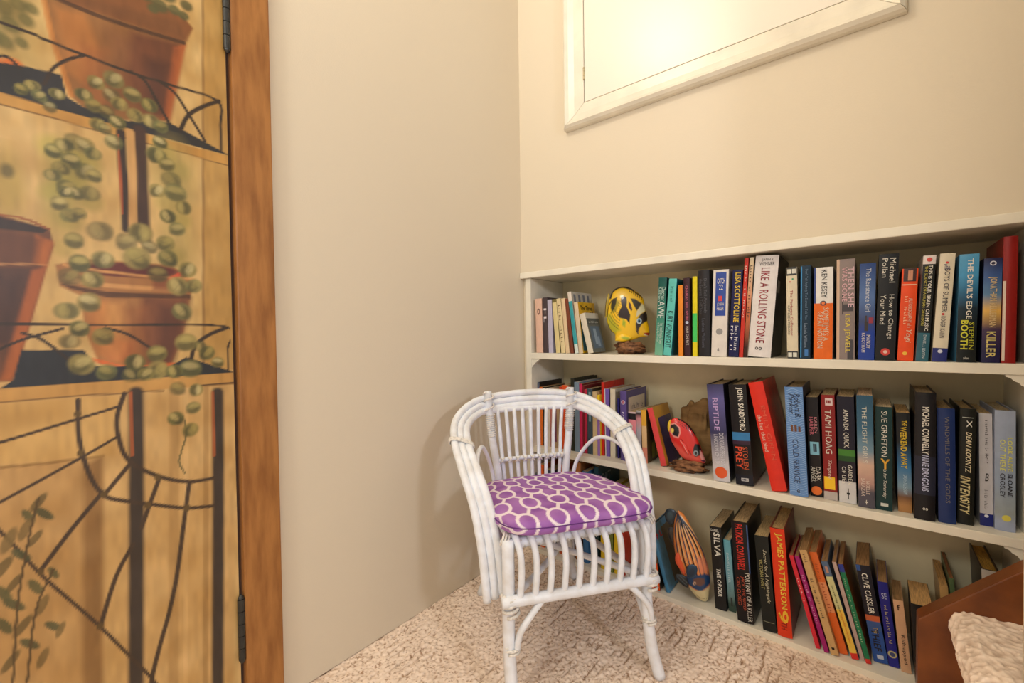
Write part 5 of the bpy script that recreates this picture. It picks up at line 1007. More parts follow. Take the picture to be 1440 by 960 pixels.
(0.0482, 0.03, 0.352, 0.0125, 0.1981, 0.12, 0.0, 'p', [(0, (226, 112, 36))], (226, 112, 36), (205, 180, 135), [], [], [], 'orange paperback behind the chair back near the left end'),
(0.0614, 0.03, 0.352, 0.0121, 0.1991, 0.12, 0.0, 'p', [(0, (40, 34, 32))], (40, 34, 32), (205, 180, 135), [], [(0.02, 0.06, 0.2, 0.8, (225, 215, 200)), (0.09, 0.12, 0.1, 0.6, (225, 190, 120))], [], 'thin black-and-white patterned paperback behind the chair back'),
(0.0767, 0.03, 0.352, 0.0135, 0.1961, 0.12, 0.0, 'p', [(0, (226, 214, 204))], (226, 214, 204), (205, 180, 135), [], [], [], 'thin white paperback behind the chair back'),
(0.0911, 0.03, 0.352, 0.0139, 0.1949, 0.12, 0.0, 'p', [(0, (196, 120, 112))], (196, 120, 112), (205, 180, 135), [], [], [], 'dusty rose paperback behind the chair back'),
(0.1058, 0.03, 0.352, 0.0211, 0.1968, 0.12, 0.0, 'p', [(0, (176, 148, 116))], (176, 148, 116), (205, 180, 135), [], [(0.1, 0.9, 0.15, 0.5, (120, 60, 90))], [], 'tan-grey paperback behind the chair back'),
(0.1282, 0.03, 0.352, 0.0083, 0.2041, 0.12, 0.0, 'p', [(0, (206, 60, 36))], (206, 60, 36), (205, 180, 135), [], [], [], 'thin red paperback behind the chair back'),
(0.1374, 0.03, 0.352, 0.0235, 0.2102, 0.12, 0.0, 'p', [(0, (226, 84, 32))], (226, 84, 32), (205, 180, 135), [], [], [], 'broad red-orange paperback behind the chair back'),
(0.1621, 0.03, 0.352, 0.0078, 0.2038, 0.12, 0.0, 'p', [(0, (226, 170, 110))], (226, 170, 110), (205, 180, 135), [], [], [], 'thin apricot paperback behind the chair back'),
(0.1712, 0.03, 0.352, 0.0132, 0.2338, 0.154, 0.0, 'h', [(0, (40, 42, 32))], (40, 42, 32), (190, 165, 120), [], [], [], 'tall olive-black hardcover in the middle of the chair-back row'),
(0.1851, 0.03, 0.352, 0.0177, 0.2236, 0.15, 0.0, 'p', [(0, (120, 140, 160))], (120, 140, 160), (215, 205, 190), [], [], [], 'steel-blue paperback above the chair arm'),
(0.2039, 0.03, 0.352, 0.0104, 0.2194, 0.14, 0.0, 'p', [(0, (206, 40, 88))], (110, 18, 30), (205, 180, 135), [], [], [], 'magenta paperback with a dark red front above the chair arm'),
(0.2148, 0.03, 0.352, 0.0066, 0.2142, 0.13, 0.0, 'p', [(0, (120, 20, 36))], (120, 20, 36), (205, 180, 135), [], [], [], 'thin dark red paperback above the chair arm'),
(0.2219, 0.03, 0.352, 0.009, 0.2029, 0.12, 0.0, 'p', [(0, (186, 40, 70))], (60, 30, 30), (205, 180, 135), [], [], [], 'short crimson paperback above the chair arm'),
(0.2319, 0.03, 0.352, 0.0179, 0.2057, 0.14, 0.0, 'p', [(0, (62, 78, 88))], (50, 52, 48), (205, 180, 135), [], [(0.05, 0.5, 0.3, 0.7, (110, 140, 150))], [], 'slate paperback above the chair arm'),
(0.2506, 0.03, 0.352, 0.0153, 0.1974, 0.12, 0.0, 'p', [(0, (206, 180, 136))], (206, 180, 136), (205, 180, 135), [], [], [], 'short beige paperback above the chair arm'),
(0.2667, 0.03, 0.352, 0.0088, 0.1887, 0.12, 0.0, 'p', [(0, (240, 206, 40)), (0.18, (150, 110, 180))], (240, 206, 40), (205, 180, 135), [], [], [], 'thin violet paperback with a yellow top'),
(0.276, 0.04, 0.352, 0.0088, 0.2275, 0.146, 0.18, 'p', [(0, (204, 42, 30))], (206, 44, 32), (220, 200, 170), [], [], [], 'tall red paperback with a bright red front above the chair arm'),
(0.2878, 0.04, 0.352, 0.0151, 0.2076, 0.13, -0.48, 'p', [(0, (118, 92, 176))], (118, 92, 176), (215, 200, 170), [('~anne of', 0.3, 0.5, 0.4, 0.7, (210, 200, 230))], [(0, 1, 0, 0.22, (225, 220, 215))], [], 'white-edged violet paperback above the chair arm'),
(0.305, 0.04, 0.352, 0.0158, 0.2091, 0.146, 0.36, 'p', [(0, (218, 208, 186))], (218, 208, 186), (196, 168, 120), [('~little women', 0.35, 0.62, 0.35, 0.6, (150, 130, 110))], [], [], 'cream paperback standing between two violet spines'),
(0.3286, 0.04, 0.352, 0.0058, 0.1815, 0.1, 0.31, 'p', [(0, (40, 36, 120))], (40, 36, 120), (205, 180, 135), [], [], [], 'thin dark blue paperback tucked beside the violet hardcover'),
(0.3433, 0.0282, 0.352, 0.0203, 0.2067, 0.15, -0.04, 'h', [(0, (92, 76, 140))], (74, 62, 118), (205, 180, 135), [('~look at', 0.3, 0.55, 0.3, 0.7, (225, 220, 235)), ('9', 0.13, 0.19, 0.35, 0.65, (220, 120, 100), 'h')], [], [(0.16, 0.5, 0.42, (230, 220, 225)), (0.16, 0.5, 0.34, (92, 76, 140))], 'violet hardcover with a cream label on its front cover'),
(0.3641, 0.04, 0.352, 0.0228, 0.1458, 0.11, -0.03, 'p', [(0, (215, 190, 190)), (0.03, (36, 32, 34)), (0.16, (226, 140, 150))], (205, 150, 150), (205, 180, 135), [], [], [], 'pink paperback with a black band near its top'),
(0.3889, 0.04, 0.352, 0.014, 0.1515, 0.11, 0.07, 'p', [(0, (200, 196, 196)), (0.06, (40, 40, 42)), (0.16, (206, 140, 146)), (0.4, (170, 170, 180))], (200, 196, 196), (205, 180, 135), [], [], [], 'small grey and pink paperback beside the black-banded one'),
(0.4077, 0.04, 0.352, 0.0147, 0.1547, 0.12, -1.5, 'p', [(0, (226, 170, 60)), (0.3, (226, 190, 140)), (0.7, (220, 140, 120))], (90, 66, 30), (214, 180, 110), [], [], [], 'yellow and peach paperback with a dark jungle front'),
(0.4617, 0.04, 0.352, 0.0163, 0.1657, 0.12, -13.94, 'p', [(0, (222, 76, 76))], (72, 58, 112), (196, 150, 80), [], [], [], 'pink-red book leaning left with a violet and yellow front'),
(0.6104, 0.004, 0.352, 0.039, 0.2453, 0.162, -3.8, 'h', [(0, (58, 58, 92)), (0.15, (96, 92, 150)), (0.5, (60, 58, 96)), (0.85, (205, 200, 205))], (30, 26, 44), (205, 180, 135), [('RIPTIDE', 0.14, 0.48, 0.3, 0.62, (200, 170, 220), 'b'), ('DOUGLAS PRESTON', 0.5, 0.84, 0.55, 0.82, (230, 228, 235)), ('LINCOLN CHILD', 0.52, 0.82, 0.22, 0.46, (230, 228, 235))], [], [(0.91, 0.5, 0.5, (226, 90, 40))], 'blue-violet hardcover with a white foot and orange dot'),
(0.6617, 0.0073, 0.352, 0.0393, 0.2475, 0.163, -3.91, 'h', [(0, (26, 24, 28)), (0.476, (26, 24, 28)), (0.48, (60, 130, 190)), (0.556, (60, 130, 190)), (0.56, (60, 40, 60)), (0.596, (60, 40, 60)), (0.6, (26, 22, 24)), (0.896, (26, 22, 24)), (0.9, (24, 26, 40))], (26, 24, 28), (205, 180, 135), [('JOHN SANDFORD', 0.03, 0.46, 0.4, 0.8, (240, 236, 225), 'b'), ('STOLEN', 0.62, 0.84, 0.55, 0.82, (226, 100, 50)), ('PREY', 0.62, 0.84, 0.12, 0.52, (230, 84, 50), 'b')], [(0.93, 0.96, 0.35, 0.75, (205, 205, 210)), (0.936, 0.954, 0.39, 0.71, (24, 26, 40))], [], 'black hardcover with white lettering above orange lettering'),
(0.7397, 0.0048, 0.352, 0.0316, 0.2587, 0.17, -11.12, 'h', [(0, (226, 52, 36))], (226, 52, 36), (205, 180, 135), [('EMILY GIFFIN', 0.22, 0.72, 0.52, 0.78, (240, 110, 80)), ('the lies that bind', 0.3, 0.64, 0.15, 0.42, (250, 225, 210))], [], [], 'bright red hardcover leaning sharply on the middle shelf'),
(0.7764, 0.004, 0.352, 0.0354, 0.2501, 0.165, -2.5, 'h', [(0, (104, 146, 206))], (40, 50, 80), (205, 180, 135), [('Robert B.', 0.06, 0.28, 0.52, 0.84, (40, 50, 80), 'i'), ('Parker', 0.06, 0.25, 0.2, 0.5, (40, 50, 80), 'i'), ('COLD SERVICE', 0.48, 0.88, 0.3, 0.62, (50, 64, 104)), ('e', 0.94, 0.97, 0.42, 0.58, (30, 40, 70), 'h')], [(0.35, 0.41, 0.25, 0.38, (110, 70, 50)), (0.35, 0.41, 0.45, 0.58, (110, 70, 50)), (0.36, 0.41, 0.66, 0.78, (110, 70, 50))], [], 'light blue hardcover with wavy lines on the middle shelf'),
(0.8153, 0.026, 0.352, 0.0229, 0.2271, 0.15, -2.72, 'p', [(0, (28, 24, 28))], (28, 24, 28), (205, 180, 135), [('KAREN', 0.2, 0.36, 0.6, 0.85, (226, 150, 160)), ('HARPER', 0.2, 0.38, 0.2, 0.52, (226, 120, 140)), ('DARK', 0.7, 0.84, 0.55, 0.9, (240, 236, 225)), ('ANGEL', 0.7, 0.86, 0.12, 0.48, (240, 236, 225))], [(0.45, 0.58, 0.15, 0.9, (130, 190, 215)), (0.47, 0.55, 0.4, 0.7, (40, 60, 80))], [(0.94, 0.5, 0.8, (236, 116, 40))], 'slim black paperback with an orange dot at its foot'),
(0.8403, 0.0207, 0.352, 0.0245, 0.2351, 0.155, -1.54, 'p', [(0, (138, 34, 34)), (0.92, (190, 180, 178))], (138, 34, 34), (205, 180, 135), [('TAMI HOAG', 0.14, 0.56, 0.25, 0.72, (240, 236, 225)), ('Tempted', 0.62, 0.8, 0.3, 0.65, (240, 220, 210), 'i')], [(0.03, 0.1, 0.3, 0.85, (220, 200, 200)), (0.05, 0.08, 0.4, 0.75, (138, 34, 34)), (0.78, 0.9, 0.05, 0.85, (250, 200, 30))], [], 'dark red paperback with a yellow sticker near its foot'),
(0.8678, 0.0209, 0.352, 0.03, 0.234, 0.154, -1.28, 'p', [(0, (28, 26, 44)), (0.496, (28, 26, 44)), (0.5, (70, 130, 50)), (0.556, (70, 130, 50)), (0.56, (40, 80, 40)), (0.606, (40, 80, 40)), (0.61, (34, 30, 44)), (0.796, (34, 30, 44)), (0.8, (214, 212, 214))], (28, 26, 44), (205, 180, 135), [('AMANDA QUICK', 0.12, 0.48, 0.3, 0.66, (240, 236, 225)), ('GARDEN', 0.64, 0.82, 0.55, 0.8, (240, 236, 225)), ('OF LIES', 0.66, 0.82, 0.2, 0.44, (240, 236, 225)), ('+', 0.86, 0.96, 0.45, 0.65, (22, 20, 20), 'h')], [], [], 'navy paperback with a green landscape band and a white library label'),
(0.9011, 0.0134, 0.352, 0.0271, 0.2401, 0.158, -1.0, 'p', [(0, (44, 84, 112)), (0.3, (58, 102, 130)), (0.5, (120, 150, 170)), (0.62, (214, 180, 160)), (0.78, (190, 150, 140)), (0.86, (84, 80, 92))], (44, 84, 112), (226, 196, 160), [('THE FLIGHT GIRLS', 0.1, 0.6, 0.32, 0.62, (240, 236, 225)), ('NOELLE', 0.76, 0.88, 0.5, 0.72, (240, 225, 215)), ('SALAZAR', 0.74, 0.9, 0.2, 0.44, (240, 225, 215)), ('+', 0.93, 0.97, 0.4, 0.6, (240, 236, 225), 'h')], [], [], 'paperback shading from teal blue to sunset pink'),
(0.9298, 0.0188, 0.352, 0.027, 0.2181, 0.144, -0.29, 'p', [(0, (16, 52, 54))], (16, 52, 54), (222, 196, 156), [('SUE GRAFTON', 0.04, 0.48, 0.35, 0.7, (240, 236, 225)), ('Y', 0.5, 0.6, 0.3, 0.85, (236, 180, 60), 'hb'), ('is for Yesterday', 0.6, 0.88, 0.4, 0.68, (240, 236, 225), 'i')], [(0.93, 0.96, 0.3, 0.75, (205, 205, 200))], [], 'dark green paperback with a gold emblem in mid spine'),
(0.9661, 0.0318, 0.352, 0.0218, 0.2069, 0.137, -1.23, 'p', [(0, (24, 24, 26)), (0.3, (30, 34, 40)), (0.55, (60, 120, 170)), (0.75, (130, 160, 180)), (0.85, (120, 84, 60)), (0.93, (180, 130, 80))], (24, 24, 26), (222, 180, 120), [('THE', 0.08, 0.13, 0.4, 0.75, (240, 205, 50), 'b'), ('WEEKEND AWAY', 0.14, 0.56, 0.28, 0.72, (240, 205, 50), 'b'), ('SARAH ALDERSON', 0.62, 0.82, 0.4, 0.7, (200, 225, 240))], [], [], 'black-topped paperback with yellow lettering and a blue seascape foot'),
(0.9891, 0.004, 0.352, 0.0307, 0.2542, 0.168, 0.12, 'h', [(0, (26, 24, 28)), (0.5, (40, 42, 60)), (0.8, (24, 22, 26))], (24, 20, 20), (196, 170, 130), [('MICHAEL CONNELLY', 0.11, 0.48, 0.35, 0.68, (240, 236, 225), 'b'), ('NINE DRAGONS', 0.49, 0.77, 0.35, 0.68, (200, 205, 235), 'b'), ('oo', 0.9, 0.92, 0.4, 0.65, (240, 236, 225), 'h')], [], [], 'tall black hardcover with white lettering and upstanding covers'),
(1.0249, 0.0104, 0.352, 0.0248, 0.2252, 0.149, -0.77, 'h', [(0, (32, 52, 106))], (24, 20, 22), (196, 164, 116), [('WINDMILLS OF THE GODS', 0.07, 0.82, 0.42, 0.68, (126, 120, 116))], [], [], 'dark blue hardcover with dull lettering on the middle shelf'),
(1.0525, 0.0241, 0.352, 0.0221, 0.2259, 0.149, 0.71, 'h', [(0, (30, 31, 27))], (30, 31, 27), (190, 160, 110), [('DEAN KOONTZ', 0.2, 0.55, 0.4, 0.75, (238, 226, 190), 'bi'), ('INTENSITY', 0.58, 0.91, 0.12, 0.72, (240, 226, 170), 'bi'), ('X', 0.1, 0.16, 0.42, 0.75, (240, 236, 225), 'b')], [(0.075, 0.08, 0.15, 0.85, (200, 200, 190))], [], 'black hardcover with large cream italic lettering'),
(1.0852, 0.04, 0.352, 0.0174, 0.2169, 0.143, -0.69, 'p', [(0, (202, 200, 206)), (0.89, (36, 44, 120))], (202, 200, 206), (206, 176, 126), [('~memorial life of henry', 0.06, 0.44, 0.45, 0.7, (40, 40, 46), 'i'), ('~wilde lemon', 0.68, 0.85, 0.35, 0.6, (90, 90, 96), 'i'), ('B', 0.53, 0.6, 0.4, 0.7, (22, 20, 20), 'hi')], [], [(0.91, 0.5, 0.22, (220, 225, 240))], 'white paperback with handwritten lettering and a blue foot'),
(1.1031, 0.0286, 0.352, 0.0265, 0.2262, 0.149, -0.32, 'h', [(0, (158, 170, 196)), (0.6, (150, 166, 192)), (0.85, (150, 160, 166)), (0.93, (158, 170, 200))], (158, 170, 196), (200, 180, 140), [('LOOK ALIVE', 0.22, 0.5, 0.6, 0.84, (226, 226, 110), 'b'), ('OUT THERE', 0.24, 0.5, 0.24, 0.5, (226, 226, 110), 'b'), ('SLOANE', 0.52, 0.71, 0.6, 0.84, (30, 32, 44), 'b'), ('CROSLEY', 0.52, 0.72, 0.24, 0.48, (30, 32, 44), 'b')], [], [(0.89, 0.55, 0.3, (214, 206, 90))], 'pale blue hardcover at the right end of the middle shelf'),
(0.0396, 0.012, 0.012, 0.0173, 0.2457, 0.162, 0.0, 'p', [(0, (84, 92, 112))], (84, 92, 112), (190, 170, 140), [], [], [], 'dull blue picture book low behind the chair slats'),
(0.0574, 0.012, 0.012, 0.0158, 0.28, 0.17, 0.0, 'p', [(0, (226, 100, 40))], (226, 100, 40), (205, 180, 135), [], [], [], 'orange picture book low behind the chair slats'),
(0.0788, 0.012, 0.012, 0.03, 0.2656, 0.17, 0.0, 'p', [(0, (70, 76, 104))], (70, 76, 104), (205, 180, 135), [], [], [], 'dark slate picture book low behind the chair slats'),
(0.1328, 0.012, 0.012, 0.0273, 0.2945, 0.17, 0.0, 'p', [(0, (206, 90, 50))], (206, 90, 50), (200, 140, 90), [], [], [], 'russet picture book low behind the chair slats'),
(0.1652, 0.012, 0.012, 0.0239, 0.2773, 0.17, 0.0, 'p', [(0, (190, 186, 192))], (190, 186, 192), (205, 180, 135), [], [], [], 'pale grey picture book low behind the chair slats'),
(0.1948, 0.012, 0.012, 0.0207, 0.312, 0.17, 0.0, 'p', [(0, (176, 110, 60))], (150, 96, 52), (196, 130, 76), [], [], [], 'brown picture book standing under the chair arm'),
(0.2228, 0.012, 0.012, 0.0177, 0.2882, 0.17, 0.0, 'p', [(0, (60, 110, 160))], (60, 110, 160), (205, 180, 135), [], [], [], 'blue picture book standing under the chair arm'),
(0.2531, 0.03, 0.012, 0.0148, 0.305, 0.15, 0.0, 'p', [(0, (20, 60, 74))], (18, 58, 72), (205, 180, 135), [], [], [], 'dark teal picture book with white capitals on its front'),
(0.284, 0.012, 0.012, 0.0191, 0.2388, 0.158, 0.0, 'p', [(0, (230, 196, 40))], (230, 196, 40), (205, 180, 135), [], [], [], 'yellow picture book behind the front canes of the chair'),
(0.3101, 0.012, 0.012, 0.014, 0.2359, 0.156, 0.0, 'p', [(0, (120, 130, 60))], (120, 130, 60), (205, 180, 135), [], [], [], 'olive picture book behind the front canes of the chair'),
(0.3288, 0.012, 0.012, 0.0137, 0.2444, 0.161, 0.0, 'p', [(0, (234, 200, 40))], (234, 200, 40), (205, 180, 135), [], [], [], 'second yellow picture book nearer the chair leg'),
(0.3471, 0.012, 0.012, 0.0113, 0.2527, 0.167, 0.0, 'p', [(0, (206, 60, 36))], (206, 60, 36), (205, 180, 135), [], [], [], 'thin red picture book between the yellow one and the chair leg'),
(0.4438, 0.004, 0.012, 0.0262, 0.0733, 0.1, -5.93, 'p', [(0, (236, 92, 30))], (40, 36, 28), (120, 90, 50), [], [], [], 'small orange book beside the leg of the chair'),
(0.4847, 0.012, 0.012, 0.0102, 0.1768, 0.16, -15.72, 'h', [(0, (70, 130, 170))], (84, 140, 176), (90, 80, 60), [], [], [], 'thin light blue book leaning left of the striped fish'),
(0.6091, 0.0206, 0.012, 0.0277, 0.2134, 0.141, -3.63, 'p', [(0, (30, 28, 28))], (30, 28, 28), (205, 180, 140), [('DANIEL', 0.03, 0.06, 0.1, 0.8, (240, 236, 225), 'h'), ('SILVA', 0.07, 0.36, 0.3, 0.85, (240, 236, 225), 'b'), ('THE ORDER', 0.5, 0.84, 0.35, 0.72, (240, 236, 225), 'b')], [], [], 'black paperback with white lettering beside the striped fish'),
(0.6395, 0.0306, 0.012, 0.0166, 0.183, 0.121, -4.05, 'p', [(0, (110, 180, 200)), (0.5, (140, 190, 206)), (0.8, (110, 140, 140)), (0.9, (60, 80, 70))], (110, 180, 200), (214, 190, 150), [('DANIELLE STEEL', 0.18, 0.6, 0.3, 0.6, (220, 235, 240)), ('~his bright', 0.6, 0.72, 0.3, 0.6, (90, 120, 140), 'i')], [(0.8, 0.92, 0.4, 0.65, (36, 44, 44))], [], 'thin light blue paperback between two black spines on the bottom shelf'),
(0.6651, 0.004, 0.012, 0.037, 0.2465, 0.163, -3.48, 'h', [(0, (24, 20, 22))], (24, 20, 22), (206, 176, 132), [('PATRICIA CORNWELL', 0.02, 0.48, 0.25, 0.7, (224, 54, 40), 'b'), ('PORTRAIT OF A KILLER', 0.5, 0.98, 0.66, 0.92, (240, 236, 225)), ('JACK THE RIPPER', 0.54, 0.88, 0.38, 0.6, (206, 90, 60)), ('CASE CLOSED', 0.56, 0.84, 0.12, 0.34, (206, 90, 60))], [(0.02, 0.5, 0.92, 0.99, (60, 90, 150))], [], 'tall black hardcover with red condensed lettering'),
(0.7213, 0.004, 0.012, 0.0288, 0.2259, 0.149, -4.68, 'p', [(0, (26, 30, 28))], (26, 30, 28), (205, 178, 130), [('Secret for A Nightingale', 0.14, 0.7, 0.48, 0.78, (226, 220, 190), 'i'), ('VICTORIA HOLT', 0.25, 0.56, 0.18, 0.42, (205, 196, 120))], [(0.9, 0.905, 0.1, 0.9, (150, 150, 120))], [], 'black book with cream script lettering on the bottom shelf'),
(0.752, 0.004, 0.012, 0.0295, 0.2528, 0.167, -3.73, 'h', [(0, (226, 62, 28))], (110, 30, 24), (206, 170, 116), [('JAMES PATTERSON', 0.04, 0.74, 0.3, 0.82, (246, 206, 70), 'b'), ('9', 0.75, 0.87, 0.15, 0.85, (246, 190, 50), 'b'), ('TH', 0.86, 0.93, 0.3, 0.7, (150, 40, 20))], [], [], 'thick orange-red hardcover with yellow lettering on the bottom shelf'),
(0.8263, 0.0074, 0.012, 0.0083, 0.2033, 0.134, -14.82, 'p', [(0, (214, 44, 60))], (214, 44, 60), (170, 130, 85), [('~where is', 0.25, 0.5, 0.3, 0.7, (240, 200, 200))], [], [], 'thin crimson paperback leaning beside the thick orange-red hardcover'),
(0.8419, 0.004, 0.012, 0.009, 0.2067, 0.136, -15.85, 'p', [(0, (160, 30, 110))], (160, 30, 110), (170, 130, 85), [('~the book of ordinary', 0.2, 0.7, 0.3, 0.7, (230, 190, 220))], [], [], 'thin magenta paperback in the leaning row'),
(0.8542, 0.004, 0.012, 0.0142, 0.2246, 0.148, -15.39, 'p', [(0, (206, 166, 112))], (206, 166, 112), (170, 130, 85), [('~think', 0.04, 0.12, 0.3, 0.7, (60, 40, 30)), ('~he late nite diner', 0.28, 0.66, 0.3, 0.65, (40, 30, 26)), ('J', 0.9, 0.95, 0.3, 0.7, (40, 30, 26))], [], [], 'tan paperback with black lettering in the leaning row'),
(0.8694, 0.0203, 0.012, 0.0147, 0.2182, 0.144, -15.29, 'p', [(0, (226, 110, 50)), (0.3, (230, 150, 100)), (0.6, (226, 104, 40))], (226, 110, 50), (170, 130, 85), [('~hang on to your hats', 0.12, 0.6, 0.3, 0.65, (170, 60, 30))], [], [], 'orange paperback in the leaning row on the bottom shelf'),
(0.8903, 0.0166, 0.012, 0.0126, 0.2052, 0.135, -15.71, 'p', [(0, (90, 110, 140)), (0.156, (90, 110, 140)), (0.16, (210, 206, 150)), (0.496, (210, 206, 150)), (0.5, (236, 196, 80)), (0.936, (236, 196, 80)), (0.94, (214, 50, 40))], (90, 110, 140), (170, 130, 85), [('Surviving the', 0.24, 0.52, 0.3, 0.65, (60, 70, 50), 'i'), ('Applewhites', 0.52, 0.84, 0.3, 0.7, (226, 120, 40), 'i')], [(0.05, 0.12, 0.3, 0.7, (190, 140, 120))], [], 'paperback with a photo top, yellow foot and red base'),
(0.9052, 0.0249, 0.012, 0.0073, 0.2056, 0.136, -14.27, 'p', [(0, (196, 168, 160))], (196, 168, 160), (170, 130, 85), [], [], [], 'thin pinkish grey paperback in the leaning row'),
(0.9145, 0.0192, 0.012, 0.0092, 0.2063, 0.136, -13.8, 'p', [(0, (46, 60, 150)), (0.08, (30, 120, 80)), (0.95, (206, 50, 40))], (150, 84, 30), (170, 130, 85), [('~harris and me and the other', 0.15, 0.8, 0.3, 0.65, (200, 220, 180))], [], [], 'thin green paperback with a blue top in the leaning row'),
(0.9274, 0.0371, 0.012, 0.0246, 0.2044, 0.135, -8.9, 'p', [(0, (26, 26, 40)), (0.516, (26, 26, 40)), (0.52, (200, 100, 60)), (0.576, (200, 100, 60)), (0.58, (60, 90, 150)), (0.676, (60, 90, 150)), (0.68, (46, 84, 160))], (26, 26, 40), (170, 130, 85), [('CLIVE CUSSLER', 0.08, 0.5, 0.3, 0.72, (240, 236, 225), 'b'), ('THE', 0.64, 0.7, 0.4, 0.7, (226, 190, 60)), ('THIEF', 0.66, 0.88, 0.22, 0.72, (30, 26, 30), 'b')], [(0.92, 0.96, 0.3, 0.75, (190, 200, 220)), (0, 0.06, 0, 0.3, (40, 80, 150))], [], 'thick paperback with white lettering above a blue foot'),
(0.9526, 0.04, 0.012, 0.017, 0.1775, 0.117, -6.53, 'p', [(0, (32, 34, 130)), (0.8, (40, 40, 140)), (1, (28, 28, 110))], (32, 34, 130), (170, 130, 85), [('SE', 0.13, 0.2, 0.25, 0.75, (200, 205, 230), 'h'), ('~how to be at war with you', 0.28, 0.72, 0.35, 0.65, (214, 200, 120))], [], [(0.85, 0.5, 0.6, (190, 180, 130)), (0.85, 0.5, 0.35, (60, 70, 120))], 'royal blue paperback in the leaning row'),
(0.9721, 0.0361, 0.012, 0.0165, 0.1488, 0.098, -5.39, 'p', [(0, (212, 166, 130))], (212, 166, 130), (170, 130, 85), [('Kidnapped', 0.48, 0.88, 0.3, 0.75, (60, 36, 26)), ('f', 0.06, 0.14, 0.3, 0.6, (60, 36, 26), 'hb')], [], [], 'peach paperback near the brown stair board'),
(0.9928, 0.004, 0.012, 0.033, 0.1658, 0.109, -2.9, 'p', [(0, (26, 24, 24))], (26, 24, 24), (214, 170, 110), [('C', 0.03, 0.08, 0.35, 0.75, (240, 236, 225), 'hb')], [], [], 'thick black paperback half hidden by the brown stair board'),
(1.0425, 0.05, 0.012, 0.0122, 0.1984, 0.131, -3.55, 'p', [(0, (190, 150, 96))], (190, 150, 96), (206, 160, 100), [], [], [], 'tan book end peeping above the brown stair board'),
(1.0567, 0.05, 0.012, 0.007, 0.2181, 0.136, -3.34, 'p', [(0, (84, 104, 70))], (84, 104, 70), (150, 100, 60), [], [], [], 'thin green-edged book behind the brown stair board'),
(1.1014, 0.05, 0.012, 0.024, 0.2509, 0.136, -2.87, 'h', [(0, (200, 190, 180))], (44, 26, 20), (196, 150, 60), [], [], [], 'hardcover at the right end of the bottom shelf behind the stair board')]

def band_mat(spine):
    key = 'spine_' + repr(spine)
    if key in MATS: return MATS[key]
    m = bpy.data.materials.new('book_spine'); m.use_nodes = True; nt = m.node_tree; bs = nt.nodes['Principled BSDF']
    bs.inputs['Roughness'].default_value = 0.42; bs.inputs['Specular IOR Level'].default_value = 0.32
    tc = nt.nodes.new('ShaderNodeTexCoord'); sp_ = nt.nodes.new('ShaderNodeSeparateXYZ'); nt.links.new(tc.outputs['Generated'], sp_.inputs[0])
    inv = nt.nodes.new('ShaderNodeMath'); inv.operation = 'SUBTRACT'; inv.inputs[0].default_value = 1.0; nt.links.new(sp_.outputs['Z'], inv.inputs[1])
    rp = nt.nodes.new('ShaderNodeValToRGB'); cr = rp.color_ramp; cr.interpolation = 'LINEAR' if len(spine) >= 4 else 'CONSTANT'  # long lists are blended covers
    while len(cr.elements) < len(spine): cr.elements.new(1.0)
    while len(cr.elements) > max(1, len(spine)): cr.elements.remove(cr.elements[-1])
    for e_, (p_, c_) in zip(cr.elements, spine): e_.position = p_; e_.color = lin(c_)
    nt.links.new(inv.outputs[0], rp.inputs['Fac'])
    n = nt.nodes.new('ShaderNodeTexNoise'); n.inputs['Scale'].default_value = 60; nt.links.new(tc.outputs['Object'], n.inputs['Vector'])
    mr = nt.nodes.new('ShaderNodeMapRange'); mr.inputs['To Min'].default_value = 0.86; mr.inputs['To Max'].default_value = 1.1; nt.links.new(n.outputs['Fac'], mr.inputs['Value'])
    mx = nt.nodes.new('ShaderNodeVectorMath'); mx.operation = 'SCALE'; nt.links.new(rp.outputs['Color'], mx.inputs[0]); nt.links.new(mr.outputs['Result'], mx.inputs['Scale'])
    nt.links.new(mx.outputs[0], bs.inputs['Base Color']); MATS[key] = m; return m
def cover_mat(c): return mat('cover_%d_%d_%d' % tuple(c), c, 0.38, noise=0.12, nscale=50)
def ink(c): return mat('ink_%d_%d_%d' % tuple(c), c, 0.45)
def page_mat(c): return mat('pages_%d_%d_%d' % tuple(c), c, 0.8, noise=0.28, nscale=60, stretch=(14, 0.6, 0.6), bump=0.2, bscale=60)
TXT = {}
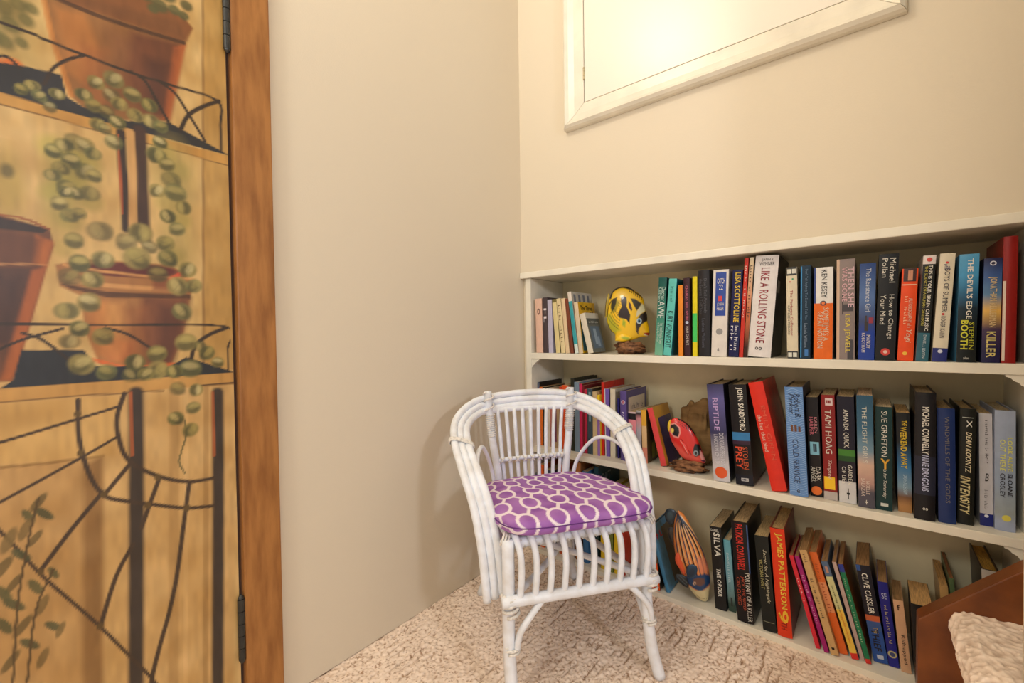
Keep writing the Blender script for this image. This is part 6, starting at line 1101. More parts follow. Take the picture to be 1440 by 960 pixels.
def text_geo(s, bold, ital):
    k = (s, bold, ital)
    if k not in TXT and s[0] == '~':            # print too small to read: short upright strokes
        rs = random.Random(len(s)); v = []; f = []; x = 0.0
        for ch in s[1:]:
            wd = rs.uniform(.25, .5)
            if ch != ' ':
                y0, y1 = 0.0, rs.choice([.65, .7, 1.0]); b0 = len(v)
                v += [(x, y0), (x + wd * .35, y0), (x + wd * .35, y1), (x, y1)]; f.append((b0, b0 + 1, b0 + 2, b0 + 3))
                if rs.random() < .7: yb = rs.choice([0, .3, .5]); b0 = len(v); v += [(x + wd * .35, yb), (x + wd, yb), (x + wd, yb + .16), (x + wd * .35, yb + .16)]; f.append((b0, b0 + 1, b0 + 2, b0 + 3))
            x += wd + .18
        v = np.array(v); v = (v - v.min(0)) / np.maximum(v.max(0) - v.min(0), 1e-6); TXT[k] = (v, f)
    if k not in TXT:
        cu = bpy.data.curves.new('t', 'FONT'); cu.body = s; cu.resolution_u = 2; cu.space_character = 1.06 if bold else 1.02
        o = bpy.data.objects.new('t', cu); COL.objects.link(o); dg = bpy.context.evaluated_depsgraph_get(); dg.update()
        me = bpy.data.meshes.new_from_object(o.evaluated_get(dg))
        v = np.array([x.co[:2] for x in me.vertices]); f = [tuple(p.vertices) for p in me.polygons]
        if ital: v[:, 0] += 0.28 * v[:, 1]
        sh = [(-.022, 0), (.022, 0), (0, .016), (0, -.016)] if bold else [(-.007, 0), (.007, 0)]; nv0 = len(v); f = [tuple(i + k * nv0 for i in q) for k in range(len(sh)) for q in f]; v = np.concatenate([v + np.array(h_) for h_ in sh])
        bpy.data.objects.remove(o); bpy.data.curves.remove(cu); bpy.data.meshes.remove(me)
        v = (v - v.min(0)) / np.maximum(v.max(0) - v.min(0), 1e-6); TXT[k] = (v, f)
    return TXT[k]
COVERS = {}
def make_book(row):
    x, y, z, w_, h, d, th, kind, spine, cover, page, texts, boxes, dots, label = row
    t = math.radians(th); root = empty('book', (x, y, z + 0.0002 + (w_ * math.sin(t) if t > 0 else 0)), (0, t, 0))
    hard = kind == 'h'; ct = 0.0024 if hard else 0.0007; ct = min(ct, w_ * 0.12); ov = 0.003 if hard else 0.0; b = min(0.0035, w_ * 0.10) if hard else min(0.0012, w_ * 0.05)
    ns = 8
    def sy(xx): u_ = 2 * xx / w_ - 1; return b * (u_ * u_)          # spine curve, 0 at the middle
    out = [(0, d), (0, b)] + [(w_ * i / ns, sy(w_ * i / ns)) for i in range(1, ns)] + [(w_, b), (w_, d), (w_ - ct, d), (w_ - ct, b + ct), (ct, b + ct), (ct, d)]
    m = MB(); n = len(out); v = [(p[0], p[1], 0) for p in out] + [(p[0], p[1], h) for p in out]
    m.add(v, [tuple(range(n - 1, -1, -1)), tuple(range(n, 2 * n))], 1)
    for i in range(n):
        j = (i + 1) % n; m.add([v[i], v[j], v[j + n], v[i + n]], [(0, 1, 2, 3)], 0 if 1 <= i <= ns else 1)
    cv = m.build('cover', [band_mat(spine), cover_mat(cover)], root)
    for pl_ in cv.data.polygons: pl_.use_smooth = pl_.material_index == 0
    MB().box(ct + 0.0001, w_ - ct - 0.0001, b + ct + 0.0002, d - ov, ov, h - ov - (0.0004 if not hard else 0)).build('page_block', page_mat(page), root)
    def decal(name, vs, fs, col, lift):
        me = bpy.data.meshes.new(name); me.from_pydata([(a, 0, c) for a, c in vs], [], fs)
        if name != 'spine_panel':
            bm = bmesh.new(); bm.from_mesh(me); lo_, hi_ = min(a for a, c in vs), max(a for a, c in vs)
            for i in range(1, 10):
                cx_ = w_ * i / 10
                if lo_ < cx_ < hi_: bmesh.ops.bisect_plane(bm, geom=bm.verts[:] + bm.edges[:] + bm.faces[:], plane_co=(cx_, 0, 0), plane_no=(1, 0, 0), dist=1e-7)
            bm.to_mesh(me); bm.free()
        for v_ in me.vertices: v_.co.y = sy(min(max(v_.co.x, 0), w_)) - lift
        return link(name, me, ink(col), cv)
    for a0, a1, b0, b1, col in boxes:
        k = 6; vs = []
        for i in range(k + 1):
            xx = w_ * (b0 + (b1 - b0) * i / k); vs += [(xx, h * (1 - a1)), (xx, h * (1 - a0))]
        decal('spine_panel', vs, [(2 * i, 2 * i + 2, 2 * i + 3, 2 * i + 1) for i in range(k)], col, 0.00025)
    for j, (a, bb, r, col) in enumerate(dots):
        rr = min(w_ * r * 0.75, w_ * 0.44); k = 20
        vs = [(w_ * bb, h * (1 - a))] + [(w_ * bb + rr * math.cos(2 * math.pi * i / k), h * (1 - a) + rr * math.sin(2 * math.pi * i / k)) for i in range(k)]
        decal('spine_badge', vs, [(0, 1 + i, 1 + (i + 1) % k) for i in range(k)], col, 0.0004 + 0.0001 * j)
    for tx in texts:
        s, a0, a1, b0, b1, col = tx[:6]; op = tx[6] if len(tx) > 6 else ''
        v, f = text_geo(s, 'b' in op, 'i' in op)
        if 'h' in op: vs = [(w_ * (b0 + (b1 - b0) * p[0]), h * (1 - a1) + h * (a1 - a0) * p[1]) for p in v]; fs = f
        else: vs = [(w_ * (b0 + (b1 - b0) * p[1]), h * (1 - a0) - h * (a1 - a0) * p[0]) for p in v]; fs = f
        decal('spine_title', vs, fs, col, 0.0006)
    tag(root, label, 'book', {0.668: 'books on the top shelf', 0.352: 'books on the middle shelf', 0.012: 'books on the bottom shelf'}[z])
    root['_w'] = w_; COVERS[label] = cv; root['_h'] = h; root['_d'] = d; root['_b'] = b
    return root
LIB = {}
for row in BOOKS: LIB[row[-1]] = make_book(row)
def cover_panel(label, y0, y1, z0, z1, col, lift=0.0003, name='cover_panel'):
    r = LIB[label]; X = r['_w'] + lift; d, h = r['_d'], r['_h']
    me = bpy.data.meshes.new(name); me.from_pydata([(X, d * y0, h * z0), (X, d * y1, h * z0), (X, d * y1, h * z1), (X, d * y0, h * z1)], [], [(0, 1, 2, 3)]); return link(name, me, ink(col), COVERS[label])
def cover_text(label, s, y0, y1, z0, z1, col, bold=False):
    r = LIB[label]; X = r['_w'] + 0.0007; d, h = r['_d'], r['_h']; v, f = text_geo(s, bold, False)
    me = bpy.data.meshes.new('cover_title'); me.from_pydata([(X, d * (y0 + (y1 - y0) * p[0]), h * (z0 + (z1 - z0) * p[1])) for p in v], [], f); return link('cover_title', me, ink(col), COVERS[label])
a = 'small book with a bright yellow lettered front cover'
cover_panel(a, .05, .95, .05, .6, (70, 120, 130)); cover_text(a, 'The Three', .12, .8, .84, .93, (40, 30, 30), True); cover_text(a, '~robbers', .25, .9, .72, .81, (40, 30, 30), True)
a = 'tallest small paperback with a teal spine and grey-striped front cover'
for i in range(4): cover_panel(a, .1 + .22 * i, .2 + .22 * i, .8, .96, (110, 116, 130))
a = 'short leaning book with a misty grey-blue picture on its front'
cover_panel(a, .0, 1, .86, 1, (206, 200, 184)); cover_panel(a, .08, .92, .70, .83, (84, 88, 84)); cover_text(a, '~the water falls', .14, .86, .74, .8, (225, 225, 215)); cover_panel(a, .15, .85, .1, .66, (96, 116, 134)); cover_panel(a, .35, .55, .2, .6, (150, 170, 186), .0005); cover_panel(a, .5, .7, .14, .4, (140, 160, 180), .0006)
a = 'violet hardcover with a cream label on its front cover'
cover_panel(a, .1, .9, .5, .9, (206, 186, 160)); cover_text(a, '~look at me', .2, .8, .72, .8, (90, 70, 90)); cover_text(a, '~sideways', .25, .75, .6, .67, (90, 70, 90))
a = 'dark teal picture book with white capitals on its front'
cover_text(a, 'CAT', .10, .55, .80, .91, (232, 236, 232), True)
a = 'pink-red book leaning left with a violet and yellow front'
cover_panel(a, 0, 1, .8, 1, (206, 150, 50)); cover_panel(a, 0, .16, 0, .8, (226, 150, 50), .0004)
a = 'yellow and peach paperback with a dark jungle front'
for i, (q0, q1, z0, z1, c) in enumerate([(.3, .5, .05, .35, (150, 140, 40)), (.5, .8, .2, .4, (60, 60, 30)), (.2, .4, .4, .7, (60, 40, 24)), (.55, .7, .05, .18, (190, 170, 60)), (.6, .9, .5, .8, (120, 70, 34))]): cover_panel(a, q0, q1, z0, z1, c, .0003 + .0001 * i)
a = 'thin light blue book leaning left of the striped fish'
cover_panel(a, .3, 1, .05, .9, (96, 84, 66)); cover_text(a, '~ab', .05, .3, .78, .88, (200, 50, 60), True)
a = 'tall thick white hardcover with red serif lettering on the top shelf'
cover_panel(a, .0, .5, .62, .78, (60, 58, 56)); cover_panel(a, .05, .4, .3, .62, (44, 42, 42)); cover_panel(a, .1, .3, .64, .76, (150, 146, 140), .0005)
# fine wave lines on the light blue hardcover
r = LIB['light blue hardcover with wavy lines on the middle shelf']; wv = MB(); bw, bh, bb = r['_w'], r['_h'], r['_b']
for i in range(46):
    z0 = bh * (0.03 + 0.94 * i / 45); pv = []
    for k in range(9):
        xx = bw * (0.03 + 0.94 * k / 8); zz = min(max(z0 + 0.003 * math.sin(k * 0.8 + i * 0.25), 0.002), bh - 0.003); yy = bb * (2 * xx / bw - 1) ** 2 - 0.00022; pv += [(xx, yy, zz), (xx, yy, zz + 0.0012)]
    wv.add(pv, [(2 * k, 2 * k + 2, 2 * k + 3, 2 * k + 1) for k in range(8)])
tag(wv.build('wave_pattern', ink((150, 186, 228)), COVERS['light blue hardcover with wavy lines on the middle shelf']), kind='stuff')

# ------------------------------------------------------------------ wicker chair
CA = math.radians(55); CO = (0.567 - 0.155 * math.cos(CA), -0.28 - 0.155 * math.sin(CA), 0.0)
chair = tag(empty('wicker_chair', CO, (0, 0, CA)), 'small white painted wicker armchair standing in front of the bookcase', 'chair')
def L(u, v, z): return (u, -v, z)
def cane(name, pts, r, n=7, seg=10, m=M_cane, jit=0.0):
    p = spline(pts, n); rs = [r * (1 + jit * math.sin(i * 1.7 + r * 999)) for i in range(len(p))]
    return MB().tube([tuple(q) for q in p], rs, seg).build(name, m, chair, True)
def wrap(center_pts, r, turns, name='binding', rr=0.0017, m=M_bind):
    # helix around the polyline
    p = spline(center_pts, 8); n = len(p); N = int(turns * 10); out = []
    for i in range(N + 1):
        f_ = i / N * (n - 1); k = min(int(f_), n - 2); q = p[k] + (p[k + 1] - p[k]) * (f_ - k); t = Vector(p[k + 1] - p[k]).normalized()
        a = t.orthogonal().normalized(); b = t.cross(a); an = 2 * math.pi * i / 10; out.append(Vector(q) + (a * math.cos(an) + b * math.sin(an)) * r)
    return MB().tube(out, rr, 6).build(name, m, chair, True)
half = [(0, -.385, .566, (0, .25, -1)), (.11, -.377, .560, (0, .25, -1)), (.175, -.348, .546, (-.45, .25, -.85)), (.222, -.29, .517, (-.8, .25, -.55)), (.236, -.215, .482, (-.95, .15, -.3)),
        (.229, -.145, .432, (-1, .05, -.1)), (.216, -.098, .375, (-1, 0, 0)), (.207, -.07, .31, (-1, 0, 0)), (.202, -.058, .25, (-1, 0, 0)), (.198, -.054, .192, (-1, 0, 0))]
for k in range(3):
    pts = []
    for sgn in (-1, 1):
        seq = half[::-1] if sgn < 0 else half[1:]
        for (u_, v_, z_, dr) in seq: o_ = k * 0.0165; pts.append(L(sgn * (u_ * (1 if sgn < 0 else 1 - .075 * min(1, max(0, (u_ - .1) / .1))) + dr[0] * o_), v_ + dr[1] * o_, z_ + dr[2] * o_ + (0.006 * k if z_ < 0.2 else 0)))
    cane('hoop_cane', pts, 0.0088 if k < 2 else 0.0098, 8, 12, jit=0.03)
cane('back_rail_cane', [L(-.135, -.362, .521), L(-.07, -.370, .524), L(0, -.373, .525), L(.07, -.370, .524), L(.135, -.362, .521)], 0.0085)
for s in (-1, 1):
    cane('back_post', [L(s * .122, -.364, .577), L(s * .119, -.362, .52), L(s * .112, -.357, .44), L(s * .1, -.35, .36), L(s * .095, -.348, .29)], 0.0105)
    cane('rear_leg', [L(s * .095, -.350, .30), L(s * .1, -.355, .2), L(s * .118, -.372, .09), L(s * .142, -.40, 0.0)], 0.0112)
    wrap([L(s * .119, -.362, .515), L(s * .113, -.358, .455)], 0.0118, 11)
    wrap([L(s * .122, -.358, .575), L(s * .121, -.356, .548), L(s * .119, -.353, .512)], 0.0135, 2.6, rr=0.0026)
    # tie across the three arm canes
    kk = 1 if s > 0 else 0.0; sc_ = 1 - .075 * kk; cu, cv_, cz = half[4][:3]; ctr = Vector(L(s * (cu * sc_ - .95 * .0165), cv_ + .15 * .0165, cz - .3 * .0165)); ac = Vector(L(s * -.95, .15, -.3)).normalized()
    tg = Vector(L(s * (half[5][0] - half[3][0]), half[5][1] - half[3][1], half[5][2] - half[3][2])).normalized(); pp = tg.cross(ac).normalized()
    for q in range(3):
        MB().tube([ctr + tg * (0.0036 * (q - 1)) + ac * (math.cos(w2) * 0.0295) + pp * (math.copysign(abs(math.sin(w2)) ** 0.6, math.sin(w2)) * 0.0118) for w2 in [2 * math.pi * i / 40 for i in range(41)]], 0.0021, 6).build('arm_tie', M_bind, chair, True)
    cane('side_arch', [L(s * .108, -.335, .30), L(s * .125, -.325, .38), L(s * .155, -.275, .446), L(s * .180, -.215, .452), L(s * .192, -.165, .425), L(s * .188, -.13, .37), L(s * .178, -.11, .30)], 0.0052)
NS = 9
for i in range(NS):
    t = (i + 1) / (NS + 1); ut = -.119 + .238 * t; ub = -.095 + .19 * t
    cane('back_slat', [L(ut, -.364, .525), L((ut * .7 + ub * .3), -.361, .46), L((ut + ub) / 2, -.357, .40), L(ub, -.348, .29)], 0.0055, 5, 8)
cane('waist_rail', [L(-.112, -.351, .388), L(0, -.353, .390), L(.112, -.351, .388)], 0.0055)
for i in range(NS):
    t = (i + 1) / (NS + 1); ut = -.109 + .216 * t
    for s in (-1, 1): MB().tube([L(ut - .006, -.345, .389 + s * .008), L(ut, -.3415, .389), L(ut + .006, -.345, .389 - s * .008)], 0.0019, 6).build('lashing', M_bind, chair, True)
# seat frame and legs
cane('front_leg', [L(-.162, .004, 0.0), L(-.163, -.008, .07), L(-.163, -.018, .14), L(-.161, -.024, .22), L(-.160, -.028, .325)], 0.0125)
cane('front_leg', [L(.162, .004, 0.0), L(.150, -.006, .06), L(.146, -.016, .13), L(.147, -.024, .22), L(.148, -.028, .325)], 0.0125)
cane('front_bar', [L(-.178, -.012, .211), L(0, -.011, .207), L(.168, -.012, .203)], 0.0115, 10)
cane('seat_rail', [L(-.172, -.036, .312), L(0, -.036, .314), L(.166, -.036, .312)], 0.0105)
cane('seat_rail', [L(-.135, -.35, .300), L(.135, -.35, .300)], 0.0095)
for s in (-1, 1):
    cane('seat_rail', [L(s * .16, -.03, .300), L(s * .155, -.18, .296), L(s * .112, -.35, .292)], 0.0095)
    cane('side_bar', [L(s * .156, -.022, .188), L(s * .135, -.2, .186), L(s * .104, -.36, .186)], 0.0085)
    cane('corner_brace', [L(s * .150, -.006, .118), L(s * .143, -.005, .150), L(s * .120, -.006, .180), L(s * .092, -.011, .206)], 0.0065)
    cane('side_brace', [L(s * .152, -.03, .10), L(s * .150, -.07, .15), L(s * .146, -.11, .183)], 0.0062)
    cane('cross_brace', [L(s * .145, -.04, .20), L(0, -.19, .205 + s * .009), L(-s * .1, -.34, .20)], 0.0072)
    wrap([L(s * .161 - (0.006 if s > 0 else -0), -.02, .222), L(s * .158 - (0.006 if s > 0 else 0), -.016, .182)], 0.0155, 4, rr=0.0032)
    wrap([L(s * .158 - (0.01 if s > 0 else 0), -.014, .122), L(s * .158 - (0.01 if s > 0 else 0), -.012, .110)], 0.0138, 2, rr=0.0028)
    wrap([L(s * .17, -.04, .325), L(s * .155, -.035, .318)], 0.0125, 3, rr=0.0022)
for i in range(10):
    u_ = -.142 + .281 * i / 9
    cane('bent_cane', [L(u_ - .006, -.058, .318), L(u_ - .004, -.040, .3285), L(u_ - .001, -.022, .323), L(u_ + .003, -.011, .300), L(u_ + .004, -.008, .265), L(u_ + .002, -.009, .232), L(u_, -.011, .207 - .02 * u_)], 0.0066, 6, 10)
    MB().tube([L(u_ + .004, -.024, .325), L(u_ + .011, -.030, .318), L(u_ + .019, -.026, .306)], 0.002, 6).build('lashing', M_bind, chair, True)
for i in range(12):
    v_ = -.055 - .024 * i; hw = .150 - .0032 * i
    MB().tube([L(-hw, v_, .304), L(0, v_, .300), L(hw, v_, .304)], 0.0045, 8).build('seat_cane', M_cane, chair, True)

# ------------------------------------------------------------------ cushion
def cushion():
    nr, nf = 170, 520; n_ = 4.6; hz = 0.024; out = []; pat = []
    th = np.linspace(0, math.pi / 2, 400); rho = np.sin(th) ** (2 / n_); zz = np.cos(th) ** (2 / 3.2)
    Rr = 0.17; arc = np.concatenate([[0], np.cumsum(np.hypot(np.diff(rho) * Rr, np.diff(zz) * hz))]); T = np.linspace(0, arc[-1], nr)
    rr = np.interp(T, arc, rho); zr = np.interp(T, arc, zz)
    ex = 2 / 5.0; p0 = np.linspace(0, 2 * math.pi, 40001); q0 = np.sign(np.cos(p0)) * np.abs(np.cos(p0)) ** ex; q1 = np.sign(np.sin(p0)) * np.abs(np.sin(p0)) ** ex; ln = np.concatenate([[0], np.cumsum(np.hypot(np.diff(q0), np.diff(q1)))])
    tt = np.linspace(0, ln[-1], nf); cx = np.interp(tt, ln, q0); cy = np.interp(tt, ln, q1)
    v_mid, v_half = -.165, .180
    RR, PX = np.meshgrid(rr, cx, indexing='ij'); _, PY = np.meshgrid(rr, cy, indexing='ij'); ZR = np.meshgrid(zr, cx, indexing='ij')[0]; TT = np.meshgrid(T / Rr, cx, indexing='ij')[0]
    taper = 1 - 0.10 * (-(PY * RR)).clip(0, 1) * 0 - 0.16 * (PY * RR < 0) * np.abs(PY * RR) ** 1.5      # narrower at the back
    U = PX * RR * .176 * taper; V = v_mid + PY * RR * v_half; 
    return RR, U, V, ZR, PX * TT * .176, v_mid + PY * TT * v_half, nr, nf, hz
RR, U, V, ZR, PU, PV, nr, nf, hz = cushion()
lump = (vnoise(PU.ravel() / 0.05 + 7, PV.ravel() / 0.05, 31).reshape(PU.shape) - 0.5)
seam_z = 0.342 + 0.09 * (V + 0.165)
seam_pinch = 0.004 * np.exp(-((1 - RR) / 0.012) ** 2)
top = np.stack([(U * (1 - seam_pinch)).ravel(), -V.ravel(), (seam_z + ZR * hz + lump * 0.007 * ZR).ravel()], 1)
bot = np.stack([(U * (1 - seam_pinch)).ravel(), -V.ravel(), np.maximum(seam_z - ZR * 0.027, np.minimum(seam_z, 0.3105 + 0.012 * (V > -0.07))).ravel()], 1)
def lattice(u, v):
    # rings on a staggered lattice, joined by diagonal bands
    a, b = 0.0640, 0.160; wht = np.zeros(u.shape)
    for (ou, ov) in ((0, 0), (a / 2, b / 2)):
        du = (u - ou + a / 2) % a - a / 2; dv = (v - ov + b / 2) % b - b / 2
        d = np.sqrt((du / 0.0190) ** 2 + (dv / 0.0280) ** 2); wht = np.maximum(wht, np.clip((0.205 - np.abs(d - 1)) / 0.045, 0, 1)); 
    L_ = math.hypot(a, b)
    for s in (-1, 1):
        nd = (s * b * u + a * v) / L_; per = a * b / L_; k = (nd + per / 2) % per - per / 2
        du = (u + a / 2) % a - a / 2; dv = (v + b / 2) % b - b / 2; d1 = np.sqrt((du / 0.0190) ** 2 + (dv / 0.0280) ** 2)
        du = (u) % a - a / 2; dv = (v) % b - b / 2; d2 = np.sqrt((du / 0.0190) ** 2 + (dv / 0.0280) ** 2)
        out = (np.minimum(d1, d2) > 1.0)
        wht = np.maximum(wht, out * np.clip((0.0043 - np.abs(k)) / 0.0010, 0, 1))
    return wht
wt = lattice(PU.ravel(), PV.ravel()); cl = vnoise(PU.ravel() / 0.02, PV.ravel() / 0.02, 33)[:, None]
pur = np.array(lin((140, 80, 166))[:3]) * (1 - cl) + np.array(lin((174, 120, 192))[:3]) * cl; ccol = pur * (1 - wt[:, None]) + np.array(lin((240, 226, 236))[:3]) * wt[:, None]
pad = tag(empty('seat_cushion', CO, (0, 0, CA)), 'purple seat cushion with a white interlaced ring pattern on the wicker chair', 'cushion')
M_cush = attr_mat('printed_cotton', rough=0.8, bump=0.25, bscale=600)
me = grid_mesh('cushion_top', top, nr, nf); set_paint(me, ccol); link('cushion_top', me, M_cush, pad, True)
me = grid_mesh('cushion_underside', bot, nr, nf); PV2 = 2 * (-.165 + np.sign(PV + .165) * .215) - PV
wt = lattice(PU.ravel(), PV2.ravel()); ccol = pur * (1 - wt[:, None]) + np.array(lin((240, 226, 236))[:3]) * wt[:, None]
set_paint(me, ccol); link('cushion_underside', me, M_cush, pad, True)
k = nr - 1; sm = [tuple(p) for p in top.reshape(nr, nf, 3)[k][::4]]
MB().tube([(p[0] * 1.003, p[1], p[2]) for p in sm], 0.0013, 6).build('seam', mat('purple_thread', (96, 44, 120), 0.8), pad, True)

# ------------------------------------------------------------------ carved fish and driftwood
def blob(name, c, r, seed, amp, m, parent, nu=40, nv=28, fr=3.0, flat=None):
    vs = []
    for i in range(nu):
        for j in range(nv):
            a = math.pi * i / (nu - 1); b = 2 * math.pi * j / (nv - 1); vs.append((math.cos(a), math.sin(a) * math.cos(b), math.sin(a) * math.sin(b)))
    n = np.array(vs); k = 1 + amp * (vnoise(n[:, 0] * fr + 20, n[:, 1] * fr + n[:, 2] * fr * 1.3 + 20, seed) - 0.5) + amp * 0.5 * (vnoise(n[:, 0] * fr * 2.5 + 50, (n[:, 1] - n[:, 2]) * fr * 2.5 + 50, seed + 1) - 0.5)
    p = n * k[:, None] * np.array(r) + np.array(c)
    if flat is not None: p[:, 2] = np.maximum(p[:, 2], flat)
    return link(name, grid_mesh(name, p, nu, nv), m, parent, True)
M_drift = mat('driftwood', (156, 108, 72), 0.7, 0.3, noise=0.6, nscale=70, col2=(58, 34, 22), bump=0.7, bscale=120, stretch=(0.6, 1, 2))
M_drift2 = mat('pale_driftwood', (160, 126, 82), 0.8, 0.3, noise=0.4, nscale=22, col2=(116, 86, 52), bump=0.5, bscale=60, stretch=(0.5, 1, 1.6))
M_fish = attr_mat('fish_paint', rough=0.3, coat=0.3)
def fish_body(name, outline, center, thick, base, ops, sx, parent, px0, s, rough_edge=0.0):
    # outline and paint in sketch units; px0 = sketch origin, s = metres per unit
    O_ = np.array(spline([(a, b, 0) for a, b in outline] + [(outline[0][0], outline[0][1], 0)], 6))[:, :2]; c = np.array(center); nr_ = 46; nf_ = len(O_)
    out = []; pc_ = []
    for side in (-1, 1):
        r_ = np.linspace(0, 1, nr_); P = c + r_[:, None, None] * (O_ - c)[None]; th_ = thick * np.sqrt(np.clip(1 - r_ ** 2.2, 0, 1)) ** 1.1
        X = (P[..., 0] - px0[0]) * s * sx; Z = -(P[..., 1] - px0[1]) * s; Y = side * th_[:, None] * np.ones(nf_) 
        co = np.stack([X.ravel(), Y.ravel(), Z.ravel()], 1); me = grid_mesh(name, co, nr_, nf_)
        q = P.reshape(-1, 2); set_paint(me, paint(q, base, ops)); out.append(me)
    bm = bmesh.new(); bm.from_mesh(out[0]); bm.from_mesh(out[1]); bmesh.ops.remove_doubles(bm, verts=bm.verts, dist=0.00005); bmesh.ops.recalc_face_normals(bm, faces=bm.faces); bm.to_mesh(out[0]); bm.free()
    bpy.data.meshes.remove(out[1]); return link(name, out[0], M_fish, parent, True)
def fish_fin(name, poly, thick, col, ops, sx, parent, px0, s, yoff=0.0): 
    c = np.mean(np.array(poly), 0); o = fish_body(name, poly, c, thick, col, ops, sx, parent, px0, s); o.location.y = yoff; return o
BLK = (26, 24, 24)
# yellow butterflyfish, top shelf
S1 = 0.000262; f1 = tag(empty('fish_figurine', (0.356, 0.070, 0.6683), (0, 0, math.radians(17))), 'yellow and black carved wooden fish mounted on driftwood on the top shelf', 'figurine', 'carved fish ornaments on the shelves')
P1 = (395, 893)
ol = [(628, 670), (622, 600), (604, 520), (598, 450), (578, 370), (558, 270), (520, 215), (470, 175), (400, 132), (320, 116), (240, 135), (190, 185), (160, 270), (140, 380), (132, 470), (140, 550), (180, 630), (225, 668), (235, 735), (330, 748), (430, 738), (520, 705), (600, 695)]
YD = (150, 150, 30)
ops = [('p', [(130, 420), (180, 430), (300, 620), (220, 670), (150, 590)], 40, (176, 176, 40), .9), ('p', [(330, 490), (360, 530), (350, 590), (320, 560)], 20, (120, 170, 40), .8), ('p', [(320, 690), (400, 720), (380, 745), (330, 740)], 20, (120, 170, 40), .8), ('p', [(180, 330), (250, 250), (290, 300), (250, 400), (190, 430)], 20, (130, 130, 30), .7),
       ('p', [(310, 240), (340, 225), (372, 250), (378, 300), (372, 350), (400, 410), (416, 450), (404, 545), (370, 500), (340, 490), (290, 480), (270, 440), (290, 395), (318, 350), (305, 290)], 8, (44, 24, 20), 1),
       ('p', [(190, 290), (220, 258), (258, 252), (250, 310), (225, 380), (200, 400), (185, 360)], 10, (44, 40, 20), 1), ('l', [(165, 320), (200, 270), (260, 245)], 12, (40, 34, 20), 1),
       ('p', [(395, 290), (420, 320), (440, 390), (425, 410), (398, 360)], 6, (74, 34, 18), 1), ('p', [(418, 258), (470, 268), (542, 320), (520, 365), (488, 402), (455, 340)], 7, (50, 44, 26), 1),
       ('p', [(545, 325), (575, 350), (582, 405), (530, 440), (480, 475), (490, 410)], 8, (222, 218, 180), 1), ('p', [(585, 410), (606, 460), (600, 520), (540, 560), (512, 610), (500, 690), (478, 630), (476, 550), (490, 500), (530, 445)], 7, (46, 36, 30), 1),
       ('e', 514, 520, 28, 33, 0, (206, 220, 226), .15, 1), ('e', 514, 520, 18, 22, 0, (70, 130, 170), .3, 1), ('e', 516, 522, 10, 13, 0, (16, 18, 22), .3, 1),
       ('l', [(180, 245), (200, 180), (250, 138), (320, 122), (400, 142), (440, 160)], 26, (40, 34, 32), 1), ('l', [(430, 165), (490, 205), (545, 245)], 14, (60, 34, 20), 1), ('p', [(560, 655), (628, 652), (622, 685), (590, 682)], 6, (160, 40, 30), 1), ('l', [(570, 676), (615, 692)], 10, (230, 220, 190), 1),
       ('l', [(140, 545), (170, 615), (218, 662)], 12, (46, 40, 20), 1), ('l', [(140, 460), (150, 380), (165, 320)], 10, (60, 56, 20), 1)]
for i in range(5): ops.append(('l', [(150 + i * 18, 470 - i * 28), (200 + i * 16, 545 - i * 25), (275 + i * 6, 610 - i * 34)], 6, (54, 66, 24), .9))
for i in range(6): ops.append(('l', [(215 + i * 14, 400 - i * 24), (275 + i * 7, 425 - i * 26)], 4, (120, 90, 20), .8))
for i in range(7): ops.append(('l', [(400 + i * 24, 150 + i * 16), (412 + i * 21, 190 + i * 14)], 8, (60, 36, 20), 1))
fish_body('fish_body', ol, (380, 430), 0.014, (242, 194, 20), ops, 0.97, f1, P1, S1)
fish_fin('tail_fin', [(150, 185), (128, 250), (112, 350), (106, 460), (124, 466), (142, 400), (160, 290), (166, 210)], 0.004, (176, 150, 30), [('l', [(140, 200), (118, 330), (112, 450)], 12, (84, 66, 20), 1)], 0.97, f1, P1, S1)
fish_fin('belly_fin', [(230, 742), (262, 690), (330, 668), (420, 700), (400, 735), (330, 752)], 0.005, (244, 200, 24), [('e', 360, 715, 50, 18, 10, (130, 170, 40), .8, .8)], 0.97, f1, P1, S1, -0.008)
blob('driftwood_base', (-0.002, 0, 0.016), (0.043, 0.026, 0.022), 41, 0.5, M_drift, f1, flat=0.0)
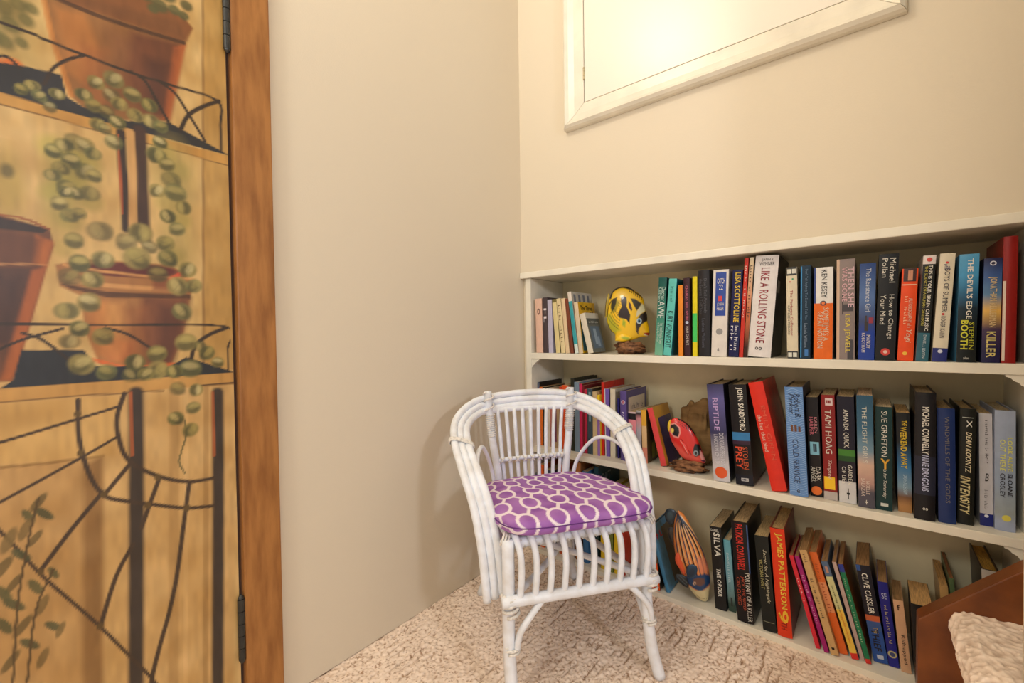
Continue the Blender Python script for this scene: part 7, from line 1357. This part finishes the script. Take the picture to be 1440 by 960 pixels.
# red fish, middle shelf
S2 = 0.00043; f2 = tag(empty('fish_figurine', (0.538, 0.036, 0.3523), (0, 0, math.radians(14))), 'red and black carved wooden fish mounted on driftwood on the middle shelf', 'figurine', 'carved fish ornaments on the shelves')
P2 = (965, 648)
ol = [(1076, 572), (1058, 520), (1040, 470), (1015, 415), (985, 368), (945, 332), (900, 314), (866, 318), (846, 350), (842, 400), (852, 450), (874, 492), (900, 530), (920, 556), (950, 574), (1000, 582), (1060, 586)]
ops = [('p', [(860, 460), (960, 520), (1070, 560), (1060, 600), (880, 600)], 30, (232, 96, 84), .8), ('p', [(850, 352), (880, 340), (915, 366), (920, 400), (905, 436), (872, 430), (846, 400)], 4, (230, 150, 140), 1), ('p', [(854, 358), (880, 348), (907, 370), (911, 400), (900, 426), (874, 420), (852, 398)], 3, BLK, 1), ('e', 864, 390, 11, 15, 10, (236, 200, 90), .3, 1),
       ('p', [(1010, 460), (1036, 468), (1050, 500), (1042, 530), (1012, 545), (996, 520), (1000, 485)], 4, BLK, 1), ('e', 1014, 520, 15, 17, 0, (150, 160, 166), .2, 1), ('e', 1015, 520, 8, 10, 0, (20, 20, 24), .3, 1), ('l', [(918, 450), (945, 490), (975, 535)], 6, (240, 150, 140), 1), ('l', [(925, 440), (950, 480), (985, 530)], 4, (130, 20, 24), 1),
       ('p', [(1040, 500), (1062, 530), (1078, 572), (1050, 560), (1040, 540)], 6, (240, 170, 170), .9), ('e', 1060, 566, 14, 6, 10, (90, 30, 70), .4, 1), ('l', [(900, 316), (945, 336), (985, 372), (1012, 412)], 7, BLK, 1)]
for i in range(9): ops.append(('l', [(912 + i * 12, 318 + i * 9), (906 + i * 12, 340 + i * 9)], 4, BLK, 1))
fish_body('fish_body', ol, (950, 455), 0.013, (214, 42, 36), ops, 0.92, f2, P2, S2)
fish_fin('tail_fin', [(852, 322), (836, 345), (832, 380), (840, 404), (850, 392), (856, 350)], 0.004, (226, 190, 50), [], 0.92, f2, P2, S2)
fish_fin('side_fin', [(925, 450), (950, 470), (975, 520), (968, 530), (940, 500)], 0.003, (226, 60, 50), [('l', [(930, 460), (965, 525)], 4, (240, 160, 150), 1)], 0.92, f2, P2, S2, -0.014)
blob('driftwood_base', (0.0, 0.004, 0.013), (0.043, 0.026, 0.018), 47, 0.5, M_drift, f2, flat=0.0)
dw = tag(empty('driftwood', (0.535, 0.130, 0.3523)), 'brown weathered driftwood slab behind the red fish', 'driftwood')
blob('weathered_slab', (0, 0, 0.086), (0.050, 0.03, 0.094), 53, 0.45, M_drift2, dw, 50, 40, 2.2, flat=0.0)
# striped fish, bottom shelf
S3 = 0.00044; f3 = tag(empty('fish_figurine', (0.574, 0.030, 0.0123), (0, 0, math.radians(26))), 'orange, black and blue striped carved fish leaning nose down on the bottom shelf', 'figurine', 'carved fish ornaments on the shelves')
P3 = (430, 672)
ol = [(296, 124), (330, 150), (370, 220), (410, 300), (440, 370), (464, 450), (476, 530), (472, 590), (464, 650), (448, 671), (420, 664), (385, 635), (350, 588), (322, 540), (298, 480), (282, 420), (270, 340), (268, 260), (276, 180)]
ops = []
for i in range(7):
    t = i / 6; ops.append(('l', [(292 + 10 * t, 140 + 10 * t), (276 + 92 * t, 240), (284 + 136 * t, 340 - 10 * t), (300 + 150 * t, 425), (330 + 130 * t, 500)], 8 if i % 2 else 6, (30, 28, 34) if i % 2 else (44, 66, 96), 1))
    ops.append(('l', [(296 + 12 * t, 150), (284 + 92 * t, 240), (293 + 136 * t, 338), (312 + 148 * t, 425)], 5, (240, 206, 150), .8))
ops += [('p', [(330, 520), (345, 485), (400, 490), (440, 480), (472, 500), (476, 545), (440, 575), (415, 590), (385, 585), (350, 565)], 5, (30, 66, 110), 1), ('p', [(372, 520), (400, 505), (435, 510), (440, 540), (410, 560), (380, 550)], 5, (110, 74, 64), 1), ('e', 381, 546, 8, 12, 20, (214, 180, 150), .3, 1), ('e', 383, 548, 4, 7, 20, BLK, .3, 1),
        ('p', [(352, 575), (390, 592), (430, 585), (474, 560), (474, 620), (460, 680), (415, 680), (370, 630)], 6, (222, 206, 158), 1), ('l', [(395, 625), (420, 640), (450, 640), (466, 622)], 4, (150, 130, 90), .8), ('p', [(400, 380), (440, 390), (465, 470), (420, 480), (395, 430)], 10, (230, 140, 110), .7)]
fish_body('fish_body', ol, (375, 400), 0.022, (232, 142, 72), ops, 1.0, f3, P3, S3)
fish_fin('tail_fin', [(300, 160), (275, 130), (245, 122), (222, 140), (220, 180), (238, 215), (262, 222), (285, 200)], 0.005, (20, 40, 54), [('e', 248, 165, 16, 24, 0, (34, 70, 84), .6, .8)], 1.0, f3, P3, S3, 0.004)
fish_fin('back_fin', [(285, 240), (248, 238), (236, 260), (244, 310), (262, 345), (284, 345)], 0.004, (28, 26, 28), [], 1.0, f3, P3, S3, 0.004)
fish_fin('belly_fin', [(292, 372), (276, 385), (274, 430), (296, 470), (322, 505), (336, 490), (320, 430)], 0.005, (236, 92, 50), [], 1.0, f3, P3, S3, -0.012)
fish_fin('side_fin', [(366, 424), (340, 440), (333, 480), (345, 508), (372, 505), (394, 470), (392, 436)], 0.004, (24, 60, 88), [('e', 364, 470, 16, 26, 20, (16, 40, 62), .6, .9)], 1.0, f3, P3, S3, -0.022)
fish_fin('throat_fin', [(340, 520), (310, 506), (280, 508), (274, 530), (292, 552), (330, 580), (350, 575)], 0.004, (26, 34, 40), [('l', [(284, 520), (336, 566)], 4, (80, 100, 110), .8), ('l', [(300, 512), (340, 550)], 4, (80, 100, 110), .8)], 1.0, f3, P3, S3, -0.012)
for o in list(LIB.values()):
    for k in ('_w', '_h', '_d', '_b'): del o[k]
